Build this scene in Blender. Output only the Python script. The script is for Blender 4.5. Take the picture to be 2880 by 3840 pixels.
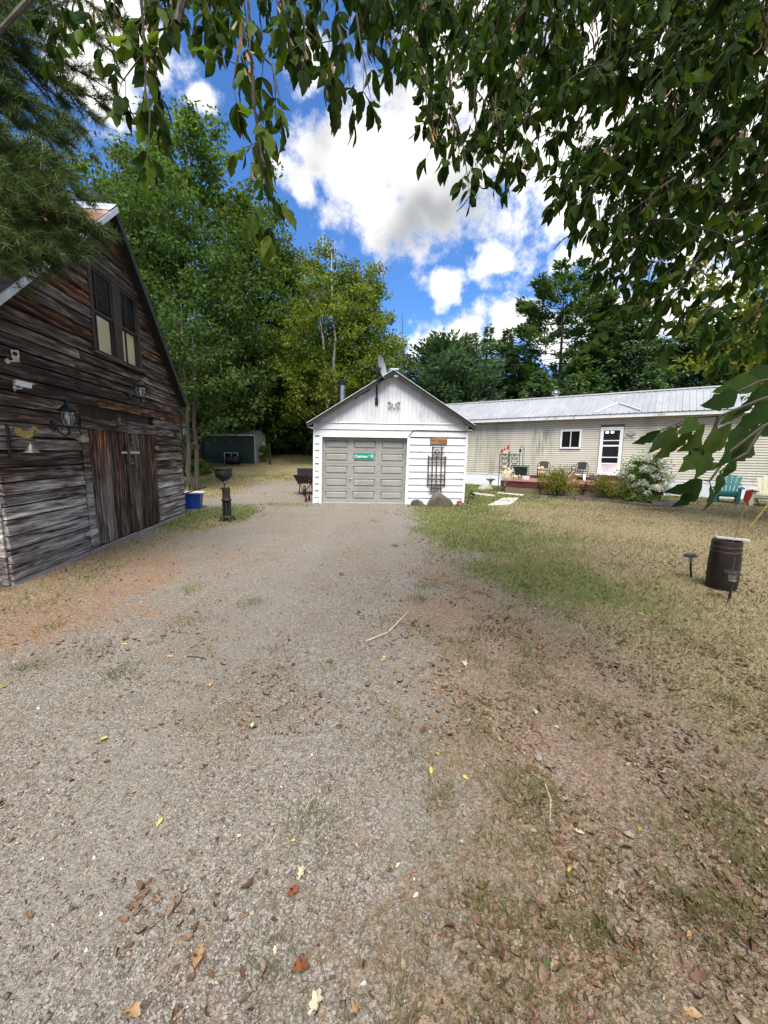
import bpy, bmesh, math, random
import numpy as np
from mathutils import Matrix, Vector

# ------------------------------------------------------------------ scene, camera
for o in list(bpy.data.objects):
    bpy.data.objects.remove(o, do_unlink=True)
SC = bpy.context.scene
COL = SC.collection
RNG = np.random.default_rng(11)
random.seed(5)

FPX = 1500.0; EYE = 1.6
TILT = math.atan(220 / FPX); ROLL = math.radians(0.6)
cF = np.array([0, math.cos(TILT), -math.sin(TILT)])
_r0 = np.array([1.0, 0, 0]); _u0 = np.array([0, math.sin(TILT), math.cos(TILT)])
cR = _r0 * math.cos(ROLL) + _u0 * math.sin(ROLL)
cU = -_r0 * math.sin(ROLL) + _u0 * math.cos(ROLL)
cC = np.array([0, 0, EYE])
cam_d = bpy.data.cameras.new('camera'); cam = bpy.data.objects.new('camera', cam_d); COL.objects.link(cam)
cam_d.sensor_fit = 'VERTICAL'; cam_d.sensor_height = 36.0; cam_d.sensor_width = 27.0
cam_d.lens = FPX / 3840 * 36.0
cam_d.clip_start = 0.05; cam_d.clip_end = 2000
cam.matrix_world = Matrix(((cR[0], cU[0], -cF[0], 0), (cR[1], cU[1], -cF[1], 0), (cR[2], cU[2], -cF[2], EYE), (0, 0, 0, 1)))
SC.camera = cam
SC.render.resolution_x = 768; SC.render.resolution_y = 1024

# ------------------------------------------------------------------ light
SUN_EL = math.radians(61); SUN_AZ = math.radians(178)      # azimuth from +Y towards +X
SKY_STRENGTH = 0.1
CLOUD = 4.0
SC.view_settings.view_transform = 'Standard'; SC.view_settings.look = 'None'
SC.view_settings.gamma = 1; SC.view_settings.use_curve_mapping = False
SC.view_settings.exposure = 1.84

sun_d = bpy.data.lights.new('sun', 'SUN'); sun_d.energy = 2.3; sun_d.angle = math.radians(38); sun_d.color = (1, .95, .87)
sun = bpy.data.objects.new('sun', sun_d); COL.objects.link(sun)
_sd = Vector((math.sin(SUN_AZ) * math.cos(SUN_EL), math.cos(SUN_AZ) * math.cos(SUN_EL), math.sin(SUN_EL)))
sun.rotation_euler = _sd.to_track_quat('Z', 'Y').to_euler()

def pray(px, py):
    return cF + cR * (px - 1440) / FPX - cU * (py - 1920) / FPX
def at(px, py, dist):
    "point seen at a photo pixel, at a real forward distance"
    return cC + pray(px, py) * dist
def gp(px, py, z=0.0):
    d = pray(px, py); return cC + d * ((z - EYE) / d[2])

class NT:
    def __init__(s, tree): s.t = tree; s.n = tree.nodes; s.l = tree.links
    def new(s, typ, **kw):
        n = s.n.new(typ)
        for k, v in kw.items():
            if k.startswith('i_'):
                key = k[2:]; key = int(key) if key.isdigit() else key
                s.put(n.inputs[key], v)
            else: setattr(n, k, v)
        return n
    def put(s, sock, v):
        if isinstance(v, bpy.types.NodeSocket): s.l.new(v, sock)
        elif isinstance(v, bpy.types.Node): s.l.new(v.outputs[0], sock)
        else:
            if isinstance(v, (tuple, list)) and len(v) == 3 and sock.type == 'RGBA': v = (*v, 1)
            sock.default_value = v
    def math(s, op, a, b=None, c=None, clamp=False):
        n = s.n.new('ShaderNodeMath'); n.operation = op; n.use_clamp = clamp
        for i, v in enumerate((a, b, c)):
            if v is not None: s.put(n.inputs[i], v)
        return n.outputs[0]
    def vmath(s, op, a, b=None):
        n = s.n.new('ShaderNodeVectorMath'); n.operation = op
        s.put(n.inputs[0], a)
        if b is not None:
            if op == 'SCALE': s.put(n.inputs[3], b)
            else: s.put(n.inputs[1], b)
        return n.outputs['Value'] if op in ('LENGTH', 'DISTANCE', 'DOT_PRODUCT') else n.outputs[0]
    def mix(s, fac, a, b, blend='MIX'):
        n = s.n.new('ShaderNodeMix'); n.data_type = 'RGBA'; n.blend_type = blend
        s.put(n.inputs[0], fac); s.put(n.inputs[6], a); s.put(n.inputs[7], b); return n.outputs[2]
    def rng(s, v, a, b, c=0.0, d=1.0, smooth=True):
        n = s.n.new('ShaderNodeMapRange'); n.interpolation_type = 'SMOOTHSTEP' if smooth else 'LINEAR'
        s.put(n.inputs[0], v)
        for i, x in enumerate((a, b, c, d)): s.put(n.inputs[i + 1], x)
        return n.outputs[0]
    def noise(s, vec, scale, detail=4, rough=.55, dist=0.0, out=0):
        n = s.n.new('ShaderNodeTexNoise'); s.put(n.inputs['Vector'], vec)
        n.inputs['Scale'].default_value = scale; n.inputs['Detail'].default_value = detail
        n.inputs['Roughness'].default_value = rough; n.inputs['Distortion'].default_value = dist
        return n.outputs[out]
    def ramp(s, fac, stops):
        n = s.n.new('ShaderNodeValToRGB'); s.put(n.inputs[0], fac); e = n.color_ramp.elements
        while len(e) < len(stops): e.new(.5)
        for i, (p, c) in enumerate(stops):
            e[i].position = p; e[i].color = (*c, 1) if len(c) == 3 else c
        return n.outputs[0]

# sky: clear-air model with fair-weather clouds
world = bpy.data.worlds.new('World'); SC.world = world; world.use_nodes = True
W = NT(world.node_tree); W.n.clear()
sky = W.new('ShaderNodeTexSky'); sky.sky_type = 'NISHITA'; sky.sun_disc = False
sky.sun_elevation = SUN_EL; sky.sun_rotation = SUN_AZ; sky.ozone_density = 3.5; sky.air_density = 1.0; sky.dust_density = .3; sky.altitude = 300
dirv = W.new('ShaderNodeTexCoord').outputs['Generated']
warp = W.noise(dirv, 5.0, 3, .6, out=1)
dw = W.vmath('ADD', dirv, W.vmath('SCALE', W.vmath('SUBTRACT', warp, (.5, .5, .5)), .10))
BL = [(1370, 760, .17), (1520, 850, .15), (1700, 690, .22), (1520, 560, .20), (1120, 680, .09), (1230, 570, .11),
      (1850, 1012, .085), (1690, 1085, .08), (2110, 985, .08), (2220, 955, .09),
      (1600, 1270, .12), (1740, 1250, .11), (1880, 1260, .12), (1470, 1310, .06), (2060, 1260, .11), (2300, 1200, .15), (2600, 1150, .18),
      (590, 180, .11), (430, 80, .16), (740, 370, .06), (420, 340, .12), (1150, 250, .07),
      (2250, 350, .36), (2700, 500, .50), (1780, 220, .24)]
dens = None
dws = W.vmath('MULTIPLY', dw, (1, 1, 1.25))
for px, py, rr in BL:
    c = pray(px, py); c = c / np.linalg.norm(c)
    v = W.math('MULTIPLY_ADD', W.vmath('DISTANCE', dws, (c[0], c[1], c[2] * 1.25)), -1.0 / rr, 1.0)
    dens = v if dens is None else W.math('MAXIMUM', dens, v)
    if (px, py) == (1240, 580) or (px, py) == (1230, 570): dens_big = dens
vdir = tuple(cF)
away = W.rng(W.vmath('DOT_PRODUCT', dirv, vdir), .62, .40)
gen = W.math('MULTIPLY', W.math('SUBTRACT', W.noise(dirv, 2.2, 3, .55), .42), 5.0)  # unseen clouds outside the view, cover raised to brighten the fill
dens = W.math('MAXIMUM', dens, W.math('SUBTRACT', gen, W.math('MULTIPLY', W.math('SUBTRACT', 1.0, away), 4.0)))
fb = W.math('SUBTRACT', W.noise(dirv, 13.0, 6, .64), .5)
big = W.math('SUBTRACT', W.noise(dirv, 5.5, 3, .6), .5)
field = W.math('ADD', dens, W.math('ADD', W.math('MULTIPLY', fb, 1.5), W.math('MULTIPLY_ADD', big, 1.1, -.26)))
cmask = W.rng(field, .0, .46)
greyn = W.noise(W.vmath('ADD', dirv, (.3, .1, .22)), 3.4, 3, .55)
thick = W.rng(W.math('ADD', W.math('MAXIMUM', dens_big, W.math('MULTIPLY', gen, away)), W.math('ADD', W.math('MULTIPLY', big, .6), W.math('MULTIPLY', fb, .5))), .12, .85)
grey = W.math('MULTIPLY', thick, W.rng(greyn, .34, .60, .15, 1.0))
ccol = W.mix(grey, (CLOUD, CLOUD * .985, CLOUD * .96), (CLOUD * .32, CLOUD * .33, CLOUD * .35))
blue = W.mix(1.0, sky.outputs[0], (.30, .47, .66), 'MULTIPLY')
scol = W.mix(cmask, blue, ccol)
bg = W.new('ShaderNodeBackground'); W.put(bg.inputs[0], scol); bg.inputs[1].default_value = SKY_STRENGTH
world.cycles.sampling_method = 'MANUAL'; world.cycles.sample_map_resolution = 256
SC.cycles.max_bounces = 6; SC.cycles.diffuse_bounces = 3; SC.cycles.glossy_bounces = 2; SC.cycles.transmission_bounces = 3; SC.cycles.transparent_max_bounces = 8
SC.cycles.use_denoising = True; SC.cycles.denoising_prefilter = 'NONE'; SC.cycles.use_adaptive_sampling = True; SC.cycles.adaptive_threshold = .02
SC.cycles.caustics_reflective = False; SC.cycles.caustics_refractive = False
wo = W.new('ShaderNodeOutputWorld'); W.l.new(bg.outputs[0], wo.inputs[0])

# ------------------------------------------------------------------ helpers: mesh
def sstep(a, b, x):
    t = np.clip((x - a) / (b - a), 0, 1); return t * t * (3 - 2 * t)

def np_mesh(name, verts, tris, mat=None, smooth=False):
    verts = np.asarray(verts, np.float32).reshape(-1, 3); tris = np.asarray(tris, np.int32).reshape(-1, 3)
    me = bpy.data.meshes.new(name)
    me.vertices.add(len(verts)); me.vertices.foreach_set('co', verts.ravel())
    me.loops.add(len(tris) * 3); me.loops.foreach_set('vertex_index', tris.ravel())
    me.polygons.add(len(tris))
    me.polygons.foreach_set('loop_start', np.arange(0, len(tris) * 3, 3, dtype=np.int32))
    if smooth: me.polygons.foreach_set('use_smooth', np.ones(len(tris), bool))
    me.update(calc_edges=True)
    if mat: me.materials.append(mat)
    return me

def link(name, me, parent=None, loc=None, **props):
    o = bpy.data.objects.new(name, me); COL.objects.link(o)
    if parent is not None: o.parent = parent
    if loc is not None: o.location = loc
    for k, v in props.items():
        if v is not None: o[k] = v
    return o

def thing(name, label, cat, loc=(0, 0, 0), rz=0.0, group=None):
    o = link(name, None, None, loc, label=label, category=cat, group=group)
    o.rotation_euler = (0, 0, rz); o.empty_display_size = .1
    return o

def dup(root, loc, rz, label):
    r = root.copy(); COL.objects.link(r); r.location = loc; r.rotation_euler = (0, 0, rz); r['label'] = label
    for ch in root.children:
        c = ch.copy(); COL.objects.link(c); c.parent = r
        for g in ch.children:
            d = g.copy(); COL.objects.link(d); d.parent = c
    return r

class MB:
    def __init__(s, xf=None): s.v = []; s.f = []; s.xf = xf
    def add(s, vs, fs):
        b = len(s.v); s.v += [tuple(map(float, p)) for p in vs]; s.f += [tuple(b + i for i in f) for f in fs]; return s
    def hexa(s, p):  # p: 8 points, bottom 4 ccw then top 4
        return s.add(p, [(3, 2, 1, 0), (4, 5, 6, 7), (0, 1, 5, 4), (1, 2, 6, 5), (2, 3, 7, 6), (3, 0, 4, 7)])
    def box(s, x0, x1, y0, y1, z0, z1):
        return s.hexa([(x0, y0, z0), (x1, y0, z0), (x1, y1, z0), (x0, y1, z0), (x0, y0, z1), (x1, y0, z1), (x1, y1, z1), (x0, y1, z1)])
    def bar(s, a, b, w, h=None, up=(0, 0, 1)):
        h = w if h is None else h
        a = Vector(a); b = Vector(b); d = (b - a).normalized(); u = Vector(up)
        if abs(d.dot(u)) > .98: u = Vector((0, 1, 0))
        r = d.cross(u).normalized(); u = r.cross(d)
        r *= w / 2; u *= h / 2
        return s.hexa([a - r - u, a + r - u, b + r - u, b - r - u, a - r + u, a + r + u, b + r + u, b - r + u])
    def tube(s, pts, rad, seg=8, cap=True):
        pts = [Vector(p) for p in pts]; n = len(pts)
        if not hasattr(rad, '__len__'): rad = [rad] * n
        base = len(s.v); ref = None
        for i, p in enumerate(pts):
            d = (pts[min(i + 1, n - 1)] - pts[max(i - 1, 0)]).normalized()
            if ref is None:
                ref = Vector((0, 0, 1)) if abs(d.z) < .9 else Vector((1, 0, 0))
            u = (ref - d * ref.dot(d))
            u = u.normalized() if u.length > 1e-4 else Vector((0, 1, 0)); w = d.cross(u); ref = u
            for k in range(seg):
                a = 2 * math.pi * k / seg
                s.v.append(tuple(p + (u * math.cos(a) + w * math.sin(a)) * rad[i]))
        for i in range(n - 1):
            for k in range(seg):
                a = base + i * seg + k; b = base + i * seg + (k + 1) % seg
                s.f.append((a, b, b + seg, a + seg))
        if cap:
            s.f.append(tuple(base + k for k in reversed(range(seg)))); s.f.append(tuple(base + (n - 1) * seg + k for k in range(seg)))
        return s
    def lathe(s, prof, c=(0, 0, 0), seg=16, axis=None):
        base = len(s.v); m = len(prof)
        M = Matrix.Identity(3) if axis is None else Vector(axis).to_track_quat('Z', 'Y').to_matrix()
        for r, z in prof:
            for k in range(seg):
                a = 2 * math.pi * k / seg
                s.v.append(tuple(Vector(c) + M @ Vector((r * math.cos(a), r * math.sin(a), z))))
        for i in range(m - 1):
            for k in range(seg):
                a = base + i * seg + k; b = base + i * seg + (k + 1) % seg
                s.f.append((a, b, b + seg, a + seg))
        s.f.append(tuple(base + k for k in reversed(range(seg)))); s.f.append(tuple(base + (m - 1) * seg + k for k in range(seg)))
        return s
    def prism(s, poly, y0, y1):  # polygon in xz, extruded along y
        n = len(poly); b = len(s.v)
        s.v += [(p[0], y0, p[1]) for p in poly] + [(p[0], y1, p[1]) for p in poly]
        s.f.append(tuple(b + i for i in range(n))); s.f.append(tuple(b + n + i for i in reversed(range(n))))
        for i in range(n):
            j = (i + 1) % n; s.f.append((b + i, b + n + i, b + n + j, b + j))
        return s
    def mesh(s, name, mat, smooth=False):
        vs = s.v if s.xf is None else [s.xf(p) for p in s.v]
        me = bpy.data.meshes.new(name); me.from_pydata(vs, [], s.f); me.update()
        me.materials.append(mat)
        bm = bmesh.new(); bm.from_mesh(me); bmesh.ops.recalc_face_normals(bm, faces=bm.faces); bm.to_mesh(me); bm.free()
        if smooth:
            me.polygons.foreach_set('use_smooth', np.ones(len(me.polygons), bool)); me.set_sharp_from_angle(angle=math.radians(40))
        return me
    def part(s, name, mat, parent=None, smooth=False, **props):
        return link(name, s.mesh(name, mat, smooth), parent, **props)

# ------------------------------------------------------------------ helpers: materials
MATS = {}
def pbr(name):
    m = bpy.data.materials.new(name); m.use_nodes = True
    t = NT(m.node_tree); b = t.n['Principled BSDF']
    return m, t, b

def mottled(name, c1, c2, scale=6.0, rough=.7, bump=.25, metal=0.0, stretch=(1, 1, 1), rand=.15, dirt=None, fine=6.0, spec=.4, coord='Object'):
    "two-tone material with noise, per-object variation, optional dirt tone"
    m, t, b = pbr(name)
    co = t.new('ShaderNodeTexCoord').outputs[coord]
    oi = t.new('ShaderNodeObjectInfo').outputs['Random']
    mp = t.new('ShaderNodeMapping'); t.put(mp.inputs[0], co); mp.inputs['Scale'].default_value = stretch
    v = mp.outputs[0]
    n1 = t.noise(v, scale, 4, .62); n2 = t.noise(v, scale * fine, 2, .6)
    f = t.rng(t.math('ADD', t.math('MULTIPLY', n1, .7), t.math('MULTIPLY', n2, .3)), .34, .66)
    col = t.mix(f, c1, c2)
    if dirt:
        col = t.mix(t.math('MULTIPLY', t.rng(t.noise(v, scale * .45, 3, .65), .5, .72), dirt[1]), col, dirt[0])
    val = t.math('ADD', 1 - rand / 2, t.math('MULTIPLY', oi, rand))
    hs = t.new('ShaderNodeHueSaturation'); t.put(hs.inputs['Value'], val); t.put(hs.inputs['Color'], col)
    t.l.new(hs.outputs[0], b.inputs['Base Color'])
    t.put(b.inputs['Roughness'], t.rng(n2, .2, .8, max(rough - .12, .05), min(rough + .12, 1)))
    b.inputs['Metallic'].default_value = metal; b.inputs['Specular IOR Level'].default_value = spec
    if bump:
        bn = t.new('ShaderNodeBump'); bn.inputs['Strength'].default_value = bump; bn.inputs['Distance'].default_value = .01
        t.put(bn.inputs['Height'], n2); t.l.new(bn.outputs[0], b.inputs['Normal'])
    MATS[name] = m
    return m

def leaf_mat(name, cols, trans=.35, rough=.6, bright=1.0, spec=.14):
    "foliage: colour differs from leaf to leaf, light passes through"
    m, t, b = pbr(name)
    r = t.new('ShaderNodeNewGeometry').outputs['Random Per Island']
    oi = t.new('ShaderNodeObjectInfo').outputs['Random']
    rr = t.math('FRACT', t.math('ADD', r, t.math('MULTIPLY', oi, 7.31)))
    st = [(i / max(len(cols) - 1, 1), tuple(x * bright for x in c)) for i, c in enumerate(cols)]
    col = t.ramp(rr, st)
    co = t.new('ShaderNodeTexCoord').outputs['Object']
    col = t.mix(t.rng(t.noise(co, 22.0, 3), .3, .7, 0, .35), col, tuple(x * .55 * bright for x in cols[0]))
    hs = t.new('ShaderNodeHueSaturation'); t.put(hs.inputs['Color'], col); t.put(hs.inputs['Value'], t.rng(t.noise(co, .55, 2), .3, .7, .72, 1.3)); t.put(hs.inputs['Hue'], t.rng(t.noise(co, .32, 1), .3, .7, .49, .512)); col = hs.outputs[0]
    t.l.new(col, b.inputs['Base Color']); b.inputs['Roughness'].default_value = rough; b.inputs['Specular IOR Level'].default_value = spec
    tr = t.new('ShaderNodeBsdfTranslucent'); t.put(tr.inputs[0], t.mix(1.0, col, (1.25, 1.25, .45), 'MULTIPLY'))
    mx = t.new('ShaderNodeMixShader'); mx.inputs[0].default_value = trans
    t.l.new(b.outputs[0], mx.inputs[1]); t.l.new(tr.outputs[0], mx.inputs[2])
    t.l.new(mx.outputs[0], t.n['Material Output'].inputs[0])
    MATS[name] = m
    return m

def glass_mat(name, tint=(1, 1, 1), refl=.0):
    m, t, b = pbr(name); t.n.remove(b)
    tr = t.new('ShaderNodeBsdfTransparent'); t.put(tr.inputs[0], tint)
    gl = t.new('ShaderNodeBsdfGlossy'); gl.inputs['Roughness'].default_value = .04
    lw = t.new('ShaderNodeLayerWeight'); lw.inputs[0].default_value = .5
    fcol = t.math('MULTIPLY_ADD', t.math('POWER', lw.outputs['Facing'], 5.0), .6, .03)
    mx = t.new('ShaderNodeMixShader'); t.put(mx.inputs[0], t.math('ADD', fcol, refl, clamp=True))
    t.l.new(tr.outputs[0], mx.inputs[1]); t.l.new(gl.outputs[0], mx.inputs[2]); t.l.new(mx.outputs[0], t.n['Material Output'].inputs[0])
    MATS[name] = m; return m

M = MATS
mottled('white_paint', (.68, .68, .69), (.60, .605, .62), 3, .55, .12, dirt=((.36, .34, .30), .5))
mottled('white_trim', (.80, .81, .83), (.72, .73, .75), 5, .45, .08, dirt=((.5, .49, .46), .3))
mottled('white_plastic', (.80, .80, .80), (.72, .72, .72), 8, .4, .05)
mottled('door_grey', (.27, .262, .235), (.31, .30, .272), 2.5, .5, .08, dirt=((.18, .17, .14), .4), rand=.05)
mottled('roof_dark', (.018, .017, .017), (.035, .033, .032), 10, .8, .5)
mottled('shingle', (.06, .058, .056), (.10, .098, .095), 22, .9, .6)
mottled('drip_edge', (.55, .56, .57), (.70, .71, .72), 6, .4, .1, metal=.3)
mottled('galvanised', (.42, .44, .46), (.60, .62, .65), 5, .42, .15, metal=.6, dirt=((.30, .20, .13), .35))
mottled('chrome_pipe', (.45, .46, .47), (.6, .61, .62), 8, .25, .05, metal=.9)
mottled('rusty_tin', (.16, .07, .035), (.34, .17, .08), 3, .8, .3, stretch=(1, .6, 1), dirt=((.45, .43, .40), .75))
mottled('black_iron', (.018, .018, .019), (.035, .034, .033), 14, .5, .35, metal=.3)
mottled('cast_iron', (.022, .02, .019), (.055, .045, .038), 12, .62, .5, metal=.35, dirt=((.11, .05, .025), .35))
mottled('black_plastic', (.012, .012, .013), (.02, .02, .021), 14, .5, .1)
mottled('brown_barrel', (.009, .006, .005), (.019, .011, .008), 7, .42, .15, dirt=((.05, .03, .02), .4))
mottled('barrel_band', (.10, .07, .05), (.22, .16, .12), 12, .5, .2)
mottled('grey_board', (.33, .34, .34), (.46, .46, .45), 9, .6, .2, stretch=(1, 6, 1))
mottled('bamboo', (.34, .23, .07), (.46, .33, .12), 14, .5, .15)
mottled('red_plastic', (.22, .012, .015), (.30, .02, .02), 10, .45, .1)
mottled('red_paint', (.42, .02, .015), (.55, .03, .02), 9, .45, .15)
mottled('blue_plastic', (.008, .035, .21), (.012, .05, .27), 6, .42, .1)
mottled('teal_plastic', (.020, .13, .125), (.028, .165, .155), 5, .5, .1, rand=.1)
mottled('cream_plastic', (.70, .66, .42), (.76, .72, .50), 5, .5, .1, rand=.1)
mottled('green_plastic', (.012, .15, .10), (.02, .20, .14), 6, .45, .1)
mottled('shed_green', (.014, .032, .022), (.022, .045, .031), 5, .55, .1, stretch=(3, 3, .6))
mottled('shed_roof', (.10, .095, .08), (.17, .16, .13), 8, .6, .2, dirt=((.05, .06, .035), .6))
mottled('shed_trim', (.34, .36, .35), (.46, .48, .47), 6, .5, .1)
mottled('house_siding', (.52, .49, .41), (.57, .54, .455), 1.4, .5, .06, rand=.06, dirt=((.26, .25, .17), .5), stretch=(1.6, 1, .35))
mottled('skirting', (.66, .69, .74), (.74, .77, .81), 3, .5, .08)
mottled('sheathing', (.13, .125, .105), (.17, .16, .14), 8, .8, .1)
mottled('house_roof', (.29, .30, .315), (.36, .37, .385), 1.6, .38, .05, metal=.15, dirt=((.42, .42, .42), .35), stretch=(1, .4, 1))
mottled('fascia_white', (.74, .75, .77), (.66, .67, .69), 2.2, .5, .08, dirt=((.30, .30, .27), .6), stretch=(2.5, 1, .5))
mottled('deck_board', (.20, .088, .066), (.29, .14, .11), 5, .65, .25, stretch=(6, .5, 1), rand=.3)
mottled('deck_red', (.075, .018, .014), (.11, .028, .02), 5, .55, .2, stretch=(1, 1, 5))
mottled('lattice', (.20, .155, .09), (.30, .24, .15), 10, .8, .3, rand=.3)
mottled('dark_wood', (.022, .016, .012), (.055, .038, .026), 6, .8, .5, stretch=(6, 6, .6))
mottled('door_grey_dark', (.2, .19, .16), (.22, .21, .18), 3, .5, .1)
mottled('trellis_wood', (.075, .040, .025), (.13, .075, .048), 9, .8, .4, rand=.25)
mottled('sign_wood', (.26, .115, .055), (.34, .165, .085), 4, .6, .2, stretch=(.6, 1, 7))
mottled('sign_ink', (.02, .008, .004), (.03, .012, .006), 9, .7, 0)
mottled('sign_green', (.005, .20, .155), (.007, .24, .185), 5, .4, .05)
mottled('stone', (.17, .155, .135), (.34, .32, .29), 7, .9, .7, rand=.25)
mottled('stone_dark', (.055, .046, .036), (.13, .115, .09), 5, .9, .8, rand=.2, dirt=((.06, .07, .025), .5))
mottled('concrete', (.36, .35, .32), (.50, .485, .45), 7, .9, .4, rand=.2)
mottled('wall_block', (.10, .075, .06), (.21, .165, .135), 9, .9, .7, rand=.4)
mottled('terracotta', (.33, .145, .085), (.42, .20, .13), 8, .8, .25)
mottled('plaster_cream', (.50, .42, .26), (.62, .54, .36), 16, .8, .5)
mottled('plaster_tan', (.42, .25, .13), (.55, .36, .20), 16, .8, .5)
mottled('plaster_brown', (.10, .055, .03), (.2, .12, .07), 16, .8, .5)
mottled('bark', (.05, .04, .032), (.115, .095, .075), 9, .95, .9, stretch=(3, 3, .6))
mottled('birch_bark', (.52, .50, .45), (.62, .60, .55), 5, .8, .3, stretch=(.6, .6, 6), dirt=((.03, .028, .025), .75))
mottled('twig', (.025, .02, .012), (.045, .036, .02), 30, .8, .2)
mottled('green_twig', (.07, .09, .025), (.11, .12, .04), 30, .7, .1)
mottled('samara', (.16, .10, .035), (.26, .18, .07), 40, .7, .1)
mottled('mesh_fabric', (.03, .03, .03), (.055, .055, .056), 60, .7, .2)
mottled('gold_paint', (.09, .06, .015), (.22, .15, .03), 14, .5, .2, metal=.3)
mottled('bell_metal', (.08, .072, .06), (.15, .138, .115), 12, .45, .2, metal=.6)
mottled('chrome_ball', (.16, .24, .40), (.55, .60, .68), 3, .12, 0, metal=.9)
mottled('solar_cap', (.02, .02, .022), (.05, .05, .055), 9, .3, .05, metal=.4)
mottled('steel_ring', (.5, .51, .52), (.62, .63, .64), 9, .3, .05, metal=.8)
mottled('frosted_lens', (.55, .53, .45), (.64, .62, .54), 9, .25, 0)
mottled('blind', (.66, .57, .33), (.72, .63, .39), 2, .8, .1)
mottled('soil', (.05, .035, .024), (.10, .075, .05), 9, .95, .8)
mottled('flag_red', (.50, .02, .03), (.6, .03, .04), 7, .7, .1)
mottled('flag_white', (.72, .72, .72), (.8, .8, .8), 7, .7, .1)
mottled('old_pot', (.16, .14, .11), (.26, .23, .19), 9, .8, .3)
mottled('pale_lid', (.52, .50, .44), (.64, .62, .56), 7, .6, .15)
def mildew():
    m = M['house_siding']; t = NT(m.node_tree); b = t.n['Principled BSDF']; src = b.inputs['Base Color'].links[0].from_socket
    co = t.new('ShaderNodeTexCoord').outputs['Object']; sx = t.new('ShaderNodeSeparateXYZ'); t.put(sx.inputs[0], co)
    st = t.noise(t.vmath('MULTIPLY', co, (7, 0, .5)), 1.0, 3, .6)
    box = t.math('MULTIPLY', t.math('MULTIPLY', t.rng(sx.outputs[0], -7.5, -7.0), t.rng(sx.outputs[0], -6.25, -6.6)), t.math('MULTIPLY', t.rng(sx.outputs[2], 1.2, 2.0), t.rng(sx.outputs[2], 3.0, 2.6)))
    left = t.math('MULTIPLY', t.rng(sx.outputs[0], -7.0, -10.5), .35)
    f = t.math('MULTIPLY', t.math('ADD', t.math('MULTIPLY', box, .9), left, clamp=True), t.rng(st, .42, .66))
    t.put(b.inputs['Base Color'], t.mix(f, src, (.13, .125, .085)))
mildew()
glass_mat('clear_glass')
glass_mat('lamp_glass', (.85, .88, .88), .16)
def dark_glass():
    m, t, b = pbr('dark_pane'); co = t.new('ShaderNodeTexCoord').outputs['Object']
    t.put(b.inputs['Base Color'], t.mix(t.noise(co, 3, 3), (.006, .007, .008), (.014, .015, .016)))
    b.inputs['Roughness'].default_value = .05; b.inputs['Specular IOR Level'].default_value = .18; MATS['dark_pane'] = m
dark_glass()
mottled('old_pane', (.004, .004, .004), (.009, .009, .009), 3, .35, 0, spec=.04)
def bulb():  # emission painted in for lamp reflections on the door glass
    m, t, b = pbr('reflection_glow'); co = t.new('ShaderNodeTexCoord').outputs['Object']
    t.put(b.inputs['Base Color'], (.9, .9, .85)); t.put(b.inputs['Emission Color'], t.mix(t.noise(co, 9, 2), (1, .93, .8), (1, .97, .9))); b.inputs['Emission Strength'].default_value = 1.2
    MATS['reflection_glow'] = m
bulb()

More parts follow.
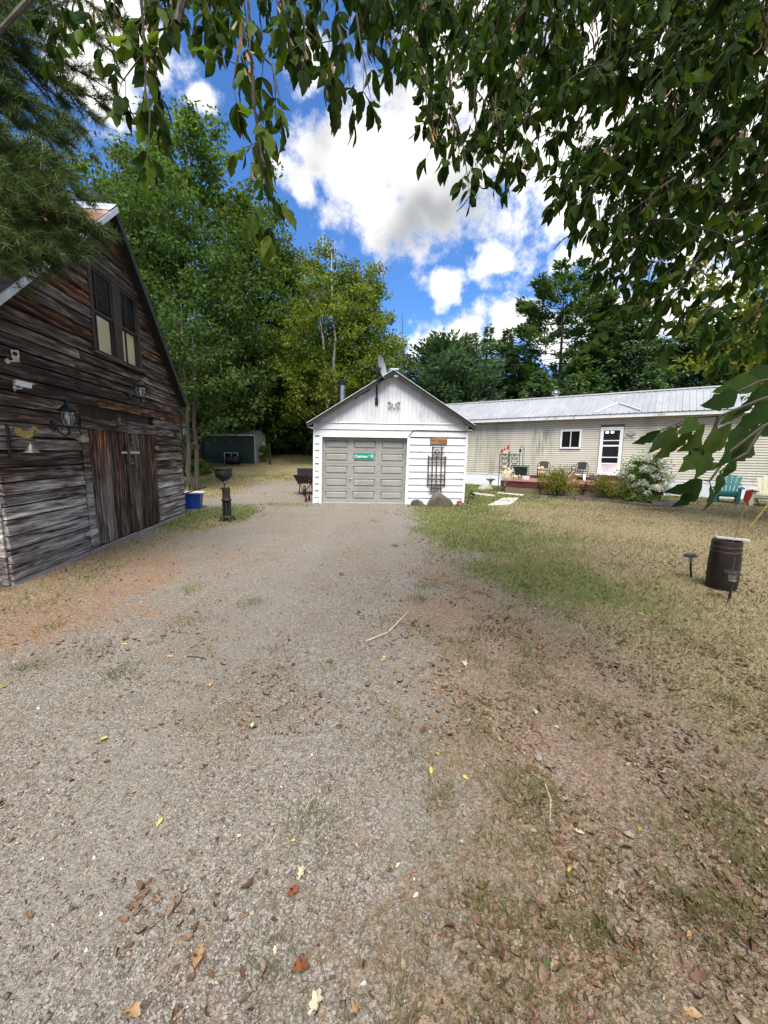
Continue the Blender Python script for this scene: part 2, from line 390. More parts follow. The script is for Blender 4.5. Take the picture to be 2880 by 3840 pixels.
def barn_wood(name, vertical=False, warm=0.0):
    "weathered boards: silver and near-black grain, sun-spared red-brown, knots"
    m, t, b = pbr(name)
    co = t.new('ShaderNodeTexCoord').outputs['Object']; oi = t.new('ShaderNodeObjectInfo').outputs['Random']
    off = t.new('ShaderNodeCombineXYZ'); t.put(off.inputs[0], t.math('MULTIPLY', oi, 37)); t.put(off.inputs[1], t.math('MULTIPLY', oi, 91)); t.put(off.inputs[2], t.math('MULTIPLY', oi, 53))
    v = t.vmath('ADD', co, off)
    mp = t.new('ShaderNodeMapping'); t.put(mp.inputs[0], v)
    mp.inputs['Scale'].default_value = (26, 8, 1.3) if vertical else (1.3, 8, 20)
    g = t.noise(mp.outputs[0], 1.0, 5, .70, .35)
    mp2 = t.new('ShaderNodeMapping'); t.put(mp2.inputs[0], v); mp2.inputs['Scale'].default_value = (95, 30, 3.2) if vertical else (3.2, 30, 95)
    g2 = t.noise(mp2.outputs[0], 1.0, 2, .6)
    blot = t.noise(v, 1.7, 3, .6)
    sx = t.new('ShaderNodeSeparateXYZ'); t.put(sx.inputs[0], co)
    low = t.rng(t.math('ADD', sx.outputs[2], t.math('MULTIPLY', t.math('SUBTRACT', blot, .5), 1.2)), 1.75, .75)     # rain-bleached lower courses
    grain = t.math('ADD', t.math('MULTIPLY', g, .72), t.math('MULTIPLY', g2, .28))
    dark = t.ramp(grain, [(.39, (.005, .0035, .003)), (.48, (.026, .017, .013)), (.56, (.082, .056, .043)), (.68, (.27, .235, .205))])
    pale = t.ramp(grain, [(.38, (.006, .005, .005)), (.45, (.10, .088, .078)), (.55, (.26, .24, .22)), (.67, (.54, .515, .485))])
    rust = t.ramp(grain, [(.41, (.004, .002, .0015)), (.49, (.030, .011, .006)), (.56, (.12, .046, .020)), (.66, (.36, .21, .11))])
    pick = t.math('ADD', low, t.math('MULTIPLY', t.math('SUBTRACT', oi, .5), .75), clamp=True)
    if vertical: pick = t.math('MULTIPLY', t.rng(t.math('ADD', oi, t.math('MULTIPLY', t.math('SUBTRACT', blot, .5), .8)), .45, .9), .55)
    col = t.mix(pick, dark, pale)
    redf = t.math('MULTIPLY', t.rng(t.math('ADD', t.math('FRACT', t.math('MULTIPLY', oi, 13.7)), t.math('MULTIPLY', t.math('SUBTRACT', t.noise(v, .9, 4), .5), .9)), .74 - warm * .35, 1.0 - warm * .3),
                  t.math('SUBTRACT', 1.0, t.math('MULTIPLY', low, .8)))
    col = t.mix(redf, col, rust)
    vo = t.new('ShaderNodeTexVoronoi'); mp3 = t.new('ShaderNodeMapping'); t.put(mp3.inputs[0], v); mp3.inputs['Scale'].default_value = (5.5, 1, 1.6) if vertical else (1.6, 1, 5.5)
    t.put(vo.inputs['Vector'], mp3.outputs[0]); vo.inputs['Scale'].default_value = 1.0
    knot = t.rng(vo.outputs['Distance'], .13, .05)
    col = t.mix(t.math('MULTIPLY', knot, .65), col, (.012, .009, .008))
    hv = t.new('ShaderNodeHueSaturation'); t.put(hv.inputs['Color'], col); t.put(hv.inputs['Value'], t.math('MULTIPLY_ADD', t.math('FRACT', t.math('MULTIPLY', oi, 29.3)), 1.0, 1.0)); col = hv.outputs[0]
    t.l.new(col, b.inputs['Base Color']); b.inputs['Roughness'].default_value = .85; b.inputs['Specular IOR Level'].default_value = .2
    bn = t.new('ShaderNodeBump'); bn.inputs['Strength'].default_value = .9; bn.inputs['Distance'].default_value = .012
    t.put(bn.inputs['Height'], grain); t.l.new(bn.outputs[0], b.inputs['Normal'])
    MATS[name] = m
mottled('pale_board', (.20, .19, .175), (.36, .345, .32), 3, .85, .5, stretch=(.6, 4, 14), rand=.3)
barn_wood('barn_board'); barn_wood('barn_plank', True, 1.25)

# ------------------------------------------------------------------ ground
def vnoise(x, y, s, seed=0):
    "cheap smooth value noise in numpy"
    x = np.asarray(x, float) * s; y = np.asarray(y, float) * s
    xi = np.floor(x); yi = np.floor(y); fx = x - xi; fy = y - yi
    fx = fx * fx * (3 - 2 * fx); fy = fy * fy * (3 - 2 * fy)
    def h(a, b):
        v = np.sin(a * 127.1 + b * 311.7 + seed * 74.7) * 43758.5453; return v - np.floor(v)
    return (h(xi, yi) * (1 - fx) + h(xi + 1, yi) * fx) * (1 - fy) + (h(xi, yi + 1) * (1 - fx) + h(xi + 1, yi + 1) * fx) * fy
def fbm(x, y, s, seed=0, o=4):
    r = 0; a = .5; t = 0
    for i in range(o):
        r = r + a * vnoise(x, y, s * 2 ** i, seed + i); t += a; a *= .55
    return r / t

def hgt(x, y):
    "height of the ground: level yard, back lawn rising to the wood on the left"
    x = np.asarray(x, float); y = np.asarray(y, float)
    m = sstep(2.5, -2.8, x)
    ramp = np.where(y < 15, 0, np.where(y < 17, .025 * (y - 15) ** 2, .1 + .1 * (y - 17)))
    ramp = np.minimum(ramp, 2.9)
    h = m * ramp
    near = sstep(40, 12, y)
    return h + (fbm(x, y, .55, 3) - .5) * .05 * near * sstep(0.2, 1.2, y + .5) + (fbm(x, y, 3.1, 9) - .5) * .016 * near

EY = np.array([-2, .5, 2.0, 2.87, 4.26, 5.9, 9.2, 12.1, 14, 60]); EX = np.array([3.2, 2.9, 2.16, 1.77, 1.38, 1.07, .82, .73, 2.6, 2.6])
LY = np.array([-2, .9, 1.65, 2.83, 5.9, 9.2, 12, 60]); LX = np.array([-.6, -.32, -.1, .05, .42, .62, .9, 1.5])
def zones(x, y):
    "lawn, litter, needle and green amounts at a point of the yard"
    x = np.asarray(x, float); y = np.asarray(y, float)
    n = fbm(x, y, 1.3, 21) - .5; n2 = fbm(x, y, .5, 5) - .5; n3 = fbm(x, y, 4.5, 40) - .5
    lawnR = sstep(-.5, .6, x - np.interp(y, EY, EX) + n * 1.3)
    # left: grass strip past the barn and the back lawn
    dl = np.hypot((x + 4.3) / 1.15, (y - 9.9) / 2.3)
    lawnL = sstep(1.15, .75, dl + n * .6)
    back = np.maximum(sstep(12.9, 14.2, y + n * 2) * sstep(-5.2, -6.2, x + n), sstep(17.6, 19.2, y + n * 2)) * sstep(2.2, 1.0, x)
    barnstrip = sstep(.62, .15, np.abs(x + 3.85 + (y - 4.5) * .131) + n * .5) * sstep(3.4, 4.2, y) * sstep(8.5, 7, y) * .55
    mid = sstep(.9, .5, np.hypot((x + 3.0) / 1.5, (y - 12.2) / .7) + n * .8) * .55
    centre = sstep(.13, .3, n + n3 * .5) * sstep(5.5, 7.5, y) * sstep(13, 11, y) * sstep(-1.0, .6, x) * .8
    fleck = sstep(.20, .34, n + .45 * n3) * .6 * sstep(-1.5, -2.6, x) * sstep(1.5, 2.2, y)
    lawn = np.clip(np.maximum.reduce([lawnR, lawnL, back, barnstrip, mid, centre, fleck]), 0, 1)
    litter = sstep(-.45, .8, x - np.interp(y, LY, LX) + n * 1.5) * sstep(9.5, 4.5, y) * (1 - .75 * lawnR * sstep(2.6, 4.4, y + x * .2))
    litter = np.maximum(litter, .45 * sstep(.16, .32, n + n2 * .4) * sstep(7, 3, y))
    needles = sstep(-1.6, -3.4, x + n * 2.6 + (y - 4.6) * .18) * sstep(2.6, 3.3, y + n) * sstep(8.2, 5.8, y) * .72
    needles = np.maximum(needles, .5 * sstep(1.0, .2, np.hypot((x + .25) / .7, (y - 5.3) / .35) + n))
    green = np.clip(.40 + n2 * 1.3 + n * .9 + n3 * .7 + .40 * sstep(4.2, .2, np.abs(x - np.interp(y, EY, EX) - .8) + n) * sstep(3.6, 5.0, y)
                    - .38 * sstep(2.5, 5, x) * sstep(2.5, 5, y) * sstep(17, 13, y) + .45 * lawnL + .55 * sstep(13, 15.5, y) * sstep(3, 5, x) + .22 * sstep(1.6, .3, np.abs(x - np.interp(y, EY, EX) - .7)) * sstep(3.5, 5, y), 0, 1)
    return lawn, np.clip(litter, 0, 1), np.clip(needles, 0, 1), green

def spaced(lo, hi, bands, far=500):
    out = []
    for a, b, st in bands: out += list(np.arange(a, b - 1e-6, st))
    out.append(bands[-1][1])
    p = out[-1]; st = bands[-1][2]
    while p < hi: st *= 1.35; p += st; out.append(p)
    p = out[0]; st = bands[0][2]
    while p > lo: st *= 1.35; p -= st; out.insert(0, p)
    return np.array(out)
gx = spaced(-500, 500, [(-14, -5, .25), (-5, 6, .075), (6, 18, .25)])
gy = spaced(-500, 600, [(-1, .6, .2), (.6, 6, .06), (6, 14, .12), (14, 40, .4)])
GX, GY = np.meshgrid(gx, gy, indexing='ij')
GZ = hgt(GX, GY)
nx, ny = GX.shape
idx = np.arange(nx * ny).reshape(nx, ny)
q = np.stack([idx[:-1, :-1], idx[1:, :-1], idx[1:, 1:], idx[:-1, 1:]], -1).reshape(-1, 4)
tri = np.concatenate([q[:, [0, 1, 2]], q[:, [0, 2, 3]]])

def ground_mat():
    m, t, b = pbr('yard_ground')
    at_ = t.new('ShaderNodeAttribute'); at_.attribute_name = 'zone'
    ag = t.new('ShaderNodeAttribute'); ag.attribute_name = 'green'
    sp = t.new('ShaderNodeSeparateColor'); t.put(sp.inputs[0], at_.outputs['Color'])
    co = t.new('ShaderNodeTexCoord').outputs['Object']
    fine = t.noise(co, 60, 3, .65); mid = t.noise(co, 9, 4, .6); big = t.noise(co, 1.1, 3, .6)
    # gravel: three sizes of stone
    vo = t.new('ShaderNodeTexVoronoi'); t.put(vo.inputs['Vector'], co); vo.inputs['Scale'].default_value = 85
    vo2 = t.new('ShaderNodeTexVoronoi'); t.put(vo2.inputs['Vector'], co); vo2.inputs['Scale'].default_value = 150
    s1 = t.new('ShaderNodeSeparateColor'); t.put(s1.inputs[0], vo.outputs['Color'])
    s2 = t.new('ShaderNodeSeparateColor'); t.put(s2.inputs[0], vo2.outputs['Color'])
    clod = t.noise(co, 22, 4, .7)
    dust = t.ramp(clod, [(.30, (.075, .064, .050)), (.45, (.19, .167, .135)), (.58, (.26, .23, .19)), (.75, (.35, .32, .275))])
    st1 = t.ramp(s1.outputs[0], [(0, (.11, .10, .095)), (.35, (.24, .22, .195)), (.7, (.39, .36, .315)), (1, (.60, .57, .52))])
    st2 = t.ramp(s2.outputs[1], [(0, (.035, .031, .027)), (.35, (.115, .102, .086)), (.7, (.22, .198, .168)), (1, (.40, .372, .33))])
    grav = t.mix(t.rng(big, .30, .65, .35, .85), dust, st2)
    grav = t.mix(t.math('MULTIPLY', t.rng(s1.outputs[2], .45, .55), t.rng(vo.outputs['Distance'], .0075, .005, 0, .85)), grav, st1)
    grav = t.mix(t.rng(t.math('ADD', t.math('MULTIPLY', big, .6), t.math('MULTIPLY', mid, .4)), .46, .62, 0, .55), grav, (.20, .155, .115))
    grav = t.mix(t.rng(t.noise(co, 38, 2), .66, .74, 0, .7), grav, (.07, .055, .042))
    sxy = t.new('ShaderNodeSeparateXYZ'); t.put(sxy.inputs[0], co); wob = t.math('ADD', sxy.outputs[0], t.math('MULTIPLY', big, .9))
    tr1 = t.rng(t.math('ABSOLUTE', t.math('ADD', wob, .75)), .34, .10); tr2 = t.rng(t.math('ABSOLUTE', t.math('SUBTRACT', wob, .72)), .34, .10)
    grav = t.mix(t.math('MULTIPLY', t.math('MAXIMUM', tr1, tr2), t.rng(mid, .3, .6, .15, .5)), grav, t.mix(clod, (.17, .153, .13), (.26, .238, .205)))
    # lawn floor: thatch
    mp = t.new('ShaderNodeMapping'); t.put(mp.inputs[0], co); mp.inputs['Scale'].default_value = (1, .55, 1)
    th = t.noise(mp.outputs[0], 75, 3, .7, .6)
    dry = t.ramp(th, [(.32, (.075, .056, .03)), (.5, (.215, .17, .095)), (.68, (.37, .305, .19))])
    grn = t.ramp(th, [(.32, (.030, .038, .010)), (.5, (.105, .125, .033)), (.68, (.21, .22, .075))])
    gmix = t.rng(t.math('ADD', ag.outputs['Fac'], t.math('MULTIPLY', t.math('SUBTRACT', t.math('ADD', t.math('MULTIPLY', mid, .6), t.math('MULTIPLY', fine, .4)), .5), 1.7)), .15, .95, 0, .9)
    lawn = t.mix(gmix, dry, grn)
    lit = t.ramp(t.noise(co, 48, 3, .7, .9), [(.30, (.042, .027, .018)), (.46, (.165, .102, .062)), (.60, (.27, .19, .125)), (.76, (.40, .33, .25))])
    ned = t.ramp(th, [(.32, (.08, .045, .026)), (.5, (.215, .130, .075)), (.68, (.40, .275, .18))])
    edge = t.math('MULTIPLY', t.math('SUBTRACT', t.math('ADD', t.math('MULTIPLY', mid, .5), t.math('MULTIPLY', fine, .5)), .5), 3.2)
    f = lambda s, lo=.22, hi=.95: t.rng(t.math('ADD', s, edge), lo, hi)
    col = t.mix(t.math('MULTIPLY', f(sp.outputs[1], .25, 1.15), .80), grav, lit)
    col = t.mix(f(sp.outputs[2]), col, ned)
    col = t.mix(f(sp.outputs[0]), col, lawn)
    t.l.new(col, b.inputs['Base Color']); b.inputs['Roughness'].default_value = .95; b.inputs['Specular IOR Level'].default_value = .15
    hh = t.math('ADD', t.math('MULTIPLY', t.math('SUBTRACT', .012, t.math('MINIMUM', vo.outputs['Distance'], .012)), 60), t.math('ADD', t.math('MULTIPLY', fine, .6), t.math('MULTIPLY', th, .5)))
    bn = t.new('ShaderNodeBump'); bn.inputs['Strength'].default_value = 1.0; bn.inputs['Distance'].default_value = .022
    t.put(bn.inputs['Height'], hh); t.l.new(bn.outputs[0], b.inputs['Normal'])
    return m
gme = np_mesh('ground', np.stack([GX, GY, GZ], -1), tri, ground_mat(), True)
zl, zi, zn, zg = zones(GX.ravel(), GY.ravel())
ca = gme.color_attributes.new('zone', 'FLOAT_COLOR', 'POINT')
ca.data.foreach_set('color', np.stack([zl, zi, zn, np.ones_like(zl)], -1).astype(np.float32).ravel())
ga = gme.attributes.new('green', 'FLOAT', 'POINT'); ga.data.foreach_set('value', zg.astype(np.float32))
link('ground', gme, kind='structure')
H1 = lambda x, y: float(hgt(x, y))

# ------------------------------------------------------------------ barn
BA = (-4.406, 4.557, 0.0); BROT = math.atan2(.9915, -.1313)
barn = thing('barn', 'weathered dark board barn with steep tin roof and double plank doors', 'barn', BA, BROT)
EL, ER, AP = (.0, 3.15), (5.70, 2.80), (2.86, 5.62)
RFL, RFR, FOH = (-.12, 3.10), (5.78, 2.76), .20
def rakeL(z): return EL[0] + (z - EL[1]) / (AP[1] - EL[1]) * (AP[0] - EL[0]) if z > EL[1] else 0.0
def rakeR(z): return ER[0] + (z - ER[1]) / (AP[1] - ER[1]) * (AP[0] - ER[0]) if z > ER[1] else 5.70
DX0, DX1, DZ1 = 1.56, 4.17, 2.15
WX0, WX1, WZ0, WZ1 = 2.13, 3.80, 3.19, 4.58
def plank(parent, pts_b, pts_t, y, th, mat, name='board'):
    "board with wavering edges; pts_b/pts_t are (s,z) pairs along lower and upper edge"
    n = len(pts_b); vs = []
    for (s, z) in pts_b: vs += [(s, y - .019, z), (s, y + th, z)]
    for (s, z) in pts_t: vs += [(s, y, z), (s, y + th, z)]
    fs = []
    for i in range(n - 1):
        a, b2, c, d = 2 * i, 2 * i + 2, 2 * n + 2 * i + 2, 2 * n + 2 * i
        fs += [(a, b2, c, d), (d, c, c + 1, d + 1), (a + 1, b2 + 1, b2, a)]
    fs += [(0, 2 * n, 2 * n + 1, 1), (2 * n - 2, 2 * n - 1, 4 * n - 1, 4 * n - 2)]
    mb = MB(); mb.add(vs, fs); return mb.part(name, mat, parent)
wall = MB()
wall.prism([(0.02, -.05), (5.68, -.05), (5.66, 2.77), (AP[0], 5.55), (.03, 3.10)], .05, .10).part('wall_backing', M['dark_wood'], barn)
z = -.10; R = random.Random(3)
while z < 5.52:
    hgt_ = R.uniform(.135, .205); z1 = min(z + hgt_, 5.58)
    spans = [(rakeL(z), rakeL(z1), rakeR(z), rakeR(z1))]
    def cut(spans, c0, c1):
        out = []
        for a0, a1, b0, b1 in spans:
            if b0 <= c0 or a0 >= c1: out.append((a0, a1, b0, b1)); continue
            if a0 < c0 - .05: out.append((a0, a1, c0, c0))
            if b0 > c1 + .05: out.append((c1, c1, b0, b1))
        return out
    if z < DZ1 - .04: spans = cut(spans, DX0, DX1)
    if z1 > WZ0 + .03 and z < WZ1 - .03: spans = cut(spans, WX0, WX1)
    for a0, a1, b0, b1 in spans:
        joints = []
        if b0 - a0 > 2.2:
            joints = [a0 + (b0 - a0) * R.uniform(.3, .7)]
            if b0 - a0 > 4.4 and R.random() < .6: joints = [a0 + (b0 - a0) * R.uniform(.2, .4), a0 + (b0 - a0) * R.uniform(.6, .82)]
        ss = [a0] + joints + [b0]; st = [a1] + joints + [b1]
        for i in range(len(ss) - 1):
            n = 7; y = -.026 + R.uniform(-.006, .006); gap = R.uniform(.008, .016)
            lo0, hi0 = ss[i] + (.003 if i else 0), ss[i + 1] - .003; lo1, hi1 = st[i] + (.003 if i else 0), st[i + 1] - .003
            if hi1 - lo1 < .02: hi1 = lo1 + .02
            tw = R.uniform(-.006, .006)
            pb = [(lo0 + (hi0 - lo0) * k / (n - 1), z + gap + R.uniform(0, .007) + tw * (k / n - .5)) for k in range(n)]
            pt = [(lo1 + (hi1 - lo1) * k / (n - 1), z1 - R.uniform(0, .008) + tw * (k / n - .5)) for k in range(n)]
            plank(barn, pb, pt, y, .05, M['pale_board'] if z < .02 else M['barn_board'])
    z = z1
# side and back walls
MB().box(0, .05, .10, 7.0, -.1, 2.9).part('side_wall', M['dark_wood'], barn)
MB().box(5.63, 5.68, .10, 7.0, -.1, 2.85).part('side_wall', M['dark_wood'], barn)
MB().prism([(0.02, -.05), (5.68, -.05), (5.66, 2.77), (AP[0], 5.55), (.03, 3.10)], 6.95, 7.0).part('back_wall', M['dark_wood'], barn)
for k in range(7):
    MB().box(-.032, .0, .0, 7.0, -.08 + k * .43, .34 + k * .43).part('board', M['barn_board'], barn)
# roof of tin sheets with ribs
roof = MB()
def slope_pt(side, u, y, up=0.0):
    ex, ez = RFL if side < 0 else RFR
    dx, dz = AP[0] - ex, AP[1] + .03 - ez; L = math.hypot(dx, dz)
    nx_, nz_ = (-dz / L, dx / L) if side < 0 else (dz / L, -dx / L)
    if side > 0: nx_, nz_ = (dz / L, abs(dx) / L)
    return (ex + dx * u + nx_ * up, y, ez + dz * u + nz_ * up)
roof.prism([slope_pt(-1, 0, 0)[::2], slope_pt(-1, 1, 0)[::2], slope_pt(1, 0, 0)[::2], (slope_pt(1, 0, 0)[0] - .03, slope_pt(1, 0, 0)[2] - .06), (AP[0], AP[1] - .06), (slope_pt(-1, 0, 0)[0] + .03, slope_pt(-1, 0, 0)[2] - .06)], -FOH + .03, 7.2)
roofo = roof.part('roof', M['roof_dark'], barn)
for side in (-1, 1):
    yy = -FOH
    while yy < 7.2:
        mb = MB(); w = .66; c = 9
        for (u0, u1, lift) in ((0, .52, .012), (.50, 1.0, .02)):
            vs = []; 
            for k in range(c):
                hgt2 = .010 if k % 2 else 0.0
                vs.append(slope_pt(side, u0, yy + w * k / (c - 1), lift + hgt2)); vs.append(slope_pt(side, u1, yy + w * k / (c - 1), lift + hgt2))
            mb.add(vs, [(2 * k, 2 * k + 2, 2 * k + 3, 2 * k + 1) for k in range(c - 1)])
        mb.part('roof_sheet', M['rusty_tin'] if R.random() < .7 else M['galvanised'], roofo)
        yy += w
mb = MB()
mb.add([slope_pt(-1, .93, -FOH - .02, .035), (AP[0], -FOH - .02, AP[1] + .09), (AP[0], 7.2, AP[1] + .09), slope_pt(-1, .93, 7.2, .035), slope_pt(1, .93, -FOH - .02, .035), slope_pt(1, .93, 7.2, .035)], [(0, 1, 2, 3), (1, 4, 5, 2)])
mb.part('ridge_cap', M['galvanised'], roofo)
for (u0, u1) in ((0, .34), (.335, .68), (.675, 1.0)):
    a, b = Vector(slope_pt(-1, u0, -FOH - .025, -.02)), Vector(slope_pt(-1, u1, -FOH - .025, -.02))
    MB().bar(a, b, .02, .075, up=(-.68, 0, .73)).part('drip_edge', M['galvanised'], roofo)
MB().bar(Vector(slope_pt(1, 0, -FOH + .005, -.05)), Vector(slope_pt(1, 1, -FOH + .005, -.05)), .03, .12, up=(.75, 0, .65)).part('rake_board', M['roof_dark'], roofo)
# window pair
win = MB()
win.box(WX0, WX1, -.045, .05, WZ1 - .09, WZ1); win.box(WX0, WX0 + .09, -.045, .05, WZ0, WZ1 - .09); win.box(WX1 - .09, WX1, -.045, .05, WZ0, WZ1 - .09)
xm = (WX0 + WX1) / 2; win.box(xm - .13, xm + .13, -.04, .05, WZ0, WZ1 - .09)
wino = win.part('window', M['dark_wood'], barn)
MB().box(WX0 - .06, WX1 + .06, -.10, .0, WZ0 - .07, WZ0 - .003).part('sill', M['barn_board'], wino)
MB().box(WX0 - .02, WX1 + .02, -.055, -.03, WZ1 + .003, WZ1 + .075).part('head_board', M['barn_board'], wino)
zmid = (WZ0 + WZ1) / 2 - .05
for (a, b, mull) in ((WX0 + .09, xm - .13, .22), (xm + .13, WX1 - .09, .36)):
    s = MB(); fw = .045
    for (z0, z1, yy) in ((WZ0, zmid, -.005), (zmid - .03, WZ1 - .09, -.028)):
        s.box(a, a + fw, yy, yy + .03, z0, z1); s.box(b - fw, b, yy, yy + .03, z0, z1)
        s.box(a + fw, b - fw, yy + .002, yy + .028, z0, z0 + fw); s.box(a + fw, b - fw, yy + .002, yy + .028, z1 - fw, z1)
        xx = a + (b - a) * mull; s.box(xx - .012, xx + .012, yy + .004, yy + .026, z0 + fw, z1 - fw)
    s.part('sash', M['dark_wood'], wino)
    MB().box(a + fw, b - fw, -.012, -.008, zmid + fw, WZ1 - .09 - fw).part('pane', M['old_pane'], wino)
    MB().box(a + fw, b - fw, .024, .03, WZ0 + fw, zmid - .005).part('blind', M['blind'], wino)
    MB().box(a + fw, b - fw, .008, .011, WZ0 + fw, zmid - .005).part('pane', M['clear_glass'], wino)
# double doors
for (a, b, nm) in ((DX0 + .01, 2.93, 'left'), (2.95, DX1 - .01, 'right')):
    d = link('door', None, barn); n = 7; x = a; ws = [R.uniform(.8, 1.25) for _ in range(n)]; sw = sum(ws)
    MB().box(a + .01, b - .01, .0, .02, .03, 2.0).part('door_backing', M['dark_wood'], d)
    for w in ws:
        ww = w / sw * (b - a); y = -.028 + R.uniform(-.008, .006); zz = .05 + R.uniform(0, .05)
        zt = 2.03
        pb = [(x + .003, zz), (x + ww - .004, zz + R.uniform(-.01, .01))]; 
        vs = []
        k = 6
        mbp = MB(); pts = []
        for q_ in range(k):
            zq = zz + (zt - zz) * q_ / (k - 1); pts.append((x + .002 + R.uniform(0, .005), x + ww - .003 - R.uniform(0, .005), zq))
        for l_, r_, zq in pts: vs += [(l_, y, zq), (r_, y, zq), (r_, y + .028, zq), (l_, y + .028, zq)]
        fs = []
        for q_ in range(k - 1):
            o_ = 4 * q_; fs += [(o_, o_ + 1, o_ + 5, o_ + 4), (o_ + 1, o_ + 2, o_ + 6, o_ + 5), (o_ + 3, o_, o_ + 4, o_ + 7)]
        mbp.add(vs, fs); mbp.part('plank', M['barn_plank'], d); x += ww
    MB().box(a, b, -.06, -.04, 1.93, 2.13).part('rail', M['barn_board'], d)
MB().box(DX0, DX0 + .17, -.05, -.036, .05, 1.925).part('door_stile', M['barn_board'], barn)
MB().box(2.86, 2.98, -.058, -.040, .62, 1.92).part('door_stile', M['barn_plank'], barn)
MB().box(2.98, 3.12, -.056, -.038, 1.35, 1.925).part('door_stile', M['barn_board'], barn)
MB().box(DX0 - .02, 3.03, -.07, -.03, -.13, .05).part('threshold_board', M['pale_board'], barn)
MB().box(3.04, DX1 + .1, -.07, -.03, -.13, .04).part('threshold_board', M['pale_board'], barn)
MB().box(2.60, 2.70, -.085, -.062, 1.98, 2.22).part('turn_block', M['barn_board'], barn)
for (x0, x1, zz, mt) in ((1.38, 1.70, 1.76, 'rusty_tin'), (1.36, 1.72, .33, 'galvanised'), (4.02, 4.26, 1.66, 'rusty_tin'), (4.02, 4.26, .32, 'rusty_tin')):
    mb = MB(); mb.prism([(x0, zz), ((x0 + x1) / 2, zz - .05), (x1, zz - .02), (x1, zz + .03), ((x0 + x1) / 2, zz + .06)], -.072, -.062); mb.part('hinge', M[mt], barn)
MB().box(2.62, 3.30, -.088, -.076, 1.545, 1.585).part('latch_bar', M['galvanised'], barn)
MB().box(2.82, 2.90, -.10, -.062, 1.38, 1.72).part('latch_block', M['barn_plank'], barn)
mb = MB(); mb.tube([(3.16, -.07, 1.25), (3.16, -.12, 1.22), (3.16, -.12, 1.08), (3.16, -.07, 1.05)], .010, 6); mb.part('handle', M['black_iron'], barn, True)
MB().hexa([(-.34, .0, -.2), (-.24, .0, -.2), (-.24, .09, -.2), (-.34, .09, -.2), (-.30, .02, .42), (-.22, .02, .42), (-.22, .10, .42), (-.30, .10, .42)]).part('corner_post', M['rusty_tin'], barn)
def barn_pt(s, z, out=0.0):
    c, si = math.cos(BROT), math.sin(BROT); y = -out
    return (BA[0] + c * s - si * y, BA[1] + si * s + c * y, z)

# ------------------------------------------------------------------ wall lanterns
def lantern(label):
    t = thing('wall_lantern', label, 'lantern', group='coach lanterns on the barn front')
    # local: x out along wall, -y away from wall, origin at wall plate centre
    mb = MB(); mb.lathe([(.001, 0), (.075, 0), (.085, .012), (.07, .025), (.03, .035), (.001, .036)], (0, 0, 0), 8, axis=(0, -1, 0)); mb.part('back_plate', M['black_iron'], t, True)
    mb = MB()
    mb.tube([(0, -.03, -.02), (0, -.08, -.10), (0, -.14, -.135), (0, -.19, -.10), (0, -.20, -.04)], .011, 8)
    mb.tube([(0, -.05, -.03), (0, -.075, .01), (0, -.11, -.01), (0, -.115, -.06), (0, -.09, -.07)], .006, 6)
    mb.lathe([(.001, -.10), (.014, -.10), (.02, -.07), (.012, -.03), (.02, .0), (.06, .012), (.062, .022), (.001, .024)], (0, -.20, -.03), 10)
    mb.part('scroll_arm', M['black_iron'], t, True)
    mb = MB(); mb.lathe([(.055, 0), (.085, .06), (.092, .11), (.085, .16), (.068, .20)], (0, -.20, 0), 16); mb.part('glass', M['lamp_glass'], t, True)
    mb = MB(); mb.lathe([(.001, 0), (.014, 0), (.02, .06), (.014, .10), (.001, .11)], (0, -.20, .01), 10); mb.part('bulb', M['frosted_lens'], t, True)
    cg = MB()
    for k in range(8):
        a = math.pi * 2 * k / 8
        cg.tube([(math.cos(a) * r_, -.20 + math.sin(a) * r_, z_) for r_, z_ in ((.057, 0), (.088, .06), (.095, .11), (.088, .16), (.07, .20))], .0045, 5)
    cg.part('cage', M['black_iron'], t, True)
    mb = MB(); mb.lathe([(.001, .20), (.115, .195), (.12, .205), (.085, .225), (.055, .26), (.035, .275), (.03, .30), (.035, .31), (.012, .325), (.014, .34), (.006, .36), (.001, .40)], (0, -.20, 0), 16); mb.part('cap', M['black_iron'], t, True)
    return t
l1 = lantern('black coach lantern on the barn wall just left of the double doors')
l1.location = barn_pt(.98, 1.93, .03); l1.rotation_euler = (0, 0, BROT)
dup(l1, barn_pt(3.20, 2.60, .03), BROT, 'black coach lantern above the double doors, under the barn window')
dup(l1, barn_pt(5.33, 1.98, .03), BROT, 'black coach lantern at the far right corner of the barn front')

# cameras
def seccam(label, s, z, yaw, pitch, out=.0):
    t = thing('security_camera', label, 'camera', barn_pt(s, z, .03 + out), BROT, 'security cameras on the barn'); t.scale = (.78,) * 3
    mb = MB(); mb.lathe([(.001, 0), (.04, 0), (.04, .02), (.001, .022)], (0, 0, 0), 12, axis=(0, -1, 0)); mb.tube([(0, -.02, 0), (0, -.10, .0), (0, -.12, .03)], .012, 8); mb.part('bracket', M['white_plastic'], t, True)
    d = Vector((math.sin(yaw) * math.cos(pitch), -math.cos(yaw) * math.cos(pitch), math.sin(pitch)))
    c = Vector((0, -.13, .06))
    mb = MB(); mb.bar(c - d * .10, c + d * .10, .075, .07); mb.part('housing', M['white_plastic'], t)
    mb = MB(); mb.bar(c - d * .10 + Vector((0, 0, .040)), c + d * .135 + Vector((0, 0, .040)), .088, .008); mb.part('sun_shield', M['white_plastic'], t)
    mb = MB(); mb.lathe([(.001, 0), (.030, 0), (.030, .012), (.001, .013)], tuple(c + d * .101), 14, axis=tuple(d)); mb.part('lens', M['black_plastic'], t, True)
    return t
seccam('white bullet camera cut by the left edge, upper of the two on the barn', .30, 2.62, -1.0, .25)
cm = seccam('white and grey bullet camera on the barn above the rooster bell', .36, 2.32, 1.0, -.12)
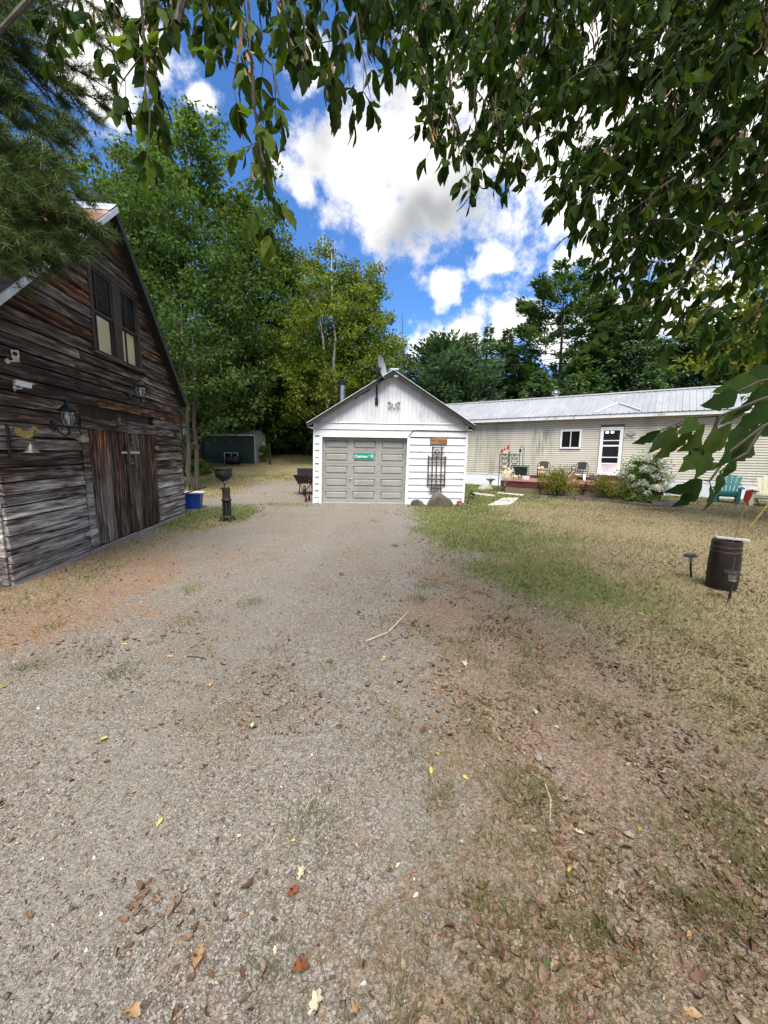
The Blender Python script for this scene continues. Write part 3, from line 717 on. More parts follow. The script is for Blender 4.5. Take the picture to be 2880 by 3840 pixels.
mb = MB(); mb.tube([(0.08, -.17, .02), (.09, -.17, -.06), (.085, -.1, -.12), (.07, .0, -.14)], .004, 5); mb.part('cable', M['black_plastic'], cm, True)

# rooster bell
t = thing('dinner_bell', 'cast iron dinner bell with rooster on a scroll bracket on the barn', 'bell', barn_pt(.16, 1.70, .03), BROT)
mb = MB(); mb.tube([(0, -.012, -.17), (0, -.012, .17)], .010, 6); mb.tube([(.03, -.012, -.15), (.03, -.012, .15)], .007, 6); mb.tube([(0, -.012, .17), (.015, -.012, .19), (.03, -.012, .15)], .007, 6); mb.tube([(0, -.012, -.17), (.015, -.012, -.19), (.03, -.012, -.15)], .007, 6)
mb.tube([(.015, -.02, .0), (.015, -.12, .02), (.015, -.24, .01), (.015, -.30, .02)], .009, 6)
mb.tube([(.015, -.02 - .05 * math.sin(a) * (1 - a / 9), .05 + .05 * math.cos(a) * (1 - a / 9)) for a in np.linspace(0, 7, 14)], .006, 5)
mb.tube([(.015, -.02 - .05 * math.sin(a) * (1 - a / 9), -.06 - .05 * math.cos(a) * (1 - a / 9)) for a in np.linspace(0, 7, 14)], .006, 5)
mb.part('scroll_bracket', M['black_iron'], t, True)
mb = MB(); mb.lathe([(.001, .10), (.02, .10), (.035, .07), (.05, .03), (.085, .0), (.088, -.006), (.06, -.004), (.001, .06)], (.015, -.24, -.13), 16); mb.tube([(.015, -.24, -.03), (.015, -.24, .0)], .006, 6); mb.part('bell', M['bell_metal'], t, True)
mb = MB(); mb.tube([(.015, -.24, -.07), (.015, -.24, -.16)], .004, 6); mb.lathe([(.001, -.015), (.013, 0), (.001, .015)], (.015, -.24, -.16), 8); mb.part('clapper', M['black_iron'], t, True)
mb = MB(); mb.prism([(-.10, .02), (-.03, .0), (.03, .0), (.06, .03), (.075, .07), (.09, .10), (.11, .10), (.085, .135), (.06, .14), (.04, .10), (.0, .07), (-.05, .08), (-.08, .12), (-.12, .12), (-.13, .07)], -.012, .012)
mb.v = [(.015 + p[1], -.22 - p[0] * 1.0, .035 + p[2]) for p in mb.v]; mb.part('rooster', M['gold_paint'], t)

# ------------------------------------------------------------------ garage
GA = (-2.27, 12.63, 0.0)
garage = thing('garage', 'small white sided garage with gable roof and grey sectional door', 'garage', GA, math.radians(.9))
lean = lambda p: (p[0] + .024 * p[2], p[1], p[2] - .004 * p[0])
G = lambda: MB(lean)
GWD, GDP = 4.82, 6.2
GEZ, GRZ = 2.52, 4.02          # wall plate and ridge
gx0, gx1, gdz = .27, 2.93, 2.09  # door opening
G().box(.03, GWD - .03, .06, .10, gdz, GEZ + .02).part('wall_core', M['sheathing'], garage)
G().box(.03, gx0 - .02, .06, .10, .0, gdz - .003).part('wall_core', M['sheathing'], garage)
G().box(gx1 + .02, GWD - .03, .06, .10, .0, gdz - .003).part('wall_core', M['sheathing'], garage)
G().box(.03, .08, .103, GDP, 0, GEZ).part('side_wall', M['white_paint'], garage)
G().box(GWD - .08, GWD - .03, .103, GDP, 0, GEZ).part('side_wall', M['white_paint'], garage)
G().prism([(.03, 0), (GWD - .03, 0), (GWD - .03, GEZ), (GWD / 2, GRZ - .05), (.03, GEZ)], GDP - .05, GDP - .002).part('back_wall', M['white_paint'], garage)
G().prism([(.04, GEZ - .05), (GWD - .04, GEZ - .05), (GWD / 2, GRZ - .06)], .055, .095).part('gable_core', M['sheathing'], garage)
R = random.Random(8)
def lapped(parent, x0, x1, z0, z1, y=.055, proud=.030, mat='white_paint', name='siding_board', B=G):
    mb = B()
    mb.add([(x0, y - proud, z0), (x1, y - proud, z0), (x1, y, z0), (x0, y, z0), (x0, y - .004, z1), (x1, y - .004, z1), (x1, y, z1), (x0, y, z1)],
           [(0, 1, 5, 4), (1, 2, 6, 5), (3, 0, 4, 7), (0, 3, 2, 1), (4, 5, 6, 7)])
    return mb.part(name, M[mat], parent)
nc = 10; ch = gdz / nc
for k in range(nc):
    z0 = k * ch; j = R.uniform(-.004, .004)
    lapped(garage, gx1 + .085, GWD - .055, z0 + j + .010, z0 + ch + j + .002)
    j = R.uniform(-.012, .012)
    lapped(garage, .05, gx0 - .085 + R.uniform(-.01, .004), z0 + j + .010, z0 + ch + j + .002, proud=.036)
lapped(garage, .05, GWD - .055, gdz + .045, gdz + .228); lapped(garage, .05, GWD - .055, gdz + .240, GEZ + .005)
for (x0, x1, z0, z1) in ((-.005, .048, 0, GEZ), (GWD - .053, GWD + .005, 0, GEZ)):
    G().box(x0, x1, .02, .13, z0, z1).part('corner_trim', M['white_trim'], garage)
for (x0, x1, z0, z1) in ((gx0 - .08, gx0, 0, gdz), (gx1, gx1 + .08, 0, gdz), (gx0 - .08, gx1 + .08, gdz + .002, gdz + .038)):
    G().box(x0, x1, .012, .20, z0, z1).part('door_trim', M['white_trim'], garage)
G().box(gx0 - .04, gx0 - .002, .205, .24, .06, gdz).part('door_stop', M['white_trim'], garage)
lapped(garage, .02, GWD - .02, GEZ + .008, GEZ + .05, .05, .03, 'white_trim', 'gable_band')
npl = 38; pw = GWD / npl
def gz(x): return GEZ + (GRZ - GEZ) * (1 - abs(x - GWD / 2) / (GWD / 2)) - .02
for k in range(npl):
    x0, x1 = k * pw + .0022, (k + 1) * pw - .0022
    p = [(x0, GEZ + .045), (x1, GEZ + .045), (x1, max(gz(x1), GEZ + .05)), ((x0 + x1) / 2, max(gz((x0 + x1) / 2), GEZ + .055)), (x0, max(gz(x0), GEZ + .05))]
    G().prism(p, .036 + R.uniform(-.002, .002), .054).part('gable_plank', M['white_paint'], garage)
# sectional door: five sections, three raised panels each
dx0, dx1 = gx0 + .0, gx1 - .0; sh = (gdz - .08) / 5; dy = .15
MB(lean).box(gx0, gx1, .10, .30, -.05, .055).part('sill_slab', M['concrete'], garage)
for k in range(5):
    z0 = .065 + k * sh; mb = G()
    mb.box(dx0, dx1, dy + .028, dy + .06, z0 + .003, z0 + sh - .003)
    pwid = (dx1 - dx0) / 3; mx = .09; mz = .075
    mb.box(dx0, dx1, dy, dy + .027, z0 + .003, z0 + mz); mb.box(dx0, dx1, dy, dy + .027, z0 + sh - mz, z0 + sh - .003)
    for i in range(3):
        a = dx0 + i * pwid
        mb.box(a, a + mx, dy, dy + .027, z0 + mz, z0 + sh - mz); mb.box(a + pwid - mx, a + pwid, dy, dy + .027, z0 + mz, z0 + sh - mz)
    sec = mb.part('door_section', M['door_grey'], garage)
    for i in range(3):
        a, b = dx0 + i * pwid + mx + .018, dx0 + (i + 1) * pwid - mx - .018; c, d = z0 + mz + .018, z0 + sh - mz - .018; e = .03
        mb = G(); mb.hexa([(a, dy + .027, c), (b, dy + .027, c), (b, dy + .027, d), (a, dy + .027, d), (a + e, dy + .003, c + e), (b - e, dy + .003, c + e), (b - e, dy + .003, d - e), (a + e, dy + .003, d - e)])
        mb.part('panel', M['door_grey'], sec)
mb = G(); mb.lathe([(.001, 0), (.028, 0), (.028, .012), (.001, .014)], (1.16, dy - .001, .80), 10, axis=(0, -1, 0)); mb.tube([(1.16, dy - .01, .80), (1.16, dy - .05, .80)], .009, 6); mb.tube([(1.12, dy - .05, .80), (1.20, dy - .05, .80)], .009, 6); mb.part('door_handle', M['chrome_pipe'], garage, True)
G().box(1.66, 1.672, dy - .005, dy - .0005, 1.70, 1.80).part('door_latch', M['black_iron'], garage)
# roof
rs = G(); ov = .17; fr = -.16
for sgn in (-1, 1):
    xe = -ov if sgn < 0 else GWD + ov; ze = GEZ - ov * (GRZ - GEZ) / (GWD / 2)
    mb = G(); mb.hexa([(xe, fr, ze - .02), (GWD / 2, fr, GRZ - .02), (GWD / 2, GDP + .15, GRZ - .02), (xe, GDP + .15, ze - .02), (xe, fr, ze + .06), (GWD / 2, fr, GRZ + .06), (GWD / 2, GDP + .15, GRZ + .06), (xe, GDP + .15, ze + .06)])
    ro = mb.part('roof', M['shingle'], garage)
    mb = G(); mb.bar((xe - sgn * 0, fr - .013, ze + .005), (GWD / 2, fr - .013, GRZ + .005), .022, .115, up=(0, 0, 1)); mb.part('rake_board', M['roof_dark'], ro)
    mb = G(); mb.bar((xe, fr - .02, ze + .078), (GWD / 2, fr - .02, GRZ + .078), .05, .016); mb.part('drip_edge', M['drip_edge'], ro)
    mb = G(); mb.box(min(xe, xe - sgn * .02), max(xe, xe - sgn * .02), fr, GDP, ze - .07, ze + .05); mb.part('fascia', M['roof_dark'], ro)
    mb = G(); mb.box(min(xe - sgn * .02, xe - sgn * .16), max(xe - sgn * .02, xe - sgn * .16), fr + .03, GDP, ze - .055, ze - .04); mb.part('soffit', M['white_trim'], ro)
G().box(GWD / 2 - .10, GWD / 2 + .16, fr - .03, GDP, GRZ + .075, GRZ + .115).part('ridge_cap', M['drip_edge'], garage)
# stove pipe
mb = G(); mb.lathe([(.085, 2.95), (.085, 3.78), (.10, 3.785), (.10, 3.81), (.085, 3.82)], (.66, 2.4, .22), 16); sp_ = mb.part('stove_pipe', M['chrome_pipe'], garage, True)
mb = G(); mb.lathe([(.11, 3.81), (.125, 3.83), (.125, 3.93), (.11, 3.94), (.13, 3.945), (.14, 3.96), (.06, 4.0), (.001, 4.005)], (.66, 2.4, .22), 16); mb.part('pipe_cap', M['black_iron'], sp_, True)
mb = G(); mb.tube([(gx1 + .02, .025, gdz + .04), (gx1 + .10, .028, gdz + .12), (gx1 + .16, .028, gdz + .235), (gx1 + .3, .027, gdz + .245), (GWD - .4, .027, gdz + .235), (GWD, .012, gdz + .225)], .012, 6); mb.part('power_cable', M['black_plastic'], garage, True)
def gpt(x, z, out=0.0):
    "world point on the garage front"
    c, s = math.cos(math.radians(.9)), math.sin(math.radians(.9)); p = lean((x, -out, z))
    return (GA[0] + c * p[0] - s * p[1], GA[1] + s * p[0] + c * p[1], p[2])
GR = math.radians(.9)
def front(px, py):
    "x,z on the garage front seen at a photo pixel"
    d = pray(px, py); q_ = cC + d * (12.66 / d[1]); return q_[0] - GA[0] - .024 * q_[2], q_[2]

# satellite dish
t = thing('satellite_dish', 'grey satellite dish on a bent mast fixed to the garage gable', 'satellite dish', gpt(1.93, 3.18, -.03), GR)
mb = MB(); mb.box(-.05, .05, -.03, -.002, -.10, .10); mb.tube([(0, -.04, -.05), (0.005, -.05, .3), (.02, -.22, .62), (.03, -.22, .86)], .03, 8); mb.part('mast', M['black_iron'], t, True)
ax = Vector((.90, -.36, .22)).normalized(); c0 = Vector((.12, -.24, .98))
def dish_pt(r, a, h):
    u = Vector((0, 0, 1)) - ax * ax.z; u.normalize(); w = ax.cross(u); return c0 + u * r * math.cos(a) * 1.12 + w * r * math.sin(a) + ax * h
mb = MB(); rings = [(0.02, 0), (.12, .013), (.22, .042), (.305, .09), (.318, .10)]; seg = 28; vs = []; fs = []
for r_, h_ in rings:
    for k in range(seg): vs.append(dish_pt(r_, 2 * math.pi * k / seg, h_ - .05))
for i in range(len(rings) - 1):
    for k in range(seg): fs.append((i * seg + k, i * seg + (k + 1) % seg, (i + 1) * seg + (k + 1) % seg, (i + 1) * seg + k))
fs.append(tuple(range(seg)))
mb.add(vs, fs); mottled('dish_grey', (.24, .25, .265), (.30, .31, .325), 4, .5, .05); mb.part('reflector', M['dish_grey'], t, True)
mb = MB(); mb.bar((.03, -.22, .80), tuple(c0 - ax * .04), .09, .12); mb.bar((.02, -.21, .70), (.05, -.22, .92), .07); mb.part('mount', M['black_iron'], t)
mb = MB(); mb.tube([(.04, -.22, .66), tuple(c0 + ax * .28 + Vector((.18, -.05, -.36)))], .016, 6); e_ = c0 + ax * .28 + Vector((.18, -.05, -.36)); mb.part('feed_arm', M['black_iron'], t, True)
mb = MB(); mb.lathe([(.001, -.03), (.035, -.03), (.04, .03), (.001, .035)], tuple(e_), 10, axis=tuple(-ax)); mb.box(e_.x - .03, e_.x + .07, e_.y - .02, e_.y + .02, e_.z - .02, e_.z + .035); mb.part('receiver', M['dish_grey'], t, True)
mb = MB(); mb.tube([(.02, -.10, .62), (-.25, -.05, .32), (-.55, -.03, .16), (-.68, -.02, .06)], .018, 6); mb.tube([(.03, -.13, .66), (.35, -.06, .70), (.62, -.06, .90)], .01, 5); mb.part('cable', M['black_plastic'], t, True)

# flood light
fx, fz = front(1478, 1513)
t = thing('floodlight', 'twin lamp floodlight in the middle of the garage gable', 'floodlight', gpt(fx, fz, -.03), GR)
mb = MB(); mb.lathe([(.001, 0), (.05, 0), (.045, .025), (.001, .03)], (0, 0, 0), 12, axis=(0, -1, 0)); mb.box(-.025, .025, -.07, -.03, -.11, -.04); mb.part('base', M['white_plastic'], t, True)
for sx in (-1, 1):
    d = Vector((.75 * sx, -.65, -.1)).normalized(); c_ = Vector((.09 * sx, -.06, .01))
    mb = MB(); mb.tube([(0.02 * sx, -.03, 0), tuple(c_)], .012, 6); mb.lathe([(.001, -.03), (.02, -.03), (.03, .0), (.055, .07), (.06, .09), (.05, .085), (.001, .06)], tuple(c_), 14, axis=tuple(d)); mb.part('lamp_head', M['steel_ring'], t, True)
# signs
sx_, sz_ = front(1364, 1710)
t = thing('street_sign', 'green street name sign reading Cannon St E on the garage door', 'sign', gpt(sx_, sz_, -(dy - .003)), GR)
MB().box(-.30, .30, -.010, -.002, -.082, .082).part('plate', M['sign_green'], t)
MB().box(-.27, .27, -.0015, .0, -.05, .05).part('backing', M['galvanised'], t)
def lettering(txt, size, x, z, mat, parent, y=-.0115, name='lettering', bold=.0):
    cu = bpy.data.curves.new(name, 'FONT'); cu.body = txt; cu.size = size; cu.extrude = .0008; cu.offset = bold; cu.align_x = 'CENTER'; cu.align_y = 'CENTER'
    tmp = bpy.data.objects.new(name, cu); COL.objects.link(tmp); bpy.context.view_layer.update()
    me = bpy.data.meshes.new_from_object(tmp.evaluated_get(bpy.context.evaluated_depsgraph_get())); bpy.data.objects.remove(tmp, do_unlink=True)
    me.materials.clear(); me.materials.append(mat)
    o = link(name, me, parent, (x, y, z)); o.rotation_euler = (math.pi / 2, 0, 0); return o
lettering('Cannon', .128, -.085, -.006, M['white_plastic'], t, bold=.002); lettering('St', .055, .165, .018, M['white_plastic'], t, bold=.001); lettering('E', .128, .25, -.004, M['white_plastic'], t, bold=.002)
sx_, sz_ = front(1646, 1650)
t = thing('wooden_sign', 'small brown wooden name plaque above the trellis on the garage', 'sign', gpt(sx_, sz_, -.028), GR)
MB().box(-.255, .255, -.022, 0, -.105, .105).part('board', M['sign_wood'], t)
for (a, b, c, d) in ((-.265, .265, -.115, -.106), (-.265, .265, .106, .115), (-.265, -.256, -.105, .105), (.256, .265, -.105, .105)): MB().box(a, b, -.024, 0, c, d).part('edge_strip', M['sign_ink'], t)
lettering('Home of', .045, -.165, .07, M['sign_ink'], t, -.0235); lettering('The Cannons', .096, .0, -.012, M['sign_ink'], t, -.0235, bold=.001); lettering('Established', .038, .14, -.075, M['sign_ink'], t, -.0235)
# trellis
tx, tz = front(1641, 1750)
t = thing('garden_trellis', 'brown wooden garden trellis with two black diamonds hung on the garage', 'trellis', gpt(tx, 0, -.025), GR)
def zf(py): return front(1641, py)[1]
def xf_(px): return front(px, 1750)[0] - tx
vb = [(1612, 1700, 1840), (1628, 1673, 1846), (1644, 1710, 1818), (1664, 1673, 1846), (1675, 1710, 1820)]
for px, a, b in ((1610, 1706, 1822), (1625, 1672, 1845), (1641, 1708, 1816), (1659, 1672, 1845), (1673, 1708, 1822)):
    MB().box(xf_(px) - .019, xf_(px) + .019, -.026, -.008, zf(b), zf(a)).part('upright', M['trellis_wood'], t)
for py, a, b in ((1677, 1623, 1669), (1695, 1623, 1669), (1713, 1608, 1678), (1731, 1606, 1678), (1780, 1606, 1676), (1797, 1606, 1676), (1815, 1606, 1676), (1829, 1614, 1664), (1843, 1614, 1664)):
    MB().box(xf_(a), xf_(b), -.044, -.027, zf(py) - .018, zf(py) + .018).part('crossbar', M['trellis_wood'], t)
for py in (1695, 1829):
    c = zf(py); mb = MB(); s_ = .095
    for k in range(4):
        a = math.pi / 2 * k; b = a + math.pi / 2
        mb.bar((math.cos(a) * s_, -.055, c + math.sin(a) * s_), (math.cos(b) * s_, -.055, c + math.sin(b) * s_), .018, .03, up=(0, 1, 0))
    mb.part('diamond', M['black_iron'], t)

# boulders
def boulder(name, label, loc, sx, sy, sz, mat, seed, rot=0.0, cat='boulder', group=None, sub=3):
    bm = bmesh.new(); bmesh.ops.create_icosphere(bm, subdivisions=sub, radius=1)
    rr = np.random.default_rng(seed); ph = rr.uniform(0, 6.28, (5, 3)); fr_ = rr.normal(0, 1.5, (5, 3)); cuts = rr.normal(0, 1, (6, 3)); cuts /= np.linalg.norm(cuts, axis=1)[:, None]
    for v in bm.verts:
        p = np.array(v.co); 
        for c_ in cuts:
            dd = p @ c_ - .72
            if dd > 0: p = p - c_ * dd * .85
        w = sum(math.sin(p @ fr_[i] * 1.6 + ph[i, 0]) for i in range(5)) * .035
        p = p * (1 + w); v.co = (p[0] * sx, p[1] * sy, max(p[2], -.35) * sz + sz * .3)
    me = bpy.data.meshes.new(name); bm.to_mesh(me); bm.free(); me.materials.append(M[mat]); me.polygons.foreach_set('use_smooth', np.ones(len(me.polygons), bool)); me.set_sharp_from_angle(angle=math.radians(28))
    o = link(name, me, None, loc, label=label, category=cat, group=group); o.rotation_euler = (0, 0, rot); return o
p = gp(1642, 1893); boulder('boulder', 'large dark leaning boulder under the trellis against the garage', (p[0], 12.32, -.04), .42, .17, .40, 'stone_dark', 3)
p = gp(1562, 1890); boulder('boulder', 'small brown boulder left of the big one, beside the garage door', (p[0], 12.38, -.03), .20, .14, .19, 'stone_dark', 8)
p = gp(1728, 1893); boulder('boulder', 'flat grey rock at the right front corner of the garage', (p[0], 12.34, -.02), .22, .13, .11, 'stone_dark', 12)
p = gp(1712, 1888)
t = thing('red_can', 'small red metal can on the ground at the garage corner', 'can', (p[0] - .02, 12.42, .0), .3)
mb = MB(); mb.box(-.07, .07, -.05, .05, 0.0, .15); mb.part('body', M['red_paint'], t)
mb = MB(); mb.tube([(-.05, 0, .15), (-.03, 0, .20), (.03, 0, .20), (.05, 0, .15)], .008, 6); mb.lathe([(.001, .15), (.02, .15), (.018, .18), (.001, .182)], (.05, .0, 0), 8); mb.part('handle', M['red_paint'], t, True)
# solar spot
p = gp(1742, 1876)
t = thing('solar_spotlight', 'black solar spotlight on a stake by the right garage corner', 'spotlight', (2.62, 12.55, 0), 0)
mb = MB(); mb.tube([(0, 0, -.05), (.07, 0, .30), (.12, 0, .46)], .014, 6); mb.part('stake', M['black_plastic'], t, True)
mb = MB(); mb.bar((.05, -.02, .50), (.20, -.06, .45), .10, .02); mb.part('solar_panel', M['solar_cap'], t)
mb = MB(); mb.lathe([(.001, -.07), (.035, -.06), (.05, .05), (.045, .06), (.001, .05)], (.17, -.03, .36), 12, axis=(.8, -.4, -.3)); mb.lathe([(.001, -.06), (.03, -.05), (.04, .04), (.001, .04)], (.15, -.03, .26), 12, axis=(.8, -.4, -.3)); mb.part('lamp_head', M['black_plastic'], t, True)

# wheelbarrow
p = gp(1140, 1850)
t = thing('wheelbarrow', 'dark wheelbarrow parked behind the left side of the garage', 'wheelbarrow', (-3.02, 15.3, 0.02), math.radians(8))
mb = MB(); mb.hexa([(-.26, -.30, .42), (.26, -.30, .42), (.24, .34, .38), (-.24, .34, .38), (-.42, -.42, .74), (.42, -.42, .74), (.34, .52, .68), (-.34, .52, .68)]); mb.part('tray', M['black_iron'], t)
mb = MB(); mb.tube([(-.42, -.42, .745), (.42, -.42, .745), (.34, .52, .685), (-.34, .52, .685), (-.42, -.42, .745)], .014, 6); mb.part('rim', M['black_iron'], t, True)
mb = MB()
for s_ in (-1, 1): mb.tube([(.06 * s_, -.62, .20), (.2 * s_, -.1, .40), (.28 * s_, .7, .62), (.30 * s_, 1.15, .70)], .02, 6)
mb.part('handle', M['trellis_wood'], t, True)
for s_ in (-1, 1): mb = MB(); mb.tube([(.22 * s_, .1, .40), (.25 * s_, .25, 0), (.25 * s_, .40, .02), (.24 * s_, .45, .45)], .013, 6); mb.part('leg', M['black_iron'], t, True)
mb = MB(); mb.lathe([(.001, -.03), (.10, -.03), (.17, -.045), (.19, -.03), (.195, 0), (.19, .03), (.17, .045), (.10, .03), (.001, .03)], (0, -.62, .20), 20, axis=(1, 0, 0)); mb.part('wheel', M['black_plastic'], t, True)
MB().box(-.30, .30, .10, .14, .70, .98).part('tray_board', M['black_plastic'], t)
# red hand truck
t = thing('hand_truck', 'red metal hand truck leaning on the left garage wall', 'hand truck', (-2.40, 13.0, 0), math.radians(86)); t.scale = (1, .42, 1)
mb = MB()
for s_ in (-1, 1): mb.tube([(.16 * s_, .30, .02), (.16 * s_, .02, .85), (.13 * s_, -.06, 1.08)], .010, 6)
for u in (.1, .3, .55, .8, .98): mb.tube([(-.16, .30 - .27 * u, .02 + .85 * u), (.16, .30 - .27 * u, .02 + .85 * u)], .008, 6)
mb.part('frame', M['red_plastic'], t, True)
MB().box(-.19, .19, .28, .52, .012, .022).part('toe_plate', M['red_paint'], t)
for s_ in (-1, 1): mb = MB(); mb.lathe([(.001, -.02), (.08, -.025), (.095, 0), (.08, .025), (.001, .02)], (.21 * s_, .24, .097), 14, axis=(1, 0, 0)); mb.part('wheel', M['black_plastic'], t, True)

# pedestal fire bowl
p = gp(853, 1953)
t = thing('pedestal_brazier', 'black iron bowl on an old cast iron column by the driveway', 'fire bowl', (p[0], p[1], H1(p[0], p[1])), .2); t.scale = (.70, .70, .72)
mb = MB(); mb.lathe([(.19, .115), (.20, .14), (.155, .165), (.13, .19), (.125, .20), (.001, .20)], (0, 0, 0), 20); mb.part('foot_ring', M['cast_iron'], t, True)
for k in range(4):
    a = math.pi / 2 * k + .5; c, s_ = math.cos(a), math.sin(a); mb = MB(); mb.tube([(c * .15, s_ * .15, .15), (c * .21, s_ * .21, .10), (c * .235, s_ * .235, .04), (c * .30, s_ * .30, -.01)], [.035, .03, .022, .03], 8); mb.part('leg', M['cast_iron'], t, True)
mb = MB(); mb.lathe([(.001, .195), (.07, .195), (.07, .72), (.001, .72)], (0, 0, 0), 12); mb.part('core', M['black_iron'], t, True)
cg = MB()
for k in range(8):
    a = math.pi / 4 * k; cg.bar((math.cos(a) * .125, math.sin(a) * .125, .20), (math.cos(a) * .125, math.sin(a) * .125, .66), .05, .025, up=(math.cos(a), math.sin(a), 0))
cg.part('pierced_drum', M['cast_iron'], t)
mb = MB(); mb.lathe([(.10, .655), (.14, .66), (.17, .68), (.17, .70), (.14, .72), (.13, .74), (.12, .86), (.13, .95), (.12, 1.05), (.125, 1.07), (.11, 1.09), (.001, 1.10)], (0, 0, 0), 20); mb.box(-.17, -.10, -.05, .05, 1.03, 1.07); mb.part('neck', M['cast_iron'], t, True)
mb = MB(); mb.tube([(-.05, 0, 1.09), (-.05, 0, 1.22), (-.09, 0, 1.30)], .02, 8); mb.tube([(-.02, 0, 1.35), (.16, -.04, 1.37)], .012, 6); mb.part('bowl_stem', M['black_iron'], t, True)
mb = MB(); mb.lathe([(.001, 1.30), (.09, 1.30), (.10, 1.33), (.20, 1.38), (.265, 1.48), (.275, 1.56), (.262, 1.66), (.285, 1.675), (.29, 1.69), (.27, 1.70), (.25, 1.66), (.25, 1.52), (.14, 1.42), (.001, 1.41)], (-.05, 0, .0), 28); mb.part('bowl', M['black_iron'], t, True)

# things behind the barn corner
p = gp(722, 1905)
bx, by = p[0], p[1]
t = thing('recycling_bin', 'blue plastic recycling bin in the grass behind the barn corner', 'bin', (bx, by, H1(bx, by)), .25)
def tub(mb, w0, d0, w1, d1, h, th=.015):
    o = [(-w0, -d0, 0), (w0, -d0, 0), (w0, d0, 0), (-w0, d0, 0), (-w1, -d1, h), (w1, -d1, h), (w1, d1, h), (-w1, d1, h)]
    i = [(-w1 + th, -d1 + th, h), (w1 - th, -d1 + th, h), (w1 - th, d1 - th, h), (-w1 + th, d1 - th, h), (-w0 + th, -d0 + th, th), (w0 - th, -d0 + th, th), (w0 - th, d0 - th, th), (-w0 + th, d0 - th, th)]
    return mb.add(o + i, [(3, 2, 1, 0), (0, 1, 5, 4), (1, 2, 6, 5), (2, 3, 7, 6), (3, 0, 4, 7), (4, 5, 9, 8), (5, 6, 10, 9), (6, 7, 11, 10), (7, 4, 8, 11), (8, 9, 13, 12), (9, 10, 14, 13), (10, 11, 15, 14), (11, 8, 12, 15), (12, 13, 14, 15)])
tub(MB(), .22, .20, .27, .25, .42).part('tub', M['blue_plastic'], t)
mb = MB(); mb.tube([(-.275, -.255, .415), (.275, -.255, .415), (.275, .255, .415), (-.275, .255, .415), (-.275, -.255, .415)], .014, 6); mb.part('rim', M['blue_plastic'], t, True)
t = thing('scrap_board', 'pale board lying across the top of the blue bin', 'board', (bx + .02, by + .06, H1(bx, by) + .43), .15); MB().hexa([(-.26, -.20, .0), (.30, -.18, .0), (.28, .22, .012), (-.22, .20, .012), (-.26, -.20, .02), (.30, -.18, .02), (.28, .22, .03), (-.22, .20, .03)]).part('panel', M['pale_lid'], t)
t = thing('spade', 'spade lying with its handle across the blue bin rim', 'spade', (bx + .10, by - .22, H1(bx, by) + .44), 0)
mb = MB(); mb.tube([(-.12, 0, .02), (.42, .05, .19)], .016, 6); mb.part('shaft', M['black_iron'], t, True)
MB().bar((-.28, 0, -.02), (-.10, 0, .028), .14, .012).part('blade', M['black_iron'], t)
t = thing('garden_cart', 'dark tube handled cart half hidden behind the barn corner', 'cart', (bx - .62, by + .15, H1(bx, by)), .1)
mb = MB(); mb.tube([(-.2, 0, .78), (.20, 0, .74), (.34, 0, .68), (.36, 0, .60), (.22, 0, .25), (.2, 0, .1)], .016, 6); mb.tube([(-.2, .4, .78), (.20, .4, .74), (.34, .4, .68), (.36, .4, .60), (.22, .4, .25), (.2, .4, .1)], .016, 6); mb.tube([(.36, 0, .62), (.36, .4, .62)], .016, 6); mb.part('handle', M['black_iron'], t, True)
tub(MB(), .17, .17, .25, .25, .62).part('tub', M['old_pot'], t).location = (-.08, .2, .04)
mb = MB(); mb.lathe([(.001, -.03), (.09, -.03), (.10, 0), (.09, .03), (.001, .03)], (.26, .2, .10), 14, axis=(0, 1, 0)); mb.part('wheel', M['black_plastic'], t, True)
boulder('brick', 'red brick end lying at the foot of the barn corner', (bx - .32, by - .34, 0.02), .10, .06, .09, 'terracotta', 4, cat='brick', sub=2)

# ------------------------------------------------------------------ shed
sx0, sx1, sy0 = -11.15, -7.95, 25.0; sz = H1(-9.5, 25.0) - .05
shed = thing('garden_shed', 'dark green metal garden shed at the edge of the wood', 'shed', (sx0, sy0, sz), math.radians(-1))
SW, SD, SH = 3.15, 2.1, 1.78
n = 20
for k in range(n):
    a = k * SW / n; mb = MB(); mb.box(a + .004, a + SW / n - .03, -.012, .0, 0, SH); mb.box(a + SW / n - .03, a + SW / n + .004, .0, .012, 0, SH); mb.part('wall_rib', M['shed_green'], shed)
MB().box(.0, SW, .013, .05, 0, SH).part('front_wall', M['shed_green'], shed)
MB().prism([(0, 0), (SD, 0), (SD, SH), (SD / 2, SH + .30), (0, SH)], SW - .02, SW + .02).part('end_wall', M['shed_trim'], shed)
for o in shed.children:
    if o.name.startswith('end_wall'):
        me = o.data
        for v in me.vertices: v.co = (v.co.y, v.co.x + .013, v.co.z)
        me.flip_normals()
MB().box(0, .03, .05, SD, 0, SH).part('side_wall', M['shed_green'], shed); MB().box(0, SW - .03, SD - .02, SD + .01, 0, SH).part('back_wall', M['shed_green'], shed)
MB().box(SW - .02, SW + .035, -.03, .06, 0, SH).part('corner_trim', M['shed_trim'], shed)
ro = link('roof', None, shed)
for k in range(8):
    a = -.08 + k * (SW + .16) / 8
    MB().hexa([(a, -.12, SH - .02), (a + .40, -.12, SH - .02), (a + .40, SD / 2, SH + .31), (a, SD / 2, SH + .31), (a, -.12, SH + .005), (a + .40, -.12, SH + .005), (a + .40, SD / 2, SH + .335), (a, SD / 2, SH + .335)]).part('roof_sheet', M['shed_roof'], ro)
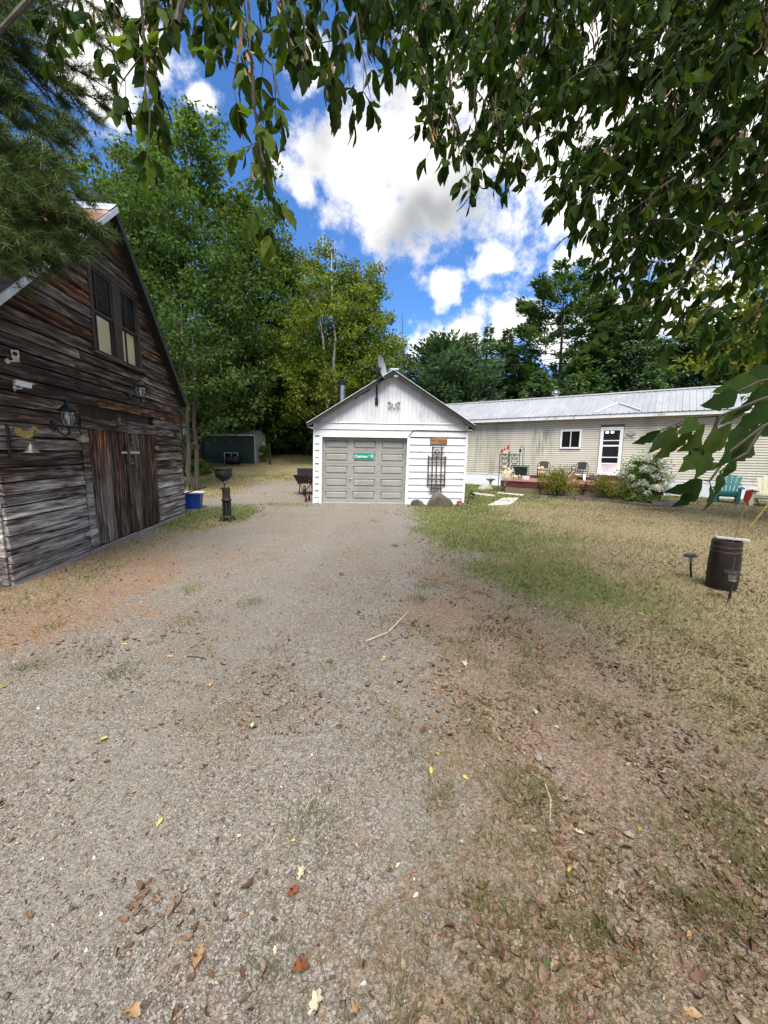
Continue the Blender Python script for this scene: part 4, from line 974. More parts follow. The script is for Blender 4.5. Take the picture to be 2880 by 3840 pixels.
MB().hexa([(-.08, SD / 2 + .002, SH + .30), (SW + .08, SD / 2 + .002, SH + .30), (SW + .08, SD + .12, SH - .03), (-.08, SD + .12, SH - .03), (-.08, SD / 2 + .002, SH + .33), (SW + .08, SD / 2 + .002, SH + .33), (SW + .08, SD + .12, SH), (-.08, SD + .12, SH)]).part('roof_slope', M['shed_roof'], ro)
MB().bar((-.08, -.13, SH - .02), (SW + .08, -.13, SH - .02), .02, .07).part('eave_trim', M['shed_trim'], shed)
t = thing('window_frame', 'old white window frame leaning against the shed wall', 'window frame', (sx0 + 1.28, sy0 - .16, H1(-9.9, 24.8)), 0)
mb = MB(); 
for a in (0, .40, .80): mb.box(a, a + .05, -.02, .02, .0, .68)
mb.box(.05, .80, -.018, .018, .63, .68); mb.box(.05, .80, -.018, .018, .0, .05); mb.part('frame', M['shed_trim'], t)
MB().box(.05, .80, -.004, .004, .05, .63).part('pane', M['dark_pane'], t)
t = thing('black_drum', 'black ribbed plastic drum lying on its side by the shed', 'drum', (sx0 + 1.95, sy0 - .55, H1(-9.2, 24.45) + .24), 0)
mb = MB(); mb.lathe([(.001, -.42), (.20, -.42), (.24, -.38), (.25, -.2), (.26, -.18), (.25, -.16), (.25, .1), (.26, .12), (.25, .14), (.24, .38), (.20, .42), (.001, .42)], (0, 0, 0), 20, axis=(1, .1, 0)); mb.part('body', M['black_plastic'], t, True)
px_, py_ = -7.0, 24.6
t = thing('fence_post', 'weathered wooden fence post standing right of the shed', 'post', (px_, py_, H1(px_, py_) - .1), 0)
mb = MB(); mb.tube([(0, 0, 0), (.02, 0, .7), (-.02, 0, 1.38)], [.07, .065, .06], 8); mb.part('timber', M['dark_wood'], t, True)
t = thing('wire_fence', 'low pale rail fence behind the plants left of the shed', 'fence', (-13.2, 24.2, H1(-12, 24.2)), 0)
for k in range(3): MB().box(k * .85, k * .85 + .08, 0, .08, -.1, 1.0).part('post', M['shed_trim'], t)
for z_ in (.45, .85): MB().box(.08, 1.78, .085, .11, z_, z_ + .05).part('rail', M['shed_trim'], t)

# ------------------------------------------------------------------ house
HROT = math.radians(-35)        # local +x runs right along the front, local -y faces the yard
HP = np.array([13.25, 15.6, 0.0])
# local x = -s (s was measured leftwards), origin at HP
house = thing('mobile_home', 'long low beige sided mobile home with white metal roof', 'house', tuple(HP), HROT)
X0, X1 = -14.2, 4.6; HD = 4.2
SK, SB, EV = .57, .57, 3.25
door_x = (-4.44, -3.56); win_x = (-6.10, -5.21); win_z = (1.90, 2.77)
MB().box(X0 + .02, X1 - .02, .025, .06, .0, EV).part('wall_core', M['sheathing'], house)
MB().box(X0 + .02, X0 + .06, .061, HD, .0, EV).part('end_wall', M['house_siding'], house); MB().box(X1 - .06, X1 - .02, .061, HD, .0, EV).part('end_wall', M['house_siding'], house)
MB().box(X0 + .061, X1 - .061, HD - .04, HD, .0, EV).part('back_wall', M['house_siding'], house)
for k in range(21):
    a = X0 + .02 + k * .9
    if a < X1: MB().box(a + .004, min(a + .896, X1), .0, .018, -.05, SK - .005).part('skirting_panel', M['skirting'], house)
MB().box(X0, X1, -.012, .016, SK - .003, SK + .03).part('skirting_rail', M['skirting'], house)
R = random.Random(21); nrow = 27; rh = (EV - SB - .03) / nrow
for k in range(nrow):
    z0 = SB + .032 + k * rh; z1 = z0 + rh - .013
    cuts = [X0]
    x = X0 - R.uniform(0, 3.0)
    while x < X1:
        x += 3.66
        if X0 + .2 < x < X1 - .2: cuts.append(x)
    cuts.append(X1)
    segs = list(zip(cuts[:-1], cuts[1:])); holes = []
    if z0 < 2.86: holes.append((door_x[0] - .02, door_x[1] + .02))
    if z1 > win_z[0] + .03 and z0 < win_z[1] - .03: holes.append((win_x[0] + .0, win_x[1] - .0))
    for h0, h1 in holes:
        ns = []
        for a, b in segs:
            if b <= h0 or a >= h1: ns.append((a, b)); continue
            if a < h0: ns.append((a, h0))
            if b > h1: ns.append((h1, b))
        segs = ns
    for a, b in segs:
        if b - a > .03: lapped(house, a + .001, b - .001, z0, z1, .018, .022, 'house_siding', 'siding_strip', MB)
# window
w = MB(); wx0, wx1 = win_x; wz0, wz1 = win_z; fw = .075
w.box(wx0, wx1, -.045, .0, wz1 - fw, wz1); w.box(wx0, wx1, -.045, .0, wz0, wz0 + fw); w.box(wx0, wx0 + fw, -.045, .0, wz0 + fw, wz1 - fw); w.box(wx1 - fw, wx1, -.045, .0, wz0 + fw, wz1 - fw)
wo_ = w.part('window', M['white_trim'], house)
xm = (wx0 + wx1) / 2; MB().box(xm - .018, xm + .018, -.03, -.004, wz0 + fw, wz1 - fw).part('mullion', M['white_trim'], wo_)
MB().box(wx0 + fw, xm - .018, -.012, -.006, wz0 + fw, wz1 - fw).part('pane', M['dark_pane'], wo_); MB().box(xm + .018, wx1 - fw, -.018, -.012, wz0 + fw, wz1 - fw).part('pane', M['dark_pane'], wo_)
# storm door
d0, d1 = door_x; dz0, dz1 = .78, 2.84
dm = MB(); dm.box(d0, d0 + .06, -.06, .0, dz0, dz1); dm.box(d1 - .06, d1, -.06, .0, dz0, dz1); dm.box(d0 + .06, d1 - .06, -.06, .0, dz1 - .06, dz1)
fr_ = dm.part('door_frame', M['white_trim'], house)
ds = MB(); a, b = d0 + .065, d1 - .065
ds.box(a, a + .06, -.05, -.015, dz0, dz1 - .065); ds.box(b - .06, b, -.05, -.015, dz0, dz1 - .065)
for z0, z1 in ((dz0, dz0 + .10), (dz0 + .44, dz0 + .50), (dz0 + .73, dz0 + .77), (dz0 + 1.22, dz0 + 1.29), (dz0 + 1.46, dz0 + 1.50), (dz1 - .14, dz1 - .065)): ds.box(a + .06, b - .06, -.048, -.017, z0, z1)
door_ = ds.part('storm_door', M['white_trim'], house)
MB().box(a + .062, b - .062, -.040, -.025, dz0 + .102, dz0 + .438).part('kick_panel', M['white_paint'], door_)
for z0, z1 in ((dz0 + .502, dz0 + .728), (dz0 + .772, dz0 + 1.218), (dz0 + 1.292, dz0 + 1.458), (dz0 + 1.502, dz1 - .142)): MB().box(a + .062, b - .062, -.034, -.030, z0, z1).part('pane', M['dark_pane'], door_)
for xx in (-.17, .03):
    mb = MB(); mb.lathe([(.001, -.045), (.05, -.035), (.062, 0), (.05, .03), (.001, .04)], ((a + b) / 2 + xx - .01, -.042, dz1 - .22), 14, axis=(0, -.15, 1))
    mb.v = [(p[0], -.045 + (p[1] + .042) * .12, p[2]) for p in mb.v]; mb.part('bulb_reflection', M['reflection_glow'], door_, True, label='lamp reflection in the door glass, made as a glowing disc')
MB().box(d0 - .06, d1 + .06, -.14, .0, dz0 - .04, dz0 - .002).part('door_sill', M['white_trim'], house)
MB().box(a + .3, a + .34, -.09, -.05, dz0 + 1.0, dz0 + 1.12).part('door_handle', M['black_iron'], door_).location = (.33, 0, 0)
mb = MB(); mb.box(-3.36, -3.20, -.05, .0, 2.47, 2.63)
for sx_ in (-.12, .1): mb.lathe([(.001, -.02), (.045, -.01), (.06, .06), (.001, .065)], (-3.28 + sx_, -.10, 2.55), 12, axis=(sx_ * 3, -.8, -.5))
mb.part('porch_light', M['steel_ring'], house, True)
# roof
RZ = 4.53; OH = .32; FZ0, FZ1 = 3.22, 3.37
MB().box(X0 - .15, X1 + .15, -OH, -OH + .03, FZ0, FZ1).part('fascia', M['fascia_white'], house)
MB().box(X0 - .15, X1 + .15, -OH + .031, .0, FZ0 + .015, FZ0 + .03).part('soffit', M['house_siding'], house)
rf = link('roof', None, house)
npan = 21; pw_ = (X1 - X0 + .3) / npan
def rpt(x, u, up): # u 0 eave .. 1 ridge
    y0, y1 = -OH - .03, HD / 2; L = math.hypot(y1 - y0, RZ - FZ1); ny_, nz_ = -(RZ - FZ1) / L, (y1 - y0) / L
    return (x, y0 + (y1 - y0) * u + ny_ * up, FZ1 + .012 + (RZ - FZ1) * u + nz_ * up)
for k in range(npan):
    a = X0 - .15 + k * pw_; mb = MB(); xs = []
    for j in range(4):
        c = a + pw_ * (j / 4); xs += [(c, 0), (c + .014, .024), (c + .034, .024), (c + .048, 0)]
        for e in (.10, .15): xs += [(c + e, .0), (c + e + .008, .005), (c + e + .016, .0)]
    xs.append((a + pw_ - .002, 0)); vs = []
    for x, h_ in xs: vs += [rpt(x, 0, h_), rpt(x, 1, h_)]
    mb.add(vs, [(2 * j, 2 * j + 2, 2 * j + 3, 2 * j + 1) for j in range(len(xs) - 1)]); mb.part('roof_panel', M['house_roof'], rf)
MB().hexa([(X0 - .15, HD / 2 + .01, RZ - .03), (X1 + .15, HD / 2 + .01, RZ - .03), (X1 + .15, HD + OH, FZ1 - .03), (X0 - .15, HD + OH, FZ1 - .03), (X0 - .15, HD / 2 + .01, RZ + .01), (X1 + .15, HD / 2 + .01, RZ + .01), (X1 + .15, HD + OH, FZ1), (X0 - .15, HD + OH, FZ1)]).part('rear_slope', M['house_roof'], rf)
mb = MB(); mb.add([rpt(X0 - .15, .95, .035), rpt(X1 + .15, .95, .035), (X1 + .15, HD / 2, RZ + .06), (X0 - .15, HD / 2, RZ + .06), (X1 + .15, HD / 2 + .15, RZ + .0), (X0 - .15, HD / 2 + .15, RZ + .0)], [(0, 1, 2, 3), (3, 2, 4, 5)]); mb.part('ridge_cap', M['house_roof'], rf)
MB().prism([(0, FZ0), (HD / 2, RZ - .04), (HD, FZ0)], X1 - .01, X1 + .02).part('gable_end', M['house_siding'], rf)
for o in rf.children:
    if o.name.startswith('gable_end'):
        for v in o.data.vertices: v.co = (v.co.y, v.co.x, v.co.z)
        o.data.flip_normals()
for (a, ua, b, ub) in ((-4.72, .04, -3.98, .45), (-3.90, .45, -3.02, .07)):
    MB().bar(rpt(a, ua, .045), rpt(b, ub, .045), .05, .05).part('rain_diverter', M['fascia_white'], rf)
def turbine(x, label):
    c, s = math.cos(HROT), math.sin(HROT); lx, ly = x, HD / 2 + .12
    t = thing('roof_turbine', label, 'roof vent', (HP[0] + c * lx - s * ly, HP[1] + s * lx + c * ly, RZ - .06), HROT, 'turbine vents on the house roof')
    mb = MB(); mb.lathe([(.16, .0), (.15, .12), (.15, .18), (.001, .18)], (0, 0, 0), 16); mb.part('collar', M['galvanised'], t, True)
    mb = MB(); mb.lathe([(.001, .18), (.12, .18), (.20, .24), (.215, .31), (.17, .38), (.08, .41), (.001, .415)], (0, 0, 0), 18); mb.part('drum', M['black_iron'], t, True)
    fin = MB()
    for k in range(16):
        a = 2 * math.pi * k / 16
        pts = [(r_ * math.cos(a + q_), r_ * math.sin(a + q_), z_) for r_, z_, q_ in ((.16, .18, 0), (.225, .25, .1), (.235, .31, .2), (.19, .385, .3), (.09, .425, .4))]
        pts2 = [(r_ * math.cos(a + q_ + .22), r_ * math.sin(a + q_ + .22), z_) for r_, z_, q_ in ((.16, .18, 0), (.225, .25, .1), (.235, .31, .2), (.19, .385, .3), (.09, .425, .4))]
        fin.add(pts + pts2, [(i, i + 1, i + 6, i + 5) for i in range(4)])
    fin.lathe([(.001, .425), (.10, .425), (.08, .445), (.001, .45)], (0, 0, 0), 16)
    fin.part('vanes', M['steel_ring'], t, True); return t
turbine(-6.95, 'round metal turbine vent on the roof ridge, left of the two'); turbine(.15, 'round metal turbine vent on the roof ridge by the near leaves')
def hpt(x, y, z=0.0):
    c, s = math.cos(HROT), math.sin(HROT); return (HP[0] + c * x - s * y, HP[1] + s * x + c * y, z)
def hloc(px, py, z):
    "house-local x,y of a photo pixel on the level z"
    q_ = gp(px, py, z) - HP; c, s = math.cos(HROT), math.sin(HROT); return c * q_[0] + s * q_[1], -s * q_[0] + c * q_[1]

# ------------------------------------------------------------------ deck
DZ = .5; DK0, DK1, DKF = -7.77, -1.9, -3.12
deck = thing('wooden_deck', 'low red brown wooden deck in front of the house door', 'deck', tuple(HP), HROT)
n = 42; bw = (DK1 - DK0) / n
for k in range(n):
    a = DK0 + k * bw; j = R.uniform(-.02, .02)
    MB().box(a + .003, a + bw - .004, DKF - .03 + j * .5, -.03, DZ - .035 + R.uniform(0, .003), DZ).part('deck_board', M['deck_board'], deck)
MB().box(DK0, DK1, DKF, DKF + .04, DZ - .27, DZ - .038).part('front_joist', M['deck_red'], deck)
MB().box(DK0, DK0 + .04, DKF + .041, -.03, DZ - .27, DZ - .038).part('side_joist', M['deck_red'], deck); MB().box(DK1 - .04, DK1, DKF + .041, -.03, DZ - .27, DZ - .038).part('side_joist', M['deck_red'], deck)
MB().box(DK0 + .041, DK1 - .041, -.16, -.12, DZ + .002, DZ + .12).part('ledger', M['deck_red'], deck)
for k in range(5):
    a = DK0 + .05 + k * (DK1 - DK0 - .2) / 4; MB().box(a, a + .09, DKF + .045, DKF + .13, -.1, DZ - .04).part('post', M['deck_red'], deck)
lt = link('lattice', None, deck); lz0, lz1 = -.06, DZ - .272; hh_ = lz1 - lz0
base = MB().bar((-hh_ / 2, 0, lz0), (hh_ / 2, 0, lz1), .026, .006, up=(0, 1, 0)).mesh('lattice_slat', M['lattice']); base2 = MB().bar((hh_ / 2, .008, lz0), (-hh_ / 2, .008, lz1), .026, .006, up=(0, 1, 0)).mesh('lattice_slat', M['lattice'])
k = DK0 + .2
while k < DK1 - .2:
    link('lattice_slat', base, lt, (k, DKF + .015, 0)); link('lattice_slat', base2, lt, (k, DKF + .015, 0)); k += .085
MB().box(d0 - .02, d1 + .02, -.34, -.165, DZ + .002, DZ + .20).part('door_step', M['deck_red'], deck)
t = thing('door_mat', 'pale pink mat strip lying on the deck below the door', 'mat', hpt(-3.9, -.62, DZ + .004), HROT); MB().hexa([(-.55, -.10, 0), (.62, -.10, 0), (.62, .10, 0), (-.55, .10, 0), (-.55, -.10, .02), (.62, -.10, .02), (.62, .10, .02), (-.55, .10, .02)]).part('mat', M['terracotta'], t)

def on_deck(px, py): x, y = hloc(px, py, DZ); return x, min(y, -.52)
# metal screen
x, y = hloc(1868, 1818, 0)
x0s, ys = on_deck(1900, 1799)
sx0_, sy0_ = -8.02, -2.75
t = thing('garden_screen', 'black wrought iron screen panel standing at the left end of the deck', 'screen', hpt(-8.02, -2.7, .0), HROT + math.radians(18))
sc = MB()
for xx in (0, .42, .84): sc.tube([(xx, 0, -.02), (xx, 0, 1.72 if xx else 1.62)], .016, 6)
for z_ in (1.60, .98, .82): sc.tube([(0, 0, z_), (.84, 0, z_)], .014, 6)
sc.tube([(.40, 0, 0.5), (.40, 0, 1.72)], .03, 6); sc.part('frame', M['black_iron'], t, True)
sr = MB()
for cx in (.21, .63):
    for sgn in (-1, 1):
        for z0 in (1.06, 1.30, 1.52):
            sr.tube([(cx + sgn * (.02 + .13 * math.sin(a)), 0, z0 + .10 * math.cos(a)) for a in np.linspace(0, 4.6, 12)], .010, 5)
        sr.tube([(cx + sgn * .19, 0, 1.0), (cx + sgn * .05, 0, 1.2), (cx + sgn * .16, 0, 1.4), (cx, 0, 1.59)], .010, 5)
    sr.tube([(cx, 0, .98), (cx, 0, 1.6)], .008, 5)
    for a in (.1, .21, .32): sr.tube([(cx - .21 + a, 0, .0), (cx - .21 + a, 0, .82)], .007, 5)
sr.part('scrollwork', M['black_iron'], t, True)
# flag and shepherd hooks
t = thing('flag_pole', 'small red and white maple leaf flag on a rod above the iron screen', 'flag', hpt(-7.62, -2.62, 0), HROT)
mb = MB(); mb.tube([(0, 0, -.02), (0, 0, 1.95), (-.01, 0, 2.28)], .008, 6); mb.part('rod', M['steel_ring'], t, True)
fl = MB(); 
def flg(u0, u1, nm, mt):
    m_ = MB(); vs = []
    for i in range(5):
        u = u0 + (u1 - u0) * i / 4
        for v in (0, .5, 1): vs.append((-.02 - u * .36, -.05 * math.sin(u * 7 + v), 2.02 - u * .26 - (1 - v) * .22 * (1 - .45 * u) + .03 * math.sin(u * 9)))
    m_.add(vs, [(3 * i + j, 3 * i + 3 + j, 3 * i + 4 + j, 3 * i + 1 + j) for i in range(4) for j in range(2)]); return m_.part(nm, mt, t, True)
flg(0, .27, 'red_band', M['flag_red']); flg(.27, .74, 'white_field', M['flag_white']); flg(.74, 1, 'red_band', M['flag_red'])
mb = MB(); lp = [(0, .1), (.03, .05), (.08, .06), (.06, .02), (.09, -.01), (.05, -.03), (.05, -.06), (.01, -.05), (.008, -.09), (-.008, -.09), (-.01, -.05), (-.05, -.06), (-.05, -.03), (-.09, -.01), (-.06, .02), (-.08, .06), (-.03, .05)]
mb.prism([(-.20 + a * .7, 1.82 + b * .8) for a, b in lp], -.075, -.068); mb.part('maple_leaf', M['flag_red'], t)
t = thing('shepherd_hook', 'black shepherd hook with a hanging lamp beside the iron screen', 'hook', hpt(-7.12, -2.35, DZ), HROT)
mb = MB(); mb.tube([(0, 0, 0), (0, 0, 1.42), (-.03, 0, 1.47), (-.10, 0, 1.47), (-.12, 0, 1.42), (-.12, 0, 1.36)], .011, 6); mb.tube([(.06, 0, 0), (.06, 0, 1.47)], .009, 6); mb.part('rod', M['black_iron'], t, True)
mb = MB(); mb.lathe([(.001, -.12), (.04, -.11), (.05, -.03), (.07, -.02), (.02, .03), (.001, .04)], (-.12, 0, 1.33), 12); mb.part('lamp', M['black_iron'], t, True)
# statues
def blob_figure(mb, segs, seg=10):
    for pts, rad in segs: mb.tube(pts, rad, seg)
x, y = on_deck(1896, 1799)
t = thing('cherub_statue', 'cream cherub pair statue at the front left corner of the deck', 'statue', hpt(x, y + .12, DZ), HROT)
mb = MB(); mb.box(-.16, .16, -.12, .12, 0, .06); mb.lathe([(.001, .06), (.13, .06), (.11, .16), (.001, .18)], (0, 0, 0), 12); mb.part('base', M['plaster_cream'], t, True)
for sx_, hz in ((-.09, .55), (.08, .48)):
    mb = MB(); blob_figure(mb, [([(sx_, 0, .14), (sx_, 0, .24), (sx_ * .9, 0, .36), (sx_ * .9, 0, .42), (sx_ * .9, -.01, hz - .09), (sx_ * .9, -.01, hz - .03), (sx_ * .9, -.01, hz + .04), (sx_ * .9, -.01, hz + .07)], [.07, .085, .08, .045, .05, .07, .06, .01]), ([(sx_ - .06, 0, .38), (sx_ - .12, -.05, .28), (sx_ * .2, -.1, .24)], [.035, .028, .02]), ([(sx_ + .06, 0, .38), (sx_ + .12, -.05, .30), (sx_ + .02, -.1, .24)], [.035, .028, .02]), ([(sx_ - .04, -.02, .2), (sx_ - .05, -.12, .18), (sx_ - .05, -.13, .06)], [.05, .04, .03]), ([(sx_ + .04, -.02, .2), (sx_ + .05, -.12, .18), (sx_ + .05, -.13, .06)], [.05, .04, .03])]); mb.part('cherub', M['plaster_cream'], t, True)
mb = MB()
for s_ in (-1, 1): mb.prism([(s_ * .12, .30), (s_ * .28, .40), (s_ * .29, .50), (s_ * .20, .48), (s_ * .14, .40)], .05, .07)
mb.part('wing', M['plaster_cream'], t)
x, y = on_deck(2027, 1803)
t = thing('boy_figurine', 'tan boy figurine standing on the deck edge left of the shrub', 'figurine', hpt(x, y + .1, DZ), HROT)
mb = MB(); mb.lathe([(.001, 0), (.13, 0), (.12, .03), (.001, .04)], (0, 0, 0), 14); mb.part('base', M['plaster_brown'], t, True)
mb = MB(); blob_figure(mb, [([(-.04, 0, .03), (-.04, 0, .14), (-.05, 0, .24)], [.03, .035, .045]), ([(.04, 0, .03), (.05, 0, .14), (.05, 0, .24)], [.03, .035, .045])]); mb.part('trousers', M['plaster_brown'], t, True)
mb = MB(); blob_figure(mb, [([(0, 0, .22), (0, 0, .30), (0, 0, .40), (0, 0, .45)], [.085, .09, .085, .04]), ([(-.09, 0, .41), (-.13, -.03, .32), (-.03, -.1, .31)], [.035, .03, .02]), ([(.09, 0, .41), (.13, -.03, .32), (.03, -.1, .31)], [.035, .03, .02])]); mb.part('body', M['plaster_tan'], t, True)
mb = MB(); blob_figure(mb, [([(0, 0, .43), (0, -.01, .47), (0, -.01, .53), (0, -.01, .58), (0, 0, .61)], [.03, .065, .075, .055, .01])]); mb.part('head', M['plaster_tan'], t, True)
mb = MB(); blob_figure(mb, [([(0, .01, .56), (0, .01, .60), (0, .01, .63)], [.078, .06, .01])]); mb.part('hair', M['plaster_cream'], t, True)
x, y = on_deck(2012, 1804); boulder('deck_pebble', 'small pale stone on the deck beside the boy figurine', hpt(x, y + .08, DZ), .05, .04, .06, 'stone', 31, cat='stone', sub=2)
x, y = on_deck(1928, 1796); t = thing('sleeping_figure', 'low cream animal ornament lying on the deck beside the cherubs', 'ornament', hpt(x, y + .1, DZ), HROT)
mb = MB(); blob_figure(mb, [([(-.18, 0, .05), (-.08, 0, .08), (.06, 0, .09), (.15, 0, .06)], [.03, .08, .085, .04]), ([(.13, 0, .1), (.19, 0, .15), (.25, 0, .13)], [.05, .06, .03])]); mb.box(-.24, .22, -.09, .09, 0, .02); mb.part('body', M['plaster_cream'], t, True)
x, y = -7.05, -1.95; t = thing('white_planter', 'small white box planter on the deck behind the cherubs', 'planter', hpt(x, y, DZ), HROT); tub(MB(), .15, .08, .17, .1, .16).part('box', M['white_plastic'], t)
# green bench pad / kneeler
x, y = on_deck(1978, 1786)
t = thing('garden_kneeler', 'green topped folding kneeler with black cloth on the deck', 'kneeler', hpt(x, y + .1, DZ), HROT)
mb = MB()
for s_ in (-1, 1): mb.tube([(.38 * s_, -.14, 0), (.38 * s_, -.14, .60), (.38 * s_, .14, .60), (.38 * s_, .14, 0)], .014, 6)
mb.part('frame', M['green_plastic'], t, True); MB().box(-.37, .37, -.15, .15, .54, .60).part('pad', M['green_plastic'], t)
mb = MB(); mb.prism([(-.33, .52), (.33, .52), (.34, .30), (.27, .06), (-.18, .06), (-.25, .32)], -.10, .10); mb.part('tool_bag', M['black_plastic'], t)
# patio chairs
def patio_chair(label, x, y, rz):
    t = thing('patio_chair', label, 'chair', hpt(x, y, DZ), HROT + rz, 'dark metal patio chairs on the deck')
    mb = MB(); mb.tube([(-.26, .24, .0), (-.27, .22, .40), (-.27, .24, .62), (-.22, .26, .74), (-.10, .28, .80), (.10, .28, .80), (.22, .26, .74), (.27, .24, .62), (.27, .22, .40), (.26, .24, 0)], .014, 8)
    mb.part('back_frame', M['black_iron'], t, True)
    for s_ in (-1, 1): mb = MB(); mb.tube([(.27 * s_, .24, .62), (.27 * s_, .0, .64), (.27 * s_, -.2, .60), (.26 * s_, -.24, .40), (.26 * s_, -.25, 0)], .013, 8); mb.part('arm', M['black_iron'], t, True)
    mb = MB(); mb.hexa([(-.24, -.24, .40), (.24, -.24, .40), (.24, .20, .38), (-.24, .20, .38), (-.24, -.24, .425), (.24, -.24, .425), (.24, .20, .405), (-.24, .20, .405)]); mb.part('seat', M['mesh_fabric'], t)
    mb = MB(); mb.hexa([(-.18, .22, .48), (.18, .22, .48), (.18, .24, .48), (-.18, .24, .48), (-.17, .26, .77), (.17, .26, .77), (.17, .28, .77), (-.17, .28, .77)]); mb.part('backrest', M['mesh_fabric'], t)
    mb = MB(); mb.tube([(-.26, -.2, .40), (.26, -.2, .40)], .012, 6); mb.tube([(-.26, .2, .38), (.26, .2, .38)], .012, 6); mb.tube([(-.18, .22, .40), (-.18, .25, .78)], .010, 6); mb.tube([(.18, .22, .40), (.18, .25, .78)], .010, 6); mb.part('seat_rail', M['black_iron'], t, True)
    return t
x, y = on_deck(2083, 1786); patio_chair('dark mesh patio chair on the deck under the house window', x, y - .0, math.radians(12))
x, y = on_deck(2195, 1793); patio_chair('dark mesh patio chair on the deck beside the storm door', x, y + .08, math.radians(-14))
x, y = on_deck(2137, 1790)
t = thing('glass_table', 'small round glass top table between the two patio chairs', 'table', hpt(x, y - .05, DZ), HROT)
mb = MB(); mb.lathe([(.001, .70), (.36, .70), (.36, .708), (.001, .708)], (0, 0, 0), 28); mb.part('glass_top', M['clear_glass'], t, True)
mb = MB(); mb.lathe([(.355, .694), (.37, .694), (.37, .712), (.355, .712)], (0, 0, 0), 28); mb.part('rim', M['steel_ring'], t, True)
mb = MB()
for k in range(3):
    a = 2.1 * k + .4; mb.tube([(.3 * math.cos(a), .3 * math.sin(a), 0), (.04 * math.cos(a), .04 * math.sin(a), .35), (.26 * math.cos(a), .26 * math.sin(a), .695)], .012, 6)
mb.part('legs', M['steel_ring'], t, True)
x, y = on_deck(2184, 1797); t = thing('step_stool', 'white plastic step stool on the deck before the right chair', 'stool', hpt(x, y, DZ), HROT + .1)
mb = MB(); mb.hexa([(-.22, -.15, .24), (.22, -.15, .24), (.22, .15, .24), (-.22, .15, .24), (-.20, -.13, .275), (.20, -.13, .275), (.20, .13, .275), (-.20, .13, .275)]); mb.part('top', M['white_plastic'], t)
for sx_ in (-1, 1):
    for sy_ in (-1, 1): MB().hexa([(sx_ * .21 - .04, sy_ * .14 - .03, 0), (sx_ * .21 + .04, sy_ * .14 - .03, 0), (sx_ * .21 + .04, sy_ * .14 + .03, 0), (sx_ * .21 - .04, sy_ * .14 + .03, 0), (sx_ * .18 - .05, sy_ * .12 - .03, .238), (sx_ * .18 + .05, sy_ * .12 - .03, .238), (sx_ * .18 + .05, sy_ * .12 + .03, .238), (sx_ * .18 - .05, sy_ * .12 + .03, .238)]).part('leg', M['white_plastic'], t)
x, y = on_deck(2072, 1786); t = thing('folded_towel', 'white cloth lying on the seat of the left patio chair', 'cloth', hpt(x - .04, y - .02, DZ + .425), HROT); boulder('cloth', 'x', (0, 0, 0), .16, .12, .08, 'flag_white', 77, sub=2)
_c = [o for o in bpy.data.objects if o.name.startswith('cloth') and o.type == 'MESH'][-1]; _c.parent = t; del _c['label']; del _c['category']
# pot, watering can, gazing ball
x, y = on_deck(2148, 1798); t = thing('flower_pot', 'square terracotta planter with a thin plant on the deck', 'planter', hpt(x, y - .05, DZ), HROT); tub(MB(), .17, .13, .23, .18, .26).part('pot', M['terracotta'], t); POT = hpt(x, y - .05, DZ + .22)
MB().box(-.19, .19, -.14, .14, .18, .21).part('soil', M['soil'], t)
x, y = on_deck(2118, 1800); t = thing('watering_can', 'green watering can with pale spout behind the round shrub', 'watering can', hpt(x, y - .02, DZ), HROT)
mb = MB(); mb.lathe([(.001, 0), (.11, 0), (.12, .02), (.11, .20), (.09, .24), (.001, .245)], (0, 0, 0), 16); mb.part('body', M['green_plastic'], t, True)
mb = MB(); mb.tube([(.09, 0, .10), (.22, 0, .22), (.30, 0, .36)], [.025, .018, .014], 8); mb.lathe([(.001, 0), (.02, 0), (.05, .05), (.001, .055)], (.30, 0, .36), 10, axis=(.6, 0, .8)); mb.part('spout', M['white_plastic'], t, True)
mb = MB(); mb.tube([(-.06, 0, .24), (-.08, 0, .34), (.04, 0, .34), (.06, 0, .24)], .012, 6); mb.lathe([(.001, -.04), (.06, -.03), (.075, 0), (.05, .04), (.001, .05)], (-.10, -.02, .32), 10); mb.part('handle', M['white_plastic'], t, True)
x, y = on_deck(2230, 1812); t = thing('gazing_ball', 'blue silver gazing bowl in an ornate dark iron stand on the deck', 'ornament', hpt(x, y + .1, DZ), HROT)
mb = MB(); mb.lathe([(.001, .10), (.12, .12), (.20, .20), (.215, .28), (.20, .33), (.17, .31), (.12, .22), (.001, .19)], (0, 0, 0), 22); mb.part('bowl', M['chrome_ball'], t, True)
mb = MB()
for k in range(4):
    a = math.pi / 2 * k + .5; c, s_ = math.cos(a), math.sin(a)
    mb.tube([(c * .22, s_ * .22, 0), (c * .10, s_ * .10, .06), (c * .16, s_ * .16, .12), (c * .25, s_ * .25, .24), (c * .24, s_ * .24, .38), (c * .18, s_ * .18, .40)], .014, 6)
mb.tube([(.25 * math.cos(a), .25 * math.sin(a), .26) for a in np.linspace(0, 6.28, 20)], .010, 6); mb.part('stand', M['plaster_brown'], t, True)
x, y = on_deck(2196, 1816); t = thing('deck_ornament', 'tiny dark bird ornament on the deck edge before the gazing bowl', 'ornament', hpt(x, y + .08, DZ), HROT)
mb = MB(); blob_figure(mb, [([(-.06, 0, .05), (0, 0, .06), (.05, 0, .10), (.06, 0, .14)], [.02, .045, .035, .02])]); mb.tube([(0, 0, 0), (0, 0, .05)], .015, 6); mb.part('body', M['plaster_brown'], t, True)

